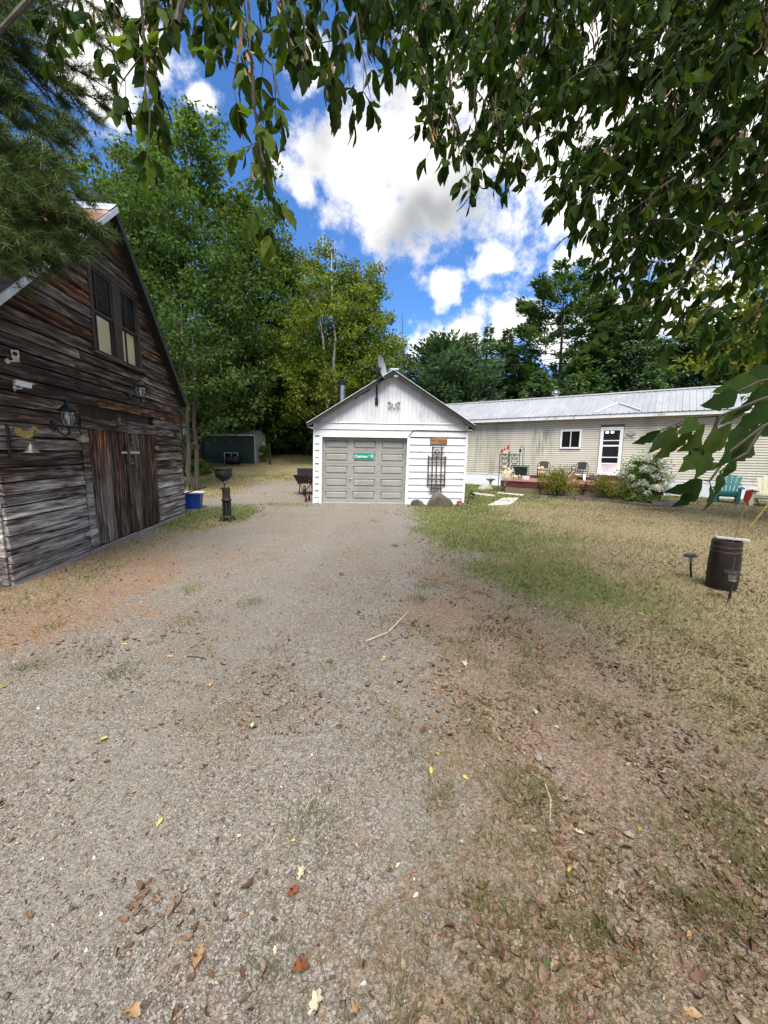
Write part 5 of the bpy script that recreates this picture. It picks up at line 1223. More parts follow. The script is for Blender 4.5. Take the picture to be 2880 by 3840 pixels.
# ------------------------------------------------------------------ yard ornaments and beds
p = gp(1843, 1820); p = at(1843, 1820, 19.0)
bbx, bby = at(1845, 1700, 18.6)[:2]
t = thing('bird_bath', 'grey stone bird bath standing left of the deck', 'bird bath', (bbx, bby, H1(bbx, bby) - .02), 0); t.scale = (.58, .58, .64)
mb = MB(); mb.lathe([(.001, 0), (.20, 0), (.20, .05), (.15, .08), (.10, .16), (.085, .40), (.11, .55), (.14, .60), (.001, .60)], (0, 0, 0), 20); mb.part('pedestal', M['concrete'], t, True)
mb = MB(); mb.lathe([(.001, .60), (.16, .60), (.28, .66), (.36, .76), (.375, .79), (.34, .79), (.24, .71), (.001, .69)], (0, 0, 0), 26); mb.part('basin', M['concrete'], t, True)
mb = MB(); blob_figure(mb, [([(-.05, 0, .80), (0, 0, .82), (.04, 0, .87), (.07, 0, .88)], [.012, .03, .025, .008])], 8); mb.part('bird', M['stone_dark'], t, True)
p = gp(1820, 1838); boulder('boulder', 'broad pale boulder in the grass below the bird bath', (p[0], p[1] + .15, -.04), .34, .26, .27, 'stone', 41, .3)
p = gp(1957, 1846); boulder('boulder', 'pointed grey boulder in front of the deck lattice', (p[0], p[1] + .12, -.04), .23, .18, .30, 'stone', 45, -.2)
def path_light(label, x, y, h=.36, tilt=0.0, s=1.0, rz=0.0, z=None):
    t = thing('path_light', label, 'path light', (x, y, H1(x, y) if z is None else z), rz, 'solar path lights'); t.rotation_euler = (0, tilt, rz)
    mb = MB(); mb.tube([(0, 0, -.06), (0, 0, h)], .016 * s, 8); mb.part('stake', M['black_plastic'], t, True)
    mb = MB(); mb.lathe([(.001, 0), (.03 * s, 0), (.044 * s, .012 * s), (.046 * s, .02 * s), (.03 * s, .026 * s)], (0, 0, h), 16); mb.part('ring', M['steel_ring'], t, True)
    mb = MB(); mb.lathe([(.034 * s, .02 * s), (.042 * s, .05 * s), (.05 * s, .105 * s)], (0, 0, h), 16); mb.part('lens', M['lamp_glass'], t, True)
    mb = MB(); mb.lathe([(.001, .03 * s), (.022 * s, .03 * s), (.03 * s, .10 * s), (.001, .10 * s)], (0, 0, h), 12); mb.part('diffuser', M['frosted_lens'], t, True)
    mb = MB(); mb.lathe([(.001, .10 * s), (.085 * s, .10 * s), (.095 * s, .108 * s), (.09 * s, .12 * s), (.06 * s, .132 * s), (.056 * s, .14 * s), (.001, .143 * s)], (0, 0, h), 22); mb.part('cap', M['solar_cap'], t, True)
    return t
for px, py, lb in ((1892, 1850, 'path light in the grass by the left end of the deck lattice'), (2027, 1853, 'path light at the deck lattice left of the round shrub'), (2187, 1864, 'path light between the two green shrubs by the deck')):
    p = gp(px, py); path_light(lb, p[0], p[1], .30, s=1.15)
p = gp(2592, 2163); path_light('tilted path light on the dry lawn left of the brown barrel', p[0], p[1], .21, -.16, .84)
p = gp(2735, 2248); path_light('path light standing in front of the brown barrel', p[0], p[1], .22, .0, .86)
p = gp(2818, 1896); path_light('path light on the grass between the teal and cream chairs', p[0], p[1], .34, .12, 1.2)
# barrel
p = gp(2703, 2203); bqx, bqy = p[0], p[1]; bz = H1(bqx, bqy)
t = thing('brown_barrel', 'dark brown ribbed barrel planter standing on the lawn at the right', 'barrel', (bqx, bqy, bz), .3); t.scale = (.83, .83, .96)
mb = MB(); mb.lathe([(.001, 0), (.178, 0), (.188, .02), (.193, .15), (.193, .30), (.188, .46), (.186, .48), (.179, .485), (.179, .503), (.186, .508), (.184, .543), (.177, .548), (.177, .563), (.183, .568), (.178, .622), (.168, .628), (.162, .615), (.16, .55), (.001, .545)], (0, 0, 0), 36); mb.part('shell', M['brown_barrel'], t, True)
for z_, r_ in ((.494, .184), (.555, .182)): mb = MB(); mb.lathe([(r_ - .006, z_ - .003), (r_ + .0, z_ - .002), (r_ + .0, z_ + .002), (r_ - .006, z_ + .003)], (0, 0, 0), 36); mb.part('hoop_line', M['barrel_band'], t, True)
mb = MB()
for i in range(9): a = -2.35 + i * .10; mb.box(0, 0, 0, 0, 0, 0) if False else None
mb.tube([(math.cos(a) * .195, math.sin(a) * .195, .27) for a in np.linspace(-2.5, -1.7, 10)], .0025, 5); mb.tube([(math.cos(-2.0) * r_, math.sin(-2.0) * r_, z_) for r_, z_ in ((.194, .14), (.195, .2), (.195, .30), (.193, .38), (.190, .45))], .003, 5); mb.part('scratch', M['barrel_band'], t, True)
t = thing('grey_plank', 'pale grey plank resting across the top of the brown barrel', 'board', (bqx + .045, bqy - .01, bz + .606), -.42); MB().hexa([(-.16, -.04, .012), (.165, -.04, 0), (.165, .045, 0), (-.16, .045, .012), (-.16, -.04, .030), (.165, -.04, .018), (.165, .045, .018), (-.16, .045, .030)]).part('plank', M['grey_board'], t)
p0 = np.array([bqx + .09, bqy + .02, bz + .53])
tp = at(2798, 1880, 4.55); t = thing('fly_swatter', 'dark red paddle on a thin cane standing in the barrel', 'swatter', tuple(p0), 0)
v = Vector(tp - p0); mb = MB(); mb.tube([(0, 0, 0), tuple(v)], .006, 6); mb.part('cane', M['bamboo'], t, True)
dv = v.normalized(); sd = Vector((1, 0, 0)); sd = (sd - dv * sd.dot(dv)).normalized(); nn = dv.cross(sd)
mb = MB(); q_ = [v + sd * a + dv * b + nn * c for c in (-.008, .008) for a, b in ((-.012, -.02), (.012, -.02), (.034, .035), (.040, .15), (-.034, .15), (-.034, .035))]
mb.add(q_, [(0, 1, 2, 3, 4, 5), (11, 10, 9, 8, 7, 6)] + [(i, (i + 1) % 6, (i + 1) % 6 + 6, i + 6) for i in range(6)]); mb.part('paddle', M['red_plastic'], t)
tp = at(2930, 1830, 4.6); p1 = p0 + np.array([.06, .03, 0]); t = thing('bamboo_cane', 'thick yellow bamboo cane leaning out of the barrel to the right', 'cane', tuple(p1), 0)
v = Vector(tp - p1); mb = MB(); 
for i in range(6): mb.tube([tuple(v * (i / 6)), tuple(v * ((i + .96) / 6)), tuple(v * ((i + 1) / 6))], [.010, .010, .012], 8)
mb.part('cane', M['bamboo'], t, True)

# adirondack chairs
def adirondack(label, loc, rz, mat):
    t = thing('adirondack_chair', label, 'chair', loc, rz, 'adirondack chairs by the house')
    m = M[mat]
    for s_ in (-1, 1):
        MB().hexa([(s_ * .30 - .05, -.42, 0), (s_ * .30 + .05, -.42, 0), (s_ * .30 + .05, -.34, 0), (s_ * .30 - .05, -.34, 0), (s_ * .31 - .05, -.44, .50), (s_ * .31 + .05, -.44, .50), (s_ * .31 + .05, -.30, .50), (s_ * .31 - .05, -.30, .50)]).part('front_leg', m, t)
        MB().hexa([(s_ * .24 - .03, -.36, .28), (s_ * .24 + .03, -.36, .28), (s_ * .24 + .03, .46, 0), (s_ * .24 - .03, .46, 0), (s_ * .24 - .03, -.36, .36), (s_ * .24 + .03, -.36, .36), (s_ * .24 + .03, .46, .09), (s_ * .24 - .03, .46, .09)]).part('rear_leg', m, t)
        mb = MB(); mb.add([(s_ * .25, -.46, .51), (s_ * .43, -.48, .51), (s_ * .44, -.38, .51), (s_ * .38, .30, .53), (s_ * .30, .30, .53), (s_ * .29, -.1, .515)] + [(s_ * .25, -.46, .545), (s_ * .43, -.48, .545), (s_ * .44, -.38, .545), (s_ * .38, .30, .565), (s_ * .30, .30, .565), (s_ * .29, -.1, .55)], [(5, 4, 3, 2, 1, 0), (6, 7, 8, 9, 10, 11)] + [(i, (i + 1) % 6, (i + 1) % 6 + 6, i + 6) for i in range(6)]); mb.part('arm', m, t)
    for k in range(5):
        y0 = -.42 + k * .12; zz = .375 - k * .035
        MB().hexa([(-.27, y0, zz - .03), (.27, y0, zz - .03), (.27, y0 + .105, zz - .055), (-.27, y0 + .105, zz - .055), (-.27, y0, zz), (.27, y0, zz), (.27, y0 + .105, zz - .025), (-.27, y0 + .105, zz - .025)]).part('seat_slat', m, t)
    for k in range(5):
        u = (k - 2); xb = u * .085; xt = u * .148; top = .98 - .022 * u * u; wb, wt = .036, .066
        yb, yt = .14, .42
        MB().hexa([(xb - wb, yb, .24), (xb + wb, yb, .24), (xb + wb, yb + .025, .24), (xb - wb, yb + .025, .24), (xt - wt, yt, top - .012 * (u < 0)), (xt + wt, yt, top - .012 * (u > 0)), (xt + wt, yt + .025, top), (xt - wt, yt + .025, top)]).part('back_slat', m, t)
    MB().bar((-.30, .20, .36), (.30, .20, .36), .03, .06).part('back_rail', m, t); MB().bar((-.36, .34, .63), (.36, .34, .63), .03, .06).part('back_rail', m, t)
    MB().bar((-.30, -.40, .32), (.30, -.40, .32), .02, .08).part('apron', m, t)
    return t
p = gp(2745, 1887); adirondack('teal plastic adirondack chair in front of the white skirting', (p[0] + .05, p[1] + .3, 0), math.radians(-40), 'teal_plastic')
p = gp(2895, 1900); adirondack('cream plastic adirondack chair cut by the right edge', (p[0] + .02, p[1] + .25, 0), math.radians(-52), 'cream_plastic')
p = gp(2670, 1886); t = thing('garden_stake', 'thin black stake in the grass left of the teal chair', 'stake', (p[0], p[1], 0)); mb = MB(); mb.tube([(0, 0, -.05), (0, 0, .55)], .015, 6); mb.part('rod', M['black_iron'], t, True)

# paving stones
for i, (poly, lb) in enumerate(((((1830, 1897), (1912, 1894), (1935, 1880), (1858, 1882)), 'nearest pale paving slab of the short path beside the garage'), (((1863, 1880), (1938, 1878), (1945, 1867), (1885, 1868)), 'pale paving slab in the middle of the short lawn path'), (((1762, 1852), (1850, 1862), (1856, 1858), (1775, 1848)), 'narrow pale slab in the grass behind the garage corner'), (((1862, 1851), (1960, 1861), (1965, 1857), (1870, 1848)), 'long pale slab in the grass below the bird bath'))):
    q_ = [gp(a, b) for a, b in poly]; c = sum(q_) / 4
    o = MB().hexa([(a[0] - c[0], a[1] - c[1], -.06) for a in q_] + [(a[0] - c[0], a[1] - c[1], .022) for a in q_]); o.part('paving_slab', M['concrete'], None, label=lb, category='slab', group='paving slabs of the lawn path').location = (c[0], c[1], H1(c[0], c[1]))
# retaining wall
wall_ = thing('retaining_wall', 'low curved edging wall of brown blocks round the flower bed', 'wall', (0, 0, 0))
path = [gp(1978, 1863), gp(2080, 1868), gp(2180, 1874), gp(2290, 1883), gp(2380, 1893), gp(2450, 1902)]
R = random.Random(4)
def along(path, step):
    out = []; d = 0
    for a, b in zip(path[:-1], path[1:]):
        L = np.linalg.norm(b - a); 
        while d < L: out.append((a + (b - a) * d / L, (b - a) / L)); d += step
        d -= L
    return out
blk = [MB().hexa([(-.145, -.08, 0), (.145, -.08, 0), (.13, .08, 0), (-.13, .08, 0), (-.14, -.075, .115), (.14, -.075, .115), (.125, .08, .115), (-.125, .08, .115)]).mesh('block', M['wall_block']) for _ in range(2)]
def putblk(c, dr, z_):
    o = link('block', blk[0], wall_, (c[0] + R.uniform(-.01, .01), c[1] + R.uniform(-.01, .01), H1(c[0], c[1]) - .03 + z_)); o.rotation_euler = (R.uniform(-.03, .03), R.uniform(-.03, .03), math.atan2(dr[1], dr[0]) + R.uniform(-.05, .05))
for c, dr in along(path, .30): putblk(c, dr, 0)
pe = [gp(2450, 1902), gp(2552, 1908)]
for lay in range(2):
    for c, dr in along(pe, .295): putblk(c + dr * .08 * lay, dr, lay * .118)
bedp = [np.array(p) for p in path] + [pe[1]] + [np.array(hpt(DK1 + .6, DKF + .3)), np.array(hpt(DK0 + 2.0, DKF - .05))]
bb_ = MB(); c = sum(bedp) / len(bedp); bb_.add([tuple(c + np.array([0, 0, .10]))] + [(q_[0], q_[1], .05) for q_ in bedp], [(0, i + 1, (i + 1) % len(bedp) + 1) for i in range(len(bedp))]); bb_.part('flower_bed', M['soil'], None, kind='structure')

# ------------------------------------------------------------------ foliage tools
leaf_mat('leaf_maple', [(.045, .092, .022), (.078, .142, .029), (.125, .19, .037), (.18, .235, .055)], .42)
leaf_mat('leaf_dark', [(.034, .070, .022), (.058, .104, .029), (.090, .14, .038)], .42)
leaf_mat('leaf_birch', [(.075, .125, .024), (.115, .175, .028), (.165, .215, .032), (.25, .245, .034)], .42)
leaf_mat('leaf_olive', [(.055, .088, .024), (.088, .122, .028), (.13, .15, .034), (.19, .165, .038)], .42)
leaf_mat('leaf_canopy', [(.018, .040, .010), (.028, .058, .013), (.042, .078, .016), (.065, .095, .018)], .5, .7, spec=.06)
leaf_mat('leaf_backlit', [(.050, .105, .016), (.085, .155, .022), (.12, .195, .028), (.15, .20, .03)], .55, .6)  # lighter copy of the canopy green: backlight on the left sprays, put into colour
leaf_mat('leaf_yellowgreen', [(0.102, 0.156, 0.024), (0.156, 0.204, 0.03), (0.228, 0.24, 0.036), (0.288, 0.252, 0.048)], .45)
leaf_mat('needle_spruce', [(.048, .098, .042), (.078, .138, .056), (.118, .18, .075)], .30)
leaf_mat('needle_blue', [(.060, .115, .075), (.092, .155, .098), (.125, .19, .12)], .30)
leaf_mat('needle_pine', [(.060, .115, .048), (.095, .155, .062), (.13, .19, .078)], .30)
leaf_mat('needle_near', [(.030, .065, .020), (.055, .098, .030), (.085, .13, .042), (.13, .17, .065)], .2)
leaf_mat('leaf_shrub', [(.10, .14, .028), (.16, .19, .032), (.24, .22, .04), (.28, .21, .05)], .3)
leaf_mat('leaf_hydrangea', [(0.078, 0.156, 0.026), (0.143, 0.234, 0.0364), (0.208, 0.286, 0.0455)], .35)
leaf_mat('petal_white', [(.62, .63, .58), (.72, .73, .70), (.80, .80, .78)], .25, .7)
leaf_mat('leaf_hosta', [(.07, .13, .03), (.11, .18, .04), (.17, .23, .06)], .3)
leaf_mat('dead_leaf', [(.07, .037, .022), (.125, .070, .041), (.19, .122, .077), (.26, .185, .12), (.145, .068, .038), (.35, .29, .215), (.09, .058, .038)], .1, .8)
leaf_mat('grass_blade', [(.10, .13, .032), (.13, .15, .045), (.18, .165, .065), (.085, .12, .025)], .3, .6)
leaf_mat('grass_dry', [(.22, .175, .09), (.31, .255, .145), (.15, .15, .055), (.38, .32, .20), (.19, .175, .07)], .2, .7)
leaf_mat('pine_straw', [(.22, .10, .045), (.33, .17, .08), (.40, .24, .13)], .1, .8)
leaf_mat('yellow_leaf', [(.50, .38, .04), (.58, .47, .09), (.60, .56, .22)], .25, .6)

def rand_rot(n, rng):
    "n random unit frames: axis a (length), b (width), c (normal)"
    a = rng.normal(size=(n, 3)); a /= np.linalg.norm(a, axis=1)[:, None]
    r = rng.normal(size=(n, 3)); b = np.cross(a, r); b /= np.linalg.norm(b, axis=1)[:, None] + 1e-9
    return a, b, np.cross(a, b)
def frames_from(a, nrm):
    a = a / (np.linalg.norm(a, axis=1)[:, None] + 1e-9); b = np.cross(nrm, a); b /= np.linalg.norm(b, axis=1)[:, None] + 1e-9
    return a, b, np.cross(a, b)
def instance(tv, tf, pos, a, b, c, size):
    "copies of a template (verts tv, tris tf) -> joined verts and tris"
    tv = np.asarray(tv, np.float32); tf = np.asarray(tf, np.int32); n = len(pos); m = len(tv)
    size = np.broadcast_to(np.asarray(size, np.float32).reshape(-1, 1), (n, 1)) if np.ndim(size) < 2 else size
    v = (tv[None, :, 0, None] * a[:, None] + tv[None, :, 1, None] * b[:, None] + tv[None, :, 2, None] * c[:, None]) * size[:, None] + pos[:, None]
    f = tf[None] + (np.arange(n, dtype=np.int32) * m)[:, None, None]
    return v.reshape(-1, 3), f.reshape(-1, 3)
LEAF4 = ([(0, 0, 0), (.45, -.28, .06), (1, 0, -.05), (.45, .28, .06)], [(0, 1, 2), (0, 2, 3)])
SLIV = ([(0, -.07, 0), (0, .07, 0), (1, 0, 0)], [(0, 1, 2)])
SLIV2 = ([(0, 0, 0), (.4, -.19, .02), (1, 0, -.05), (.4, .19, .02)], [(0, 1, 2), (0, 2, 3)])
class Soup:
    def __init__(s): s.v = []; s.f = []; s.n = 0
    def put(s, vf):
        v, f = vf; s.v.append(np.asarray(v, np.float32)); s.f.append(np.asarray(f) + s.n); s.n += len(v)
    def mesh(s, name, mat): return np_mesh(name, np.concatenate(s.v), np.concatenate(s.f), mat)

def broadleaf(name, label, base, H, rad, n, size, mat, seed, crown0=.18, barkm='bark', trunks=1, clump=.75, shape=1.0, group='broadleaf trees of the wood', tr=.16, droop=.0, lean=(0, 0), squash=1.0):
    rng = np.random.default_rng(seed); bz = H1(base[0], base[1]) - .1
    t = thing(name, label, 'tree', (base[0], base[1], bz), group=group)
    tm = MB(); ends = []
    for k in range(trunks):
        ang = rng.uniform(0, 6.28); off = np.array([math.cos(ang), math.sin(ang)]) * (0 if trunks == 1 else .35)
        ln = np.array(lean) + rng.normal(0, .03, 2) * H * .5 + (off * 1.6 if trunks > 1 else 0)
        pts = []; m = 9
        for i in range(m):
            u = i / (m - 1); w = rng.normal(0, .05, 2) * (u > 0)
            pts.append(np.array([off[0] + ln[0] * u ** 1.5 + w[0], off[1] + ln[1] * u ** 1.5 + w[1], H * .93 * u]))
        r0 = tr * (1 if trunks == 1 else .7)
        tm.tube([tuple(p) for p in pts], [r0 * (1 - .93 * i / (m - 1)) + .012 for i in range(m)], 8)
        nb = 16 if trunks == 1 else 10
        for j in range(nb):
            u = rng.uniform(max(crown0 - .05, .1), .95); q = np.array([np.interp(u, np.linspace(0, 1, m), [p[i] for p in pts]) for i in range(3)])
            a = rng.uniform(0, 6.28); L = rad * rng.uniform(.5, .95) * (1.05 - u * .6)
            up = rng.uniform(.25, .75) * L
            mid = q + np.array([math.cos(a) * L * .5, math.sin(a) * L * .5, up * .65]); e = q + np.array([math.cos(a) * L, math.sin(a) * L, up])
            tm.tube([tuple(q), tuple(mid), tuple(e)], [r0 * .32 * (1.05 - u), r0 * .2 * (1.05 - u), .012], 5, cap=False); ends += [mid, e, (mid + e) / 2]
    tm.part('trunk', M[barkm], t, True)
    ncl = max(20, n // 110)
    # cluster centres: through the crown volume, biased outwards, ragged outline
    d = rng.normal(size=(ncl * 2, 3)); d /= np.linalg.norm(d, axis=1)[:, None]
    rr = rng.uniform(.25, 1.0, ncl * 2) ** .5
    zc = H * (crown0 + 1) / 2; hz = H * (1 - crown0) / 2
    ragged = .78 + .34 * vnoise(np.arctan2(d[:, 1], d[:, 0]) * 2.2, d[:, 2] * 2.5, 1.7, seed)
    c = d * rr[:, None] * ragged[:, None] * np.array([rad, rad * squash, hz])
    taper = 1 - np.clip(c[:, 2] / hz, -1, 1) * .28 * shape
    c[:, :2] *= taper[:, None]; c[:, 2] += zc
    c[:, :2] += np.array(lean) * (np.clip(c[:, 2:] / H, 0, 1) ** 1.5)
    c = np.concatenate([c[:ncl], np.array(ends)[:len(ends)]]) if len(ends) else c[:ncl]
    per = max(1, int(.86 * n) // len(c)); N = per * len(c)
    cl = np.repeat(c, per, 0); csz = np.repeat(rng.uniform(.55, 1.25, len(c)) * clump, per)
    o = rng.normal(size=(N, 3)); o /= np.linalg.norm(o, axis=1)[:, None]; o *= (rng.uniform(0, 1, N) ** .45)[:, None]
    pos = cl + o * csz[:, None] * np.array([1, 1, .62])
    a, b, cc = rand_rot(N, rng)
    out = o * .7 + np.array([0, 0, -.35 - droop]) + rng.normal(0, .55, (N, 3))
    nrm = o * .5 + np.array([0, 0, .9]) + rng.normal(0, .6, (N, 3))
    a, b, cc = frames_from(out, nrm)
    s = Soup(); s.put(instance(*LEAF4, pos, a, b, cc, 1.07 * size * rng.uniform(.65, 1.25, N)))
    link('crown', s.mesh('crown', M[mat]), t)
    return t

def conifer(name, label, base, H, rad, n, mat, seed, kind='spruce', z0=.06, group='conifers behind the house', nsize=.22):
    rng = np.random.default_rng(seed); bz = H1(base[0], base[1]) - .1
    t = thing(name, label, 'tree', (base[0], base[1], bz), group=group)
    tm = MB(); tm.tube([(0, 0, 0), (rng.normal(0, .08), rng.normal(0, .08), H * .5), (rng.normal(0, .1), 0, H)], [H * .014, H * .009, .015], 7)
    P = []; A = []; Nn = []; 
    nl = int(H * (3.4 if kind == 'spruce' else 2.3)) if kind != 'round' else int(H * 3.4)
    br = []
    for i in range(nl):
        u = z0 + (1 - z0) * (i + rng.uniform(0, .8)) / nl
        if kind == 'spruce': L0 = rad * (1 - u) ** .85 + .12
        elif kind == 'round': L0 = rad * math.sqrt(max(.02, 1 - ((u - .36) / .66) ** 2))
        else: L0 = rad * (.35 + .75 * math.sin(math.pi * min(1, (1 - u) * 1.15 + .02)) ) * rng.uniform(.55, 1.1)
        k = rng.integers(5, 8) if kind != 'pine' else rng.integers(3, 6)
        a0 = rng.uniform(0, 6.28)
        for j in range(k):
            an = a0 + 6.28 * j / k + rng.normal(0, .25); L = L0 * rng.uniform(.7, 1.12)
            dz = {'spruce': -.22 * L * (1 - u) + .06 * L, 'round': .28 * L, 'pine': .12 * L + rng.normal(0, .1) * L}[kind]
            br.append((u * H, an, L, dz))
    tot = sum(b[2] for b in br); 
    for z, an, L, dz in br:
        dirx = np.array([math.cos(an), math.sin(an)])
        tm.tube([(0, 0, z), (dirx[0] * L * .55, dirx[1] * L * .55, z + dz * .4), (dirx[0] * L, dirx[1] * L, z + dz)], [.012 + .02 * L / rad, .015, .005], 4, cap=False)
        m = max(8, int(.74 * n * L / tot))
        w = rng.uniform(0, 1, m) ** (.7 if kind != 'pine' else .42)
        if kind == 'pine': w = .35 + .68 * w
        spread = (.30 if kind != 'pine' else .26) * L * (1.05 - .65 * w) + .10
        side = rng.normal(0, .55, m) * spread; vert = rng.normal(0, .30, m) * (spread * .6 + .18) - (.05 if kind == 'spruce' else -.05)
        px = dirx[0] * L * w - dirx[1] * side; py = dirx[1] * L * w + dirx[0] * side; pz = z + dz * w ** 1.5 + vert
        P.append(np.stack([px, py, pz], 1))
        sg = np.sign(side)[:, None]
        dd = np.stack([dirx[0] * np.ones(m), dirx[1] * np.ones(m), np.full(m, dz / max(L, .1))], 1) + sg * np.stack([-dirx[1] * np.ones(m), dirx[0] * np.ones(m), np.zeros(m)], 1) * .8 + rng.normal(0, .38, (m, 3)) + np.array([0, 0, -.15 if kind == 'spruce' else .35])
        A.append(dd)
    tm.part('trunk', M['bark'], t, True)
    P = np.concatenate(P); A = np.concatenate(A); N = len(P)
    a, b, c = frames_from(A, np.array([0, 0, 1.0]) + rng.normal(0, .45, (N, 3)))
    s = Soup(); s.put(instance(*SLIV2, P, a, b, c, 1.13 * nsize * rng.uniform(.6, 1.3, N)))
    link('crown', s.mesh('crown', M[mat]), t); return t

# ------------------------------------------------------------------ the wood on the left
def bpos(px, dist): q = at(px, 1700, dist); return (float(q[0]), float(q[1]))
broadleaf('maple_tree', 'tall green maple rising behind the barn roof ridge', bpos(760, 27), 21.5, 5.6, 38000, .25, 'leaf_maple', 1, .04, clump=.95)
broadleaf('maple_tree', 'broad dark green tree leaning over the green shed', bpos(700, 21), 15.0, 4.8, 32000, .21, 'leaf_dark', 2, .05, clump=.8, tr=.2)
broadleaf('maple_tree', 'tall slender tree whose right edge meets the big cloud', bpos(985, 28), 18.5, 4.0, 32000, .23, 'leaf_maple', 3, .04, clump=.85)
broadleaf('maple_tree', 'dense mid green tree right of the shed behind the post', bpos(1080, 31), 15.5, 4.0, 22000, .22, 'leaf_olive', 4, .08, clump=.85)
broadleaf('birch_tree', 'yellowing birch with white stems left of the garage chimney', bpos(1255, 24.5), 12.6, 3.2, 30000, .17, 'leaf_birch', 5, .12, 'birch_bark', 2, .65)
broadleaf('birch_tree', 'golden birch directly behind the satellite dish', bpos(1370, 26), 12.6, 2.9, 30000, .17, 'leaf_birch', 6, .10, 'birch_bark', 2, .62)
broadleaf('birch_tree', 'pale stemmed birch above the barn, half behind the pine', bpos(330, 22), 17.5, 4.0, 16000, .17, 'leaf_olive', 7, .25, 'birch_bark', 3, .7)
broadleaf('maple_tree', 'bright green tree just right of the barn apex', bpos(560, 23), 17.5, 4.2, 24000, .21, 'leaf_maple', 8, .10, clump=.85)
broadleaf('maple_tree', 'dark tree behind the barn beside the hanging sprays', bpos(120, 26), 19, 5.0, 18000, .25, 'leaf_dark', 9, .1, clump=.95)
broadleaf('gnarled_tree', 'low gnarled tree with bare grey limbs by the barn corner', (-8.0, 16.4), 7.5, 2.6, 9000, .15, 'leaf_dark', 10, .30, clump=.55, tr=.14, trunks=2)
broadleaf('understory_tree', 'dark low tree behind the green shed', bpos(850, 33), 8.5, 3.6, 12000, .24, 'leaf_dark', 12, .02, clump=.9)
broadleaf('understory_tree', 'low dark tree at the wood edge past the back lawn', bpos(1010, 38), 8.0, 4.2, 12000, .26, 'leaf_dark', 13, .02, clump=.95)
broadleaf('understory_tree', 'shaded bushy tree behind the left side of the garage', bpos(1160, 34), 8.5, 4.0, 12000, .24, 'leaf_dark', 14, .02, clump=.95)
for px_, ds_, hh_, rr_, lb_ in ((690, 29, 7.0, 3.2, 'leafy low tree in the gap left of the shed'), (930, 30, 7.5, 3.4, 'leafy low tree directly above the right shed end'), (1070, 35, 6.5, 3.4, 'leafy low tree behind the wooden fence post'), (1150, 30.5, 5.0, 2.4, 'low bushy tree at the left garage eave'), (800, 28.5, 6.0, 3.0, 'low leafy tree behind the middle of the shed'), (1230, 33, 7.5, 3.2, 'low tree filling in behind the birch stems')):
    broadleaf('understory_tree', lb_, bpos(px_, ds_), hh_, rr_, 11000, .21, 'leaf_maple', int(px_), .0, clump=.85, tr=.08)
conifer('small_spruce', 'small dark spruce at the far edge of the back lawn', bpos(1120, 36), 4.2, 2.0, 7000, 'needle_spruce', 15, group='conifers of the wood')
broadleaf('poplar_tree', 'thin pale green tree right of the golden birch', bpos(1480, 40), 12.5, 2.2, 9000, .2, 'leaf_maple', 16, .15, clump=.7)

# ------------------------------------------------------------------ the conifers behind the house
conifer('round_pine', 'rounded blue green pine behind the right roof of the garage', bpos(1670, 30), 9.6, 4.3, 46000, 'needle_blue', 20, 'round', .02, nsize=.34)
conifer('white_pine', 'tallest ragged white pine above the house door', bpos(2080, 32), 15.4, 4.6, 42000, 'needle_pine', 21, 'pine', .12, nsize=.34)
conifer('spruce_tree', 'narrow spruce in the middle of the group right of the round pine', bpos(1812, 38), 13.4, 2.4, 16000, 'needle_spruce', 22, nsize=.30)
conifer('spruce_tree', 'pointed dark spruce left of the tall white pine', bpos(1880, 35), 12.2, 2.8, 22000, 'needle_spruce', 23, nsize=.30)
conifer('spruce_tree', 'small spruce tip showing above the round pine', bpos(1690, 42), 12.8, 2.8, 14000, 'needle_pine', 24, nsize=.30)
conifer('spruce_tree', 'broad dark spruce right of the tall white pine', bpos(2235, 30), 13.0, 4.2, 36000, 'needle_spruce', 25, nsize=.32)
conifer('spruce_tree', 'dark spruce half hidden by the leaves above the storm door', bpos(2340, 27), 12.2, 4.2, 36000, 'needle_spruce', 26, nsize=.30)
conifer('young_pine', 'small bright green pine in front of the dark spruces', bpos(2415, 24.5), 7.2, 2.0, 18000, 'needle_pine', 27, 'spruce', nsize=.22)
conifer('spruce_tree', 'dark spruce behind the right hand roof turbine', bpos(2560, 27), 11.5, 4.4, 34000, 'needle_spruce', 28, nsize=.32)
conifer('spruce_tree', 'dark spruce at the right edge behind the house', bpos(2760, 25), 11.0, 4.4, 30000, 'needle_spruce', 29, nsize=.32)
conifer('spruce_tree', 'dense spruce low between the tall pine and the house roof', bpos(2010, 28), 7.4, 3.8, 28000, 'needle_spruce', 30, nsize=.30)
conifer('spruce_tree', 'low spruce behind the left end of the house roof', bpos(1520, 34), 8.0, 3.4, 18000, 'needle_pine', 31, nsize=.30)
conifer('spruce_tree', 'low dark spruce behind the white pine trunk', bpos(2140, 27), 7.0, 3.6, 26000, 'needle_pine', 32, nsize=.30)
conifer('spruce_tree', 'dark spruce filling the gap behind the storm door roof', bpos(2450, 31), 10.5, 4.2, 26000, 'needle_spruce', 33, nsize=.32)
conifer('spruce_tree', 'dark spruce behind the round pine and house roof', bpos(1790, 31), 7.5, 3.6, 24000, 'needle_spruce', 34, nsize=.32)
conifer('spruce_tree', 'dark spruce between the round pine and the pointed spruce', bpos(1920, 33), 8.5, 3.6, 22000, 'needle_pine', 35, nsize=.32)
conifer('spruce_tree', 'dark spruce showing through the maple leaves at the right', bpos(2660, 30), 12.0, 4.4, 26000, 'needle_spruce', 36, nsize=.32)
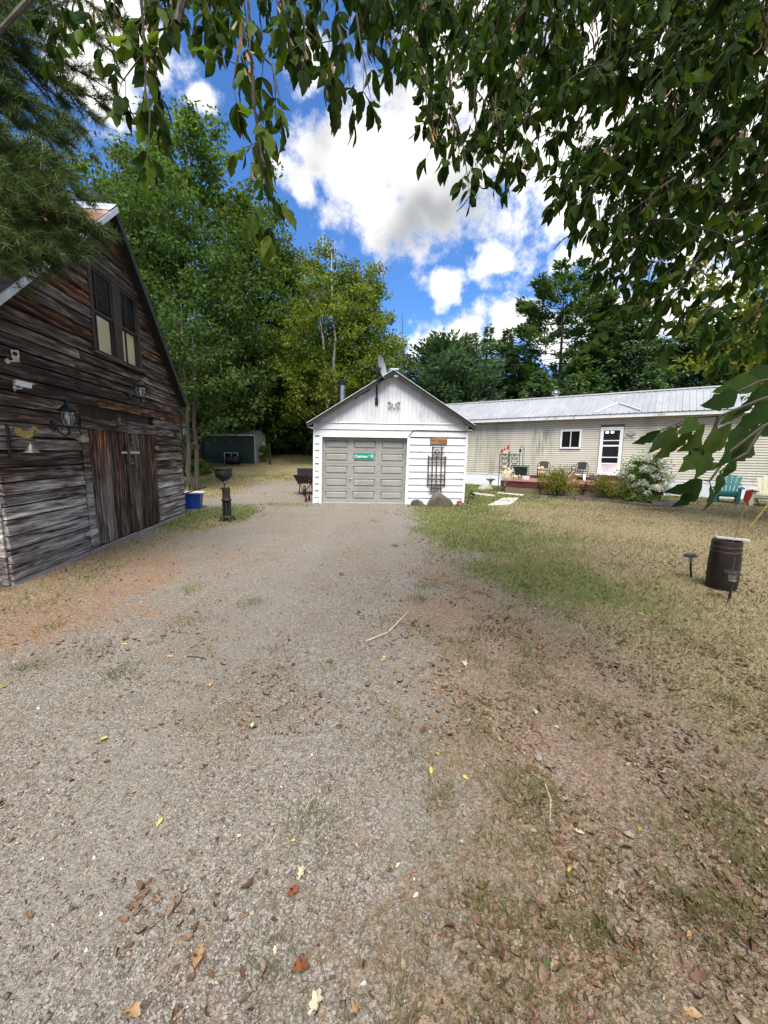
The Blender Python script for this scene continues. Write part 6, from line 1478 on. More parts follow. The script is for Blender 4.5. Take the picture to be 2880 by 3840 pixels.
# a dead snag
sx_, sy_ = bpos(1502, 42); t = thing('dead_snag', 'bare dead spruce sticking up between birch and pines', 'tree', (sx_, sy_, H1(sx_, sy_)), group='conifers behind the house')
mb = MB(); mb.tube([(0, 0, 0), (0, 0, 15.4)], [.14, .015], 6); rr_ = random.Random(2)
for k in range(46):
    z_ = 5 + k * .22; a = rr_.uniform(0, 6.28); L = (15.6 - z_) * .14 * rr_.uniform(.5, 1.2) + .2; mb.tube([(0, 0, z_), (math.cos(a) * L, math.sin(a) * L, z_ + rr_.uniform(-.25, .2))], [.02, .006], 4, cap=False)
mb.part('trunk', M['bark'], t, True)
# woods beyond, one mass
rng = np.random.default_rng(77); s = Soup()
N = 80000; th = rng.uniform(-1.25, 1.25, N); rad_ = rng.uniform(50, 62, N)
wx, wy = np.sin(th) * rad_, np.cos(th) * rad_
top = 6.5 + 4.5 * fbm(wx, wy, .16, 4) + np.where(wx < -4, 2.5, 0)
wz = hgt(wx, wy) + rng.uniform(0, 1, N) ** .8 * top
cl = fbm(wx, wz, .5, 8); keep = cl > .22
pos = np.stack([wx, wy, wz], 1)[keep]; n_ = len(pos)
a, b, c = frames_from(rng.normal(size=(n_, 3)) + np.array([0, 0, -.4]), rng.normal(size=(n_, 3)) + np.array([0, -.5, .6]))
s.put(instance(*LEAF4, pos, a, b, c, .78 * rng.uniform(.6, 1.3, n_)))
link('distant_wood', s.mesh('distant_wood', M['leaf_dark']), kind='stuff', label='dark mass of woods far behind the trees', category='woods')

# maple at the right, beyond the canopy
broadleaf('maple_tree', 'yellow green maple branch reaching in from the right over the house', (10.6, 8.4), 8.0, 4.3, 15000, .16, 'leaf_yellowgreen', 51, .36, clump=.6, group='broadleaf trees in the yard', tr=.18)

# ------------------------------------------------------------------ shrubs
def shrub(name, label, base, w, h, n, size, mat, seed, cat='shrub', upright=0.0, sq=1.0, flowers=None):
    rng = np.random.default_rng(seed); bz = H1(base[0], base[1]) - .02
    t = thing(name, label, cat, (base[0], base[1], bz), group='shrubs of the flower bed')
    st = MB(); tips = []
    for k in range(26):
        a = rng.uniform(0, 6.28); r_ = rng.uniform(.1, 1) ** .6
        e = (math.cos(a) * w * .5 * r_, math.sin(a) * w * .5 * r_ * sq, h * (1.02 - .45 * r_ ** 2) * rng.uniform(.85, 1.05)); tips.append(e)
        st.tube([(e[0] * .12, e[1] * .12, 0), (e[0] * .5, e[1] * .5, e[2] * .55), e], [.012, .008, .004], 4, cap=False)
    st.part('stems', M['green_twig'], t, True)
    tips = np.array(tips); idx_ = rng.integers(0, len(tips), n); u = rng.uniform(.15, 1, n) ** .6
    base_ = np.stack([tips[idx_, 0] * (.12 + .88 * u ** 1.0), tips[idx_, 1] * (.12 + .88 * u), tips[idx_, 2] * u ** .8], 1)
    o = rng.normal(0, 1, (n, 3)); pos = base_ + o * np.array([.085, .085, .07]) * (w / 1.2) ** .5; pos[:, 2] = np.maximum(pos[:, 2], .03)
    a, b, c = frames_from(o + np.array([0, 0, upright]), np.array([0, 0, 1.]) + rng.normal(0, .6, (n, 3)))
    s = Soup(); s.put(instance(*LEAF4, pos, a, b, c, size * rng.uniform(.6, 1.3, n))); link('foliage', s.mesh('foliage', M[mat]), t)
    if flowers:
        for k in range(flowers):
            a = rng.uniform(0, 6.28); r_ = rng.uniform(0, 1) ** .5; el = rng.uniform(.35, 1.0)
            c_ = np.array([math.cos(a) * w * .52 * r_, math.sin(a) * w * .52 * r_ * sq, h * (1.08 - .55 * r_ ** 2) * (el if r_ > .6 else rng.uniform(.85, 1.05))])
            m_ = 60; o = rng.normal(size=(m_, 3)); o /= np.linalg.norm(o, axis=1)[:, None]; sz_ = rng.uniform(.085, .125)
            pos = c_ + o * sz_ * np.array([1, 1, .75]); fa, fb, fc = frames_from(rng.normal(size=(m_, 3)), o + rng.normal(0, .3, (m_, 3)))
            s = Soup(); s.put(instance(*LEAF4, pos, fa, fb, fc, .078 * rng.uniform(.7, 1.3, m_))); link('flower_head', s.mesh('flower_head', M['petal_white']), t)
    return t
p = gp(2105, 1868); shrub('spirea_shrub', 'rounded yellow green shrub in the middle of the bed before the deck', (p[0], p[1] + .35), 1.6, 1.1, 5200, .062, 'leaf_shrub', 61)
p = gp(2330, 1880); shrub('spirea_shrub', 'lower spreading shrub in the bed left of the white hydrangea', (p[0], p[1] + .35), 2.0, .9, 5200, .06, 'leaf_shrub', 62)
p = gp(2450, 1886); shrub('hydrangea', 'big hydrangea bush covered with white flower heads', (p[0], p[1] + .55), 1.75, 1.62, 5200, .085, 'leaf_hydrangea', 63, 'shrub', .5, .8, 110)
p = gp(2385, 1890); shrub('hosta', 'low pale leaved hosta at the foot of the hydrangea', (p[0], p[1] + .25), .7, .26, 260, .15, 'leaf_hosta', 64, 'plant')
p = gp(2450, 1895); shrub('hosta', 'hosta clump behind the stacked blocks of the edging wall', (p[0], p[1] + .2), .6, .24, 220, .14, 'leaf_hosta', 65, 'plant')
p = at(712, 1700, 20.5); shrub('hosta', 'bright hosta bed at the slope left of the shed', (p[0], p[1]), 2.2, .55, 1200, .24, 'leaf_hosta', 66, 'plant')
p = at(760, 1700, 22.0); shrub('fern_clump', 'tall green fern clump between barn corner and shed', (p[0] - 1.2, p[1]), 2.6, 1.0, 2600, .15, 'leaf_hydrangea', 67, 'plant')
p = at(985, 1700, 25.4); shrub('white_phlox', 'pale flowering plant against the right end of the shed', (p[0] + .1, p[1]), .6, 1.25, 500, .12, 'leaf_hosta', 68, 'plant', .5, 1, 5)
t = thing('potted_plant', 'thin green plant growing from the terracotta planter', 'plant', POT, 0)
rng = np.random.default_rng(5); N = 60; pos = rng.normal(0, .05, (N, 3)) + np.array([0, 0, .22]) + np.stack([np.zeros(N), np.zeros(N), rng.uniform(-.18, .2, N)], 1)
a, b, c = frames_from(rng.normal(size=(N, 3)), rng.normal(size=(N, 3)) + np.array([0, 0, 1.])); s = Soup(); s.put(instance(*LEAF4, pos, a, b, c, .07)); link('leaves', s.mesh('leaves', M['leaf_hosta']), t)
mb = MB(); mb.tube([(0, 0, -.02), (.01, 0, .2), (-.01, 0, .42)], .005, 5); mb.part('stem', M['green_twig'], t)

# ------------------------------------------------------------------ near pine, upper left
rng = np.random.default_rng(91)
pine = thing('near_pine', 'soft needled white pine hanging over the barn roof at the left', 'tree', (-7.2, 2.6, 0), group='pines in the yard')
tk = MB(); tk.tube([(0, 0, -.1), (.05, 0, 5), (0, 0, 11)], [.30, .22, .08], 12)
org = np.array([-7.2, 2.6, 0.0])
BR = [(365, 850, 4.3, .5), (335, 835, 4.2, .5), (270, 870, 4.2, .5), (200, 820, 4.1, .55), (180, 740, 4.1, .55), (100, 820, 4.0, .6), (320, 740, 4.3, .45), (110, 950, 3.95, .55), (260, 930, 4.1, .4), (210, 610, 4.3, .5), (370, 380, 4.9, .5), (280, 450, 4.7, .5), (300, 800, 4.2, .45), (225, 900, 4.1, .5), (150, 950, 4.0, .5), (60, 900, 3.9, .6), (40, 760, 4.0, .6), (250, 690, 4.3, .5), (150, 640, 4.2, .6), (60, 560, 4.1, .7), (300, 560, 4.6, .45), (330, 420, 4.8, .5), (400, 330, 5.0, .5), (250, 330, 4.7, .6), (120, 420, 4.4, .7), (30, 330, 4.2, .8), (120, 230, 4.5, .8), (40, 120, 4.3, .9), (130, 60, 4.6, .8), (430, 200, 5.2, .4), (440, 90, 5.3, .45), (20, 20, 4.4, .9), (330, 120, 5.3, .4), (60, 650, 4.0, .6), (10, 980, 3.8, .5), (-60, 800, 3.9, .7), (-60, 500, 4, .8), (-60, 200, 4.1, .9)]
P = []; A = []
for px, py, ds, w in BR:
    tip = at(px, py, ds) - org; z0_ = min(tip[2] + .3, 10); st_ = np.array([0, 0, max(z0_ - .4, 1)])
    mid = (st_ + tip) / 2 + np.array([0, 0, .35]); tk.tube([tuple(st_), tuple(mid), tuple(tip)], [.045, .025, .006], 5, cap=False)
    nt = 90 if px < 220 else 50
    for k in range(nt):
        u = rng.uniform(.45, 1.02); q = st_ * (1 - u) ** 2 + mid * 2 * u * (1 - u) + tip * u * u
        dirn = (tip - mid) / np.linalg.norm(tip - mid); sd_ = np.cross(dirn, [0, 0, 1]); sd_ /= np.linalg.norm(sd_)
        tl = w * rng.uniform(.25, 1.0) * (1.15 - .55 * u); e = q + (dirn * .75 + sd_ * rng.normal(0, .75) + np.array([0, 0, rng.normal(-.12, .35)])) * tl
        tk.tube([tuple(q), tuple(e)], [.008, .003], 3, cap=False)
        nb = int(14 + 40 * tl); v_ = rng.uniform(.1, 1, nb)[:, None]; c_ = q + (e - q) * v_
        for jj in range(5):
            P.append(c_ + rng.normal(0, .008, c_.shape)); dv_ = (e - q) / np.linalg.norm(e - q); A.append(dv_ * .85 + rng.normal(0, .75, c_.shape) + np.array([0, 0, -.1]))
tk.part('trunk', M['bark'], pine, True)
P = np.concatenate(P); A = np.concatenate(A); n_ = len(P)
a, b, c = frames_from(A, rng.normal(size=(n_, 3))); s = Soup()
s.put(instance([(0, -.027, 0), (0, .027, 0), (1, 0, 0)], SLIV[1], P, a, b, c, .11 * rng.uniform(.7, 1.2, n_)))
link('needles', s.mesh('needles', M['needle_near']), pine, kind='stuff'); print('pine needles', n_)

# ------------------------------------------------------------------ box elder overhead
def leaf_template(seed, lobes=True):
    "one leaflet, length 1 along x: folded at the midrib, arched, toothed"
    rr = random.Random(seed)
    xs = [0, .10, .24, .38, .50, .58, .70, .80, .90, 1.0]; ws = [.004, .085, .18, .225, .215, .17, .175, .105, .05, 0]
    if lobes:
        ws = [w * rr.uniform(.88, 1.12) for w in ws]
        ws[5] *= rr.uniform(.8, 1.0)
    arch = rr.uniform(.10, .28); fold = rr.uniform(.12, .4); tw = rr.uniform(-.25, .25)
    v = []; 
    for i, (x, w) in enumerate(zip(xs, ws)):
        zc = -arch * x * x; side = .06 * math.sin(x * 3 + rr.uniform(-.3, .3))
        c, s_ = math.cos(tw * x), math.sin(tw * x)
        for k, sg in ((0, -1), (1, 0), (2, 1)):
            yy = sg * w; zz = fold * abs(yy) + .02 * math.sin(i * 2.1 + sg)
            v.append((x + (.02 * sg if k else 0), side + yy * c - zz * s_, zc + yy * s_ + zz * c))
    f = []
    for i in range(len(xs) - 1):
        for k in (0, 1):
            a = i * 3 + k; f += [(a, a + 3, a + 4), (a, a + 4, a + 1)]
    return np.array(v), f
def coarse(vf):
    "the same leaflet with half the cross-sections, for leaves too small to pick apart"
    v = np.asarray(vf[0]).reshape(-1, 3, 3)[[0, 2, 4, 6, 9]].reshape(-1, 3)
    return v, [t_ for i in range(4) for k in (0, 1) for t_ in ((i * 3 + k, i * 3 + k + 3, i * 3 + k + 4), (i * 3 + k, i * 3 + k + 4, i * 3 + k + 1))]
LT = [leaf_template(k) for k in range(7)]; LC = [coarse(l) for l in LT]
rng = np.random.default_rng(303)
LEAVES = []       # (pos, a, b, c, size, variant)
elder = thing('box_elder', 'large box elder whose leafy branches hang over the top and right', 'tree', (2.9, -.7, 0), group='broadleaf trees in the yard')
EO = np.array([2.9, -.7, 0.0])
limbs = MB(); twigs = MB(); SAM = []
limbs.tube([(0, 0, -.2), (.05, .02, 1.2), (-.05, .1, 2.6), (-.3, .4, 4.0)], [.30, .24, .20, .14], 12)
def unit(v): return v / (np.linalg.norm(v) + 1e-9)
def add_leaf(p, d, nrm, size):
    d = unit(d); b = np.cross(nrm, d); nb = np.linalg.norm(b)
    if nb < 1e-3: b = np.cross([1., .2, .1], d); nb = np.linalg.norm(b)
    b = b / nb; LEAVES.append((p, d, b, np.cross(d, b), size, int(rng.integers(len(LT)))))
def compound(p, out, size, n=5):
    "a petiole with three to five hanging leaflets"
    L = size * rng.uniform(.7, 1.1); d = unit(out * .8 + np.array([0, 0, -.55]) + rng.normal(0, .25, 3)); e = p + d * L
    twigs.tube([tuple(p - EO), tuple(e - EO)], [.0016, .0010], 3, cap=False)
    sd = np.cross(d, [0, 0, 1.]); sd = unit(sd + rng.normal(0, .2, 3)); view = unit(rng.normal(0, 1, 3) + np.array([0, -.5, .3]))
    add_leaf(e, d + np.array([0, 0, -.5]) + rng.normal(0, .25, 3), view, size * rng.uniform(.9, 1.15))
    for u in ((.95, .6) if n >= 5 else (.9,)):
        for s_ in (-1, 1):
            add_leaf(p + d * L * u, d * .45 + sd * s_ * rng.uniform(.5, 1.0) + np.array([0, 0, -.75]) + rng.normal(0, .22, 3), unit(view + rng.normal(0, .5, 3)), size * rng.uniform(.65, 1.0))
def spray(p0, p1, size, gap=.055, sag=.08, start=.0, keys=.25):
    p0 = np.asarray(p0, float); p1 = np.asarray(p1, float); L = np.linalg.norm(p1 - p0); n = max(3, int(L / .07))
    pts = [p0 + (p1 - p0) * u + np.array([0, 0, -sag * math.sin(math.pi * u) * -1]) + rng.normal(0, .006, 3) for u in np.linspace(0, 1, n)]
    r = np.linspace(.0045, .0016, n) * (1 + L * .6)
    twigs.tube([tuple(q - EO) for q in pts], list(r), 5, cap=False)
    d = unit(p1 - p0); s = start * L; k = 0
    while s < L:
        u = s / L; i = min(int(u * (n - 1)), n - 2); q = pts[i] + (pts[i + 1] - pts[i]) * (u * (n - 1) - i)
        side = unit(np.cross(d, unit(rng.normal(0, 1, 3)))); compound(q, side + d * .4, size, 5 if rng.random() < .6 else 3); k += 1
        if rng.random() < keys: SAM.append(q + np.array([rng.normal(0, .01), rng.normal(0, .01), -.02]))
        s += gap * rng.uniform(.6, 1.4)
    compound(pts[-1], d, size, 5)
# limbs out of frame overhead that carry the sprays
def limb(pts, r0, r1): limbs.tube([tuple(np.asarray(p) - EO) for p in pts], list(np.linspace(r0, r1, len(pts))), 7, cap=False)
root = EO + np.array([-.3, .4, 4.0]); low = EO + np.array([-.05, .1, 2.6])
limb([root, (1.6, .6, 4.1), (.2, 1.2, 3.7), (-1.0, 1.6, 3.3)], .09, .02); limb([root, (2.2, 1.2, 4.6), (1.5, 2.4, 4.6), (.6, 3.2, 4.3)], .09, .02); limb([root, (2.8, 1.6, 4.8), (3.2, 3.2, 4.6)], .09, .025); limb([low, (2.9, .4, 3.0), (2.8, 2.0, 3.2), (2.6, 3.4, 3.2)], .08, .02); limb([low, (2.3, .3, 2.4), (1.6, .8, 2.2), (1.2, 1.1, 2.0)], .04, .008)
limb([(.2, 1.2, 3.7), (-.4, 1.1, 2.9), (-.5, 1.1, 2.6)], .02, .008); limb([(-1.0, 1.6, 3.3), (-1.3, 1.5, 2.9)], .015, .006)
# hanging sprays at the left and centre: (top px, top py, bottom px, bottom py, distance, leaf size, gap, start)
HANG = [(200, -160, 180, 150, 1.75, .085, .05, .2), (330, -160, 360, 130, 1.7, .09, .05, .3), (430, -160, 420, 180, 1.65, .09, .05, .35), (280, -100, 230, 90, 1.8, .08, .05, .2),
        (520, -180, 560, 520, 1.45, .085, .075, .42), (545, -150, 600, 420, 1.5, .085, .06, .45), (590, 180, 450, 300, 1.5, .09, .06, .1),
        (660, -150, 640, 70, 1.5, .085, .05, .3), (720, -150, 780, 60, 1.5, .08, .05, .3),
        (915, -180, 960, 480, 1.25, .075, .06, .25), (960, 300, 985, 780, 1.2, .08, .05, .25), (965, 560, 1010, 800, 1.2, .085, .06, .4), (930, 100, 870, 330, 1.3, .075, .05, .2), (960, 200, 1060, 380, 1.3, .08, .05, .2),
        (1180, 80, 1230, 350, 1.5, .09, .055, .2), (1270, 100, 1310, 360, 1.6, .09, .055, .2), (1330, 60, 1380, 330, 1.6, .09, .055, .2), (1050, -50, 1080, 150, 1.5, .09, .055, .1), (1120, -50, 1150, 190, 1.5, .09, .055, .1),
        (1600, 250, 1640, 560, 2.0, .095, .05, .1), (1680, 250, 1700, 520, 2.0, .095, .05, .1), (1560, 150, 1600, 400, 2.0, .095, .05, .1), (1780, 300, 1790, 620, 2.1, .095, .045, .1), (1860, 350, 1880, 620, 2.1, .10, .045, .1), (1700, 420, 1760, 660, 2.0, .095, .05, .1)]
for x0, y0, x1, y1, ds, sz_, g_, st_ in HANG: spray(at(x0, y0, ds), at(x1, y1, ds * rng.uniform(.95, 1.05)), sz_, g_ * 1.2, .02, st_, .35)
# the mass: short drooping sprays through a volume overhead and to the right
poly = [(560, -300), (570, 20), (800, 30), (1000, 50), (1120, 150), (1300, 190), (1480, 130), (1600, 220), (1700, 400), (1850, 470), (1950, 620), (2080, 700), (2230, 860), (2330, 980), (2400, 1120), (2500, 1230), (2640, 1260), (2760, 1330), (2900, 1420), (3200, 1500), (3200, -300)]
def inside(x, y):
    c = False; n = len(poly); j = n - 1
    for i in range(n):
        xi, yi = poly[i]; xj, yj = poly[j]
        if (yi > y) != (yj > y) and x < (xj - xi) * (y - yi) / (yj - yi) + xi: c = not c
        j = i
    return c
cnt = 0
while cnt < 660:
    x = rng.uniform(560, 3200); y = rng.uniform(-300, 1500)
    if not inside(x, y): continue
    dens_ = .20 if x < 1500 else 1.0
    if x > 2450 and y > 900: dens_ = .45
    if vnoise(x / 150, y / 150, 1.0, 6) < .30 and x > 1500: dens_ *= .35
    if rng.random() > dens_: continue
    ds = rng.uniform(1.6, 2.6) if x < 1500 else rng.uniform(1.9, 4.4)
    p = at(x, y, ds); L = rng.uniform(.16, .40)
    d = unit(np.array([rng.normal(-.35, .5), rng.normal(.25, .5), rng.normal(-.75, .3)]))
    spray(p - d * L * .6, p + d * L * .4, rng.uniform(.07, .125), .075, .01, 0, .15); cnt += 1
# extra canopy out of the picture, over and behind the camera, added for shade
for _ in range(24):
    p = np.array([rng.uniform(-1.2, 5.5), rng.uniform(-2.5, 1.0), rng.uniform(3.0, 6.0)]); d = unit(rng.normal(0, 1, 3) + np.array([0, 0, -.6])); L = .4
    spray(p, p + d * L, .11, .09, .0, 0, 0)
# low branch at the right, close to the camera
ND = [(2480, 1613, 2378, 1662), (2535, 1600, 2432, 1684), (2532, 1605, 2478, 1714), (2592, 1566, 2544, 1692), (2640, 1588, 2572, 1688), (2610, 1570, 2552, 1612), (2846, 1424, 2690, 1452), (2765, 1470, 2664, 1506), (2862, 1438, 2772, 1560), (2742, 1586, 2620, 1706), (2690, 1600, 2640, 1720), (2662, 1690, 2604, 1792), (2636, 1800, 2518, 1842), (2632, 1806, 2538, 1896), (2660, 1808, 2664, 1910), (2704, 1768, 2680, 1862), (2762, 1720, 2700, 1796), (2842, 1580, 2778, 1702), (2702, 1738, 2616, 1762), (2630, 1660, 2566, 1752), (2790, 1600, 2720, 1690), (2720, 1640, 2650, 1700), (2880, 1500, 2790, 1600), (2800, 1520, 2700, 1580), (2820, 1640, 2760, 1720), (2680, 1720, 2590, 1730), (2740, 1690, 2690, 1750), (2930, 1440, 2820, 1500), (2960, 1560, 2850, 1620), (2900, 1380, 2800, 1400)]
for i, (x0, y0, x1, y1) in enumerate(ND):
    ds = .70 + .16 * rng.random() + (.15 if x0 > 2780 else 0); p0 = at(x0, y0, ds); p1 = at(x1, y1, ds * rng.uniform(.93, 1.02))
    L = np.linalg.norm(p1 - p0); nrm = unit(np.array([rng.normal(0, .5), -.8, .5 + rng.normal(0, .4)])); add_leaf(p0, p1 - p0, nrm, L); _l = LEAVES[-1]; LEAVES[-1] = (_l[0], _l[1], _l[2] * .8, _l[3], _l[4], _l[5])
for pts in (((3100, 1420), (2850, 1500), (2700, 1560), (2590, 1566), (2480, 1613)), ((3050, 1500), (2860, 1600), (2742, 1690), (2660, 1805), (2640, 1800)), ((3100, 1380), (2960, 1410), (2850, 1430), (2765, 1470)), ((2860, 1600), (2800, 1700), (2762, 1720), (2700, 1770)), ((2700, 1560), (2660, 1650), (2640, 1690)), ((2590, 1566), (2540, 1600))):
    twigs.tube([tuple(at(x, y, .82) - EO) for x, y in pts], [.004 - .0006 * i for i in range(len(pts))], 5, cap=False)
limbs.part('trunk', M['bark'], elder, True); twigs.part('twigs', M['twig'], elder)
crown = link('crown', None, elder)
# seed keys
if SAM:
    sp_ = np.array(SAM); per = 9; N = len(sp_) * per; base_ = np.repeat(sp_, per, 0) + rng.normal(0, 1, (N, 3)) * np.array([.014, .014, .03])
    a, b, c = frames_from(np.array([0, 0, -1.]) + rng.normal(0, .35, (N, 3)), rng.normal(size=(N, 3)))
    s = Soup(); s.put(instance([(0, -.05, 0), (.35, -.11, 0), (1, -.12, .02), (1.0, .12, .0), (.35, .08, 0)], [(0, 1, 4), (1, 2, 3), (1, 3, 4)], base_ - EO, a, b, c, .034 * rng.uniform(.8, 1.2, N))); link('seed_keys', s.mesh('seed_keys', M['samara']), elder, kind='stuff')
# the leaves that show largest are objects of their own, the rest one mass
P = np.array([l[0] for l in LEAVES]); S_ = np.array([l[4] for l in LEAVES]); rel = P - cC; dep = rel @ cF
pxs = 1440 + FPX * (rel @ cR) / np.maximum(dep, .05); pys = 1920 - FPX * (rel @ cU) / np.maximum(dep, .05)
vis = (dep > .2) & (pxs > -40) & (pxs < 2940) & (pys > -40) & (pys < 3900)
score = np.where(vis, S_ / np.maximum(dep, .1), -1); order = np.argsort(-score); own = set(order[:290].tolist())
lm = [np_mesh('leaf', v, f, M['leaf_canopy'], True) for v, f in LT]; ly = [np_mesh('leaf', v, f, M['leaf_backlit'], True) for v, f in LT]
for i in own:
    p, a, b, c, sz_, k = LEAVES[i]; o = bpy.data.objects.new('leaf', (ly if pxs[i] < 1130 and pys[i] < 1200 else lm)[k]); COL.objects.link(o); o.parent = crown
    q = p - EO; m4 = Matrix(((a[0] * sz_, b[0] * sz_, c[0] * sz_, q[0]), (a[1] * sz_, b[1] * sz_, c[1] * sz_, q[1]), (a[2] * sz_, b[2] * sz_, c[2] * sz_, q[2]), (0, 0, 0, 1))); o.matrix_local = m4
s = Soup()
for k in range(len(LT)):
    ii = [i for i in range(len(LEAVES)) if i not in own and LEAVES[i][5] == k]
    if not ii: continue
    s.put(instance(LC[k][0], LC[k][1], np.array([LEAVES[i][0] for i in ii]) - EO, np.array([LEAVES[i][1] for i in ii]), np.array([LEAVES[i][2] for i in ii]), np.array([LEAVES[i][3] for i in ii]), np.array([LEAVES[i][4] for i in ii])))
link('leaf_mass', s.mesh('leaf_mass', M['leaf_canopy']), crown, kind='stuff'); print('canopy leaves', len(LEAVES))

# ------------------------------------------------------------------ ground cover
rng = np.random.default_rng(909)
def scatter(n, x0, x1, y0, y1, power=1.0):
    "points over the yard, denser towards the camera"
    y = y0 + (y1 - y0) * rng.uniform(0, 1, n) ** power; x = rng.uniform(x0, x1, n)
    half = .97 * np.maximum(y, .6) + .25
    k = np.abs(x) < half; return x[k], y[k]
def sc2(n, y0, y1, power, xl=-99, xr=99):
    y = y0 + (y1 - y0) * rng.uniform(0, 1, n) ** power; x = rng.uniform(-1, 1, n) * (.97 * y + .25)
    k = (x > xl) & (x < xr); return x[k], y[k]
def blocked(x, y):
    c, s = math.cos(BROT), math.sin(BROT); dx, dy = x - BA[0], y - BA[1]; ls, lo = c * dx + s * dy, -s * dx + c * dy
    inb = (ls > -.1) & (ls < 5.8) & (lo > -.06)
    ing = (x > GA[0] - .02) & (x < GA[0] + 4.85) & (y > 12.6)
    c, s = math.cos(HROT), math.sin(HROT); hx, hy = c * (x - HP[0]) + s * (y - HP[1]), -s * (x - HP[0]) + c * (y - HP[1])
    inh = (hy > -.02) | ((hx > DK0) & (hx < DK1) & (hy > DKF - .05))
    return inb | ing | (inh & (x > 2.6))
# pebbles
OCT = ([(1, 0, 0), (-1, 0, 0), (0, 1, 0), (0, -1, 0), (0, 0, 1), (0, 0, -.6)], [(0, 2, 4), (2, 1, 4), (1, 3, 4), (3, 0, 4), (2, 0, 5), (1, 2, 5), (3, 1, 5), (0, 3, 5)])
def pebble_mat():
    m, t, b = pbr('pebble'); r = t.new('ShaderNodeNewGeometry').outputs['Random Per Island']; co = t.new('ShaderNodeTexCoord').outputs['Object']
    col = t.ramp(r, [(0, (.055, .048, .04)), (.25, (.135, .12, .10)), (.5, (.21, .188, .158)), (.75, (.29, .262, .222)), (.92, (.30, .22, .17)), (1, (.56, .54, .50))])
    col = t.mix(t.rng(t.noise(co, 90, 2), .3, .7, 0, .4), col, (.16, .145, .13)); t.l.new(col, b.inputs['Base Color']); b.inputs['Roughness'].default_value = .85; return m
MATS['pebble'] = pebble_mat()
x, y = sc2(78000, .75, 6.0, 1.35); zl, zi, zn, zg = zones(x, y)
patch = fbm(x, y, .9, 51)
k = (rng.uniform(0, 1, len(x)) > .92 * zl) & (rng.uniform(0, 1, len(x)) > .6 * zi) & (rng.uniform(0, 1, len(x)) < .25 + 1.6 * np.clip(patch - .28, 0, 1)) & ~blocked(x, y); x, y = x[k], y[k]; n_ = len(x)
r_ = np.clip(rng.lognormal(-5.75, .48, n_), .0018, .014)
pos = np.stack([x, y, hgt(x, y) + r_ * .15], 1); a, b, c = rand_rot(n_, rng); a[:, 2] *= .3; a, b, c = frames_from(a, np.array([0, 0, 1.]) + rng.normal(0, .35, (n_, 3)))
v, f = instance(*OCT, pos, a * rng.uniform(.8, 1.5, (n_, 1)), b * rng.uniform(.75, 1.1, (n_, 1)), c * rng.uniform(.5, .85, (n_, 1)), r_)
v += rng.normal(0, 1, v.shape) * np.repeat(r_, 6)[:, None] * .12
link('gravel', np_mesh('gravel', v, f, M['pebble'], False), kind='stuff', label='loose grey gravel stones on the driveway', category='gravel')
# grass
def blades(n, y0, y1, power, mat, name, label, test, h0, h1, w, lean=.8, wy=.0012, xl=-99, xr=99):
    x, y = sc2(n, y0, y1, power, xl, xr); z = zones(x, y); k = (rng.uniform(0, 1, len(x)) < test(z, x, y)) & ~blocked(x, y); x, y = x[k], y[k]; n_ = len(x)
    pos = np.stack([x, y, hgt(x, y) - .004], 1); ang = rng.uniform(0, 6.28, n_); l = rng.uniform(.15, 1, n_) * lean
    d = np.stack([np.cos(ang) * l, np.sin(ang) * l, np.ones(n_)], 1); a, b, c = frames_from(d, np.stack([np.sin(ang), -np.cos(ang), np.zeros(n_)], 1) + rng.normal(0, .2, (n_, 3)))
    hh = rng.uniform(h0, h1, n_); ww = (w + wy * y) / hh
    tv = np.array([(0, -.5, 0), (0, .5, 0), (.6, .35, .08), (.6, -.35, .08), (1, 0, .22)], np.float32); tf = [(0, 1, 2), (0, 2, 3), (3, 2, 4)]
    v = (tv[None, :, 0, None] * a[:, None] + (tv[None, :, 1, None] * ww[:, None, None]) * b[:, None] + tv[None, :, 2, None] * c[:, None]) * hh[:, None, None] + pos[:, None]
    f = np.array(tf)[None] + (np.arange(n_) * 5)[:, None, None]
    link(name, np_mesh(name, v.reshape(-1, 3), f.reshape(-1, 3), M[mat]), kind='stuff', label=label, category='grass'); print(name, n_)
blades(150000, 1.6, 21, 1.15, 'grass_dry', 'dry_grass', 'short straw coloured dry lawn grass', lambda z, x, y: z[0] * (1.05 - z[3]) * .95, .02, .06, .0016, 1.1)
blades(120000, 1.4, 22, 1.05, 'grass_blade', 'green_grass', 'short green lawn grass', lambda z, x, y: z[0] * np.clip(z[3] * 1.15 - .05, .04, 1), .025, .075, .0016, .9)
blades(60000, .8, 3.8, 1.0, 'grass_dry', 'dead_thatch', 'dead grass strands lying among the leaf litter', lambda z, x, y: np.clip(z[1] * .55 + .05, 0, 1) * sstep(.35, .6, fbm(x, y, 2.2, 61)), .02, .07, .0012, 2.6)
blades(46000, .8, 4.5, 1.0, 'grass_blade', 'grass_tufts', 'scattered green tufts growing through the gravel', lambda z, x, y: np.clip(z[1] * .9, .03, 1) * sstep(.56, .74, fbm(x, y, 2.6, 71)), .02, .075, .0013, .9)
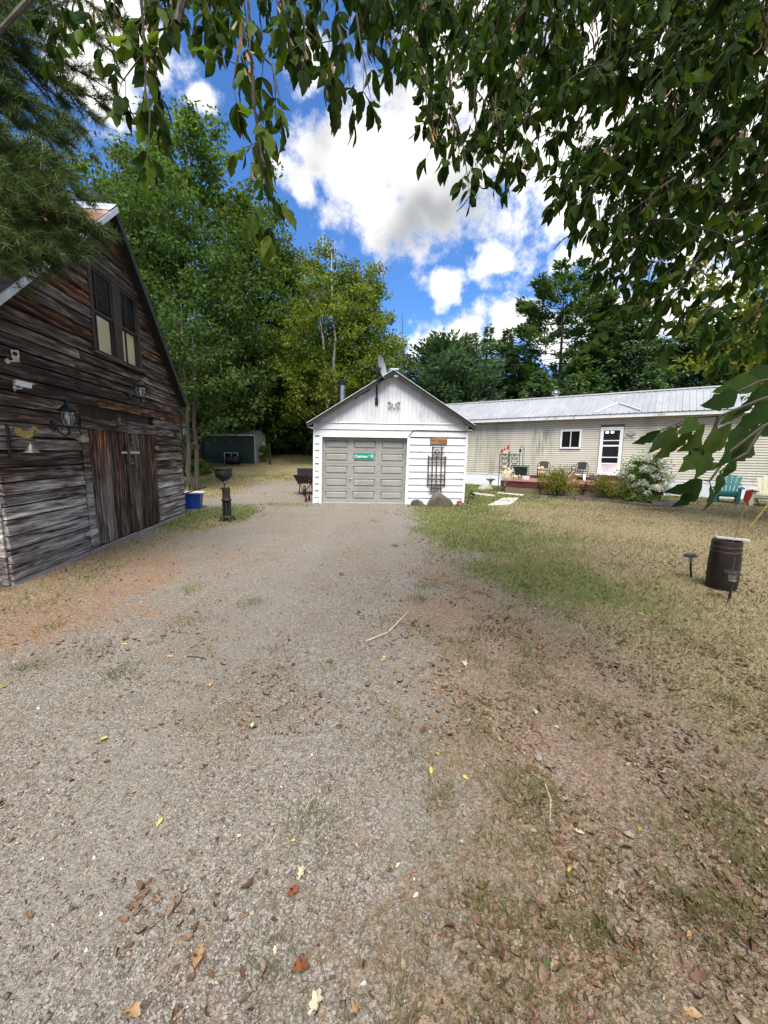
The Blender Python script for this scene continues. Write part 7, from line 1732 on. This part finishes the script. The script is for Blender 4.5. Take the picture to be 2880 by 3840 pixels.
# single tufts
TUF = [(2000, 3000), (1985, 2960), (2450, 3100), (2800, 3150), (2850, 3230), (2870, 3300), (2300, 3500), (2700, 3620), (2550, 3400), (1900, 2950), (1760, 2700), (2200, 2760), (1650, 3000), (1850, 3450), (1500, 3800), (1260, 3780), (1050, 3640), (2740, 3050), (2640, 3120), (2400, 3620), (2220, 3680), (2080, 3330), (1830, 2600), (2560, 2900), (2780, 3420), (2860, 3560), (2000, 3780), (2350, 3300), (1480, 2750), (1180, 3080), (780, 2730), (330, 2460), (120, 2500), (450, 2520), (700, 2330), (950, 2260), (200, 2350), (1290, 2500), (1580, 2350), (1480, 2050), (1560, 2250), (1620, 2180)]
tp_, ta_ = [], []
for i_ in range(len(TUF) + 60):
    if i_ < len(TUF): c_ = gp(*TUF[i_]); m_ = int(rng.integers(90, 260)); rad_t = rng.uniform(.04, .11)
    else:
        c_ = gp(rng.uniform(1500, 2880), rng.uniform(2300, 3840) if rng.random() < .8 else 2200); m_ = int(rng.integers(25, 110)); rad_t = rng.uniform(.03, .08)
    o_ = rng.normal(0, rad_t, (m_, 2)) * np.array([1, 1.3]); tp_.append(np.stack([c_[0] + o_[:, 0], c_[1] + o_[:, 1]], 1)); ta_.append(np.concatenate([o_ / rad_t * .35 + rng.normal(0, .35, (m_, 2)), np.full((m_, 1), rng.uniform(.5, 1.1))], 1))
tp_ = np.concatenate(tp_); ta_ = np.concatenate(ta_); n_ = len(tp_); a, b, c = frames_from(ta_, rng.normal(size=(n_, 3))); hh = rng.uniform(.02, .075, n_)
tv = np.array([(0, -.5, 0), (0, .5, 0), (.6, .35, .06), (.6, -.35, .06), (1, 0, .16)], np.float32); pos = np.stack([tp_[:, 0], tp_[:, 1], hgt(tp_[:, 0], tp_[:, 1]) - .003], 1)
v = (tv[None, :, 0, None] * a[:, None] + (tv[None, :, 1, None] * (.0024 / hh)[:, None, None]) * b[:, None] + tv[None, :, 2, None] * c[:, None]) * hh[:, None, None] + pos[:, None]; f = np.array([(0, 1, 2), (0, 2, 3), (3, 2, 4)])[None] + (np.arange(n_) * 5)[:, None, None]
link('weed_tufts', np_mesh('weed_tufts', v.reshape(-1, 3), f.reshape(-1, 3), M['grass_blade']), kind='stuff', label='tufts of green weeds growing through gravel and litter', category='weeds')
# pine straw by the barn
x, y = sc2(60000, 2.4, 8, 1.0, -9, 1); z = zones(x, y); k = (rng.uniform(0, 1, len(x)) < z[2] * .75) & ~blocked(x, y); x, y = x[k], y[k]; n_ = len(x)
d = rng.normal(size=(n_, 3)); d[:, 2] = np.abs(rng.normal(0, .12, n_)); a, b, c = frames_from(d, np.array([0, 0, 1.]) + rng.normal(0, .1, (n_, 3)))
v, f = instance([(0, -.016, 0), (0, .016, 0), (1, 0, .03)], [(0, 1, 2)], np.stack([x, y, hgt(x, y) + .004], 1), a, b, c, .085 * rng.uniform(.6, 1.2, n_)); link('pine_straw', np_mesh('pine_straw', v, f, M['pine_straw']), kind='stuff', label='orange fallen pine needles along the barn', category='pine needles')
# dead leaves
def curled(seed, oak=False):
    rr = random.Random(seed); v, f = leaf_template(seed + 50)
    v = np.array(v, float)
    if oak:
        i = np.arange(len(v)) // 3; v[:, 1] *= np.where(i % 3 == 0, 1.5, np.where(i % 3 == 1, .8, 1.1)); v[:, 0] += np.where((np.arange(len(v)) % 3) != 1, .06 * np.where(i % 2 == 0, 1, -1), 0)
    cu = rr.uniform(1.8, 5.0) if not oak else rr.uniform(.8, 2.6); y = v[:, 1]; r_ = 1 / cu; v[:, 1] = np.sin(y * cu * 1.6) * r_ * .7; v[:, 2] = v[:, 2] * .6 + (1 - np.cos(y * cu * 1.6)) * r_ * .9
    bend = rr.uniform(-.4, 1.8); v[:, 2] += bend * (v[:, 0] - .5) ** 2 * .9; v[:, 0] -= .5
    v[:, 2] -= v[:, 2].min(); return v, f
DT = [coarse(curled(k, k % 3 == 0)) for k in range(9)]
x, y = sc2(40000, .78, 7.5, 1.15); z = zones(x, y); cl = fbm(x, y, 2.6, 81, 5)
k = (rng.uniform(0, 1, len(x)) < np.clip(z[1] * 1.0 * sstep(.38, .60, cl) + .008 + .30 * sstep(.60, .72, cl) + .06 * z[0] * sstep(6, 3, y) + .05 * z[2], 0, 1)) & ~blocked(x, y); x, y = x[k], y[k]; n_ = len(x); s = Soup(); var = rng.integers(0, len(DT), n_)
for q in range(len(DT)):
    m_ = var == q; nn_ = m_.sum(); ang = rng.uniform(0, 6.28, nn_); d = np.stack([np.cos(ang), np.sin(ang), rng.normal(0, .2, nn_)], 1)
    a, b, c = frames_from(d, np.array([0, 0, 1.]) + rng.normal(0, .55, (nn_, 3))); s.put(instance(*DT[q], np.stack([x[m_], y[m_], hgt(x[m_], y[m_]) + .003], 1), a, b, c, np.clip(rng.lognormal(-3.82, .45, nn_), .010, .06)))
link('leaf_litter', s.mesh('leaf_litter', M['dead_leaf']), kind='stuff', label='brown dead leaves littering the gravel and lawn edge', category='leaf litter'); print('litter', n_)
# crumbs of bark, twig and leaf over the whole drive
x, y = sc2(26000, .8, 13, 1.1); z = zones(x, y); k = (rng.uniform(0, 1, len(x)) < .30 + .5 * sstep(.45, .62, fbm(x, y, 1.6, 99))) & ~blocked(x, y); x, y = x[k], y[k]; n_ = len(x)
ang = rng.uniform(0, 6.28, n_); a, b, c = frames_from(np.stack([np.cos(ang), np.sin(ang), rng.normal(0, .2, n_)], 1), np.array([0, 0, 1.]) + rng.normal(0, .5, (n_, 3)))
v, f = instance([(-.5, -.18, 0), (.4, -.25, .1), (.5, .15, .02), (-.3, .25, .12)], [(0, 1, 2), (0, 2, 3)], np.stack([x, y, hgt(x, y) + .004], 1), a, b, c, np.clip(rng.lognormal(-4.75, .5, n_), .004, .025) * (1 + .06 * y)); link('drive_debris', np_mesh('drive_debris', v, f, M['dead_leaf']), kind='stuff', label='crumbs of bark and dead leaf strewn over the drive', category='debris')
# sticks
def flatstick(label, pts, r, mat='pale_lid'):
    t = thing('fallen_stick', label, 'stick', (0, 0, 0), group='sticks on the driveway'); q = [gp(px, py) for px, py in pts]; c = q[0]; t.location = (c[0], c[1], H1(c[0], c[1]) + r)
    mb = MB(); mb.tube([(p_[0] - c[0], p_[1] - c[1], H1(p_[0], p_[1]) - H1(c[0], c[1]) + .002) for p_ in q], [r, r, r * .6][:len(q)] if len(q) == 3 else r, 6); mb.part('wood', M[mat], t, True)
flatstick('long pale curved stick on the gravel in front of the garage', [(1370, 2405), (1450, 2370), (1532, 2295)], .008, 'trellis_stick') if False else None
mottled('dry_stick', (.36, .29, .20), (.48, .41, .31), 30, .8, .3)
flatstick('long pale curved stick on the gravel in front of the garage', [(1372, 2405), (1455, 2372), (1533, 2295)], .009, 'dry_stick')
flatstick('pale dead stalk lying on the right litter below the green tuft', [(2045, 2940), (2065, 3000), (2062, 3090)], .0045, 'dry_stick')
flatstick('short pale straw in the middle of the lower gravel', [(1036, 3130), (1015, 3160), (1000, 3190)], .003, 'dry_stick')
flatstick('forked thin straw pair right of the tyre track', [(1180, 2985), (1160, 3010), (1140, 3045)], .003, 'dry_stick')
flatstick('thin dark twig lying on the left gravel', [(700, 2460), (740, 2462), (775, 2470)], .004, 'twig')
# straw beside the edging wall
x = rng.normal(0, .32, 900); y = rng.normal(0, .16, 900); cpt = gp(2490, 1912); d = rng.normal(size=(900, 3)); d[:, 2] = rng.uniform(0, .3, 900); a, b, c = frames_from(d, np.array([0, 0, 1.]) + rng.normal(0, .2, (900, 3)))
v, f = instance([(0, -.012, 0), (0, .012, 0), (1, 0, .02)], [(0, 1, 2)], np.stack([cpt[0] + x, cpt[1] + y, np.full(900, .01) + rng.uniform(0, .03, 900)], 1), a, b, c, .22); link('straw_heap', np_mesh('straw_heap', v, f, M['grass_dry']), kind='stuff', label='loose dry straw heaped at the end of the edging wall', category='straw')
# single leaves that stand out
def maple_leaf(seed):
    rr = random.Random(seed); out = []
    for k in range(20):
        a = 2 * math.pi * k / 20; r_ = (.5 if k % 4 == 0 else .34 if k % 2 == 0 else .27) * rr.uniform(.85, 1.1); out.append((r_ * math.cos(a), r_ * math.sin(a), .10 * r_ * math.sin(a * 2 + seed) + .06))
    v = [(0, 0, .03)] + out; return v, [(0, i + 1, (i + 1) % 20 + 1) for i in range(20)]
ML = [maple_leaf(3), maple_leaf(9)]; SLf = [leaf_template(71), leaf_template(75)]; OK = [curled(90, True), curled(93, True)]
leaf_mat('pale_leaf', [(.50, .45, .28), (.56, .52, .36)], .15, .7); leaf_mat('green_fallen', [(.06, .12, .04), (.10, .16, .06)], .2, .6); leaf_mat('tan_leaf', [(.36, .22, .10), (.42, .28, .15)], .15, .7); leaf_mat('russet_leaf', [(.17, .055, .025), (.24, .09, .04)], .15, .7)
FL = [(1128, 3276, .105, 'OK', 'pale_leaf', 'large pale oak leaf lying on the gravel at lower centre'), (2133, 3260, .06, 'SL', 'yellow_leaf', 'bright yellow leaf on bare gravel at the lower right'), (598, 3090, .075, 'SL', 'yellow_leaf', 'yellow leaf on the left gravel beside brown fragments'), (895, 3145, .055, 'ML', 'pale_leaf', 'small pale heart shaped leaf near the left of centre'), (1097, 3152, .05, 'SL', 'yellow_leaf', 'yellow green leaf above the large pale oak leaf'),
      (1440, 2463, .10, 'ML', 'yellow_leaf', 'yellow green leaf on the gravel at the litter edge'), (1235, 2480, .15, 'ML', 'green_fallen', 'flat dark green leaf in the middle of the driveway'), (390, 2780, .11, 'ML', 'yellow_leaf', 'pale yellow maple leaf on the left gravel'), (785, 2573, .10, 'ML', 'tan_leaf', 'tan star shaped leaf on the middle left gravel'), (465, 2413, .12, 'SL', 'yellow_leaf', 'yellow leaf beside a pine cone near the barn needles'),
      (635, 2458, .13, 'SL', 'tan_leaf', 'curled tan leaf on the gravel below the barn doors'), (945, 2728, .11, 'OK', 'pale_leaf', 'pale oak leaf lying in the middle gravel'), (725, 2545, .05, 'SL', 'yellow_leaf', 'small yellow leaf right of the tan leaf'), (18, 2580, .10, 'SL', 'yellow_leaf', 'bright yellow leaf at the left edge of the drive'), (1740, 2492, .14, 'OK', 'pale_leaf', 'pale oak leaf on the brown litter right of the drive'),
      (2405, 2305, .14, 'SL', 'yellow_leaf', 'yellow leaf on the green lawn left of the barrel'), (2465, 2198, .15, 'SL', 'yellow_leaf', 'yellow leaf on the dry lawn below the left path light'), (2325, 2410, .13, 'SL', 'green_fallen', 'green leaf lying on the lawn edge'), (2010, 2670, .10, 'OK', 'pale_leaf', 'cream curled leaf in the right litter'), (2090, 2725, .08, 'SL', 'pale_leaf', 'small white leaf below the cream curled leaf'),
      (1640, 2825, .09, 'SL', 'yellow_leaf', 'pale yellow leaf on the litter at centre right'), (1615, 2890, .085, 'SL', 'yellow_leaf', 'narrow yellow leaf standing below its neighbour in the litter'), (1745, 2917, .07, 'SL', 'yellow_leaf', 'lime leaf beside the grey stone in the litter'), (2255, 3345, .07, 'SL', 'green_fallen', 'blue green leaf in the grass at lower right'), (2345, 3540, .05, 'SL', 'russet_leaf', 'glossy russet leaf curled in the lower right grass'),
      (2585, 3510, .07, 'OK', 'tan_leaf', 'tan lobed leaf in the lower right corner grass'), (2050, 3610, .07, 'SL', 'green_fallen', 'pale green leaf on gravel near the lower edge'), (2590, 3790, .11, 'SL', 'tan_leaf', 'long brown curled leaf at the bottom right'), (500, 3800, .13, 'OK', 'tan_leaf', 'large tan oak leaf at the bottom left edge'), (750, 3590, .13, 'OK', 'tan_leaf', 'long crumpled tan leaf on the lower left gravel'),
      (1180, 3760, .12, 'OK', 'pale_leaf', 'pale ragged leaf at the bottom edge of the drive'), (1490, 3240, .05, 'SL', 'pale_leaf', 'small grey leaf standing on the central gravel'), (1335, 3790, .09, 'OK', 'tan_leaf', 'tan lobed leaf at the bottom centre'), (1560, 3350, .05, 'SL', 'pale_leaf', 'thin white leaf on the gravel right of centre'), (2400, 3100, .06, 'SL', 'yellow_leaf', 'yellow green leaf below the weed on the right'), (2170, 3120, .09, 'OK', 'pale_leaf', 'white grey oak leaf right of the green tuft'), (1030, 3560, .05, 'SL', 'pale_leaf', 'small cream petal like leaf on the lower gravel'), (1100, 3350, .11, 'OK', 'russet_leaf', 'rust red curled leaf below the large pale oak leaf'), (1130, 3640, .12, 'OK', 'russet_leaf', 'dark red torn leaf low in the centre'), (500, 2980, .06, 'SL', 'tan_leaf', 'brown crisp leaf in the left gravel')]
cache = {}
for i, (px, py, sz_, k, mt, lb) in enumerate(FL):
    v, f = {'ML': ML, 'SL': SLf, 'OK': OK}[k][i % 2]; sz_ *= .52; key = (k, i % 2, mt)
    if key not in cache: cache[key] = np_mesh('fallen_leaf', np.array(v) - (np.array([.5, 0, 0]) if k == 'SL' else 0), f, M[mt], True)
    p = gp(px, py); o = link('fallen_leaf', cache[key], None, (p[0], p[1], H1(p[0], p[1]) + .008 + .02 * sz_), label=lb, category='leaf', group='single fallen leaves on the ground'); o.scale = (sz_,) * 3; o.rotation_euler = (rng.normal(0, .12), rng.normal(0, .12), rng.uniform(0, 6.28))
p = gp(1282, 2155); boulder('dark_stone', 'dark lump of stone on the drive below the red needles', (p[0], p[1], 0), .04, .03, .03, 'stone_dark', 55, cat='stone', sub=2)
p = gp(470, 2393); boulder('pine_cone', 'dark pine cone on the gravel near the yellow leaf', (p[0], p[1], 0), .03, .018, .02, 'plaster_brown', 56, cat='pine cone', sub=2)
p = gp(2020, 2843); boulder('grey_stone', 'pale grey stone with dark underside in the right litter', (p[0], p[1], 0), .02, .018, .018, 'stone', 57, cat='stone', sub=2)
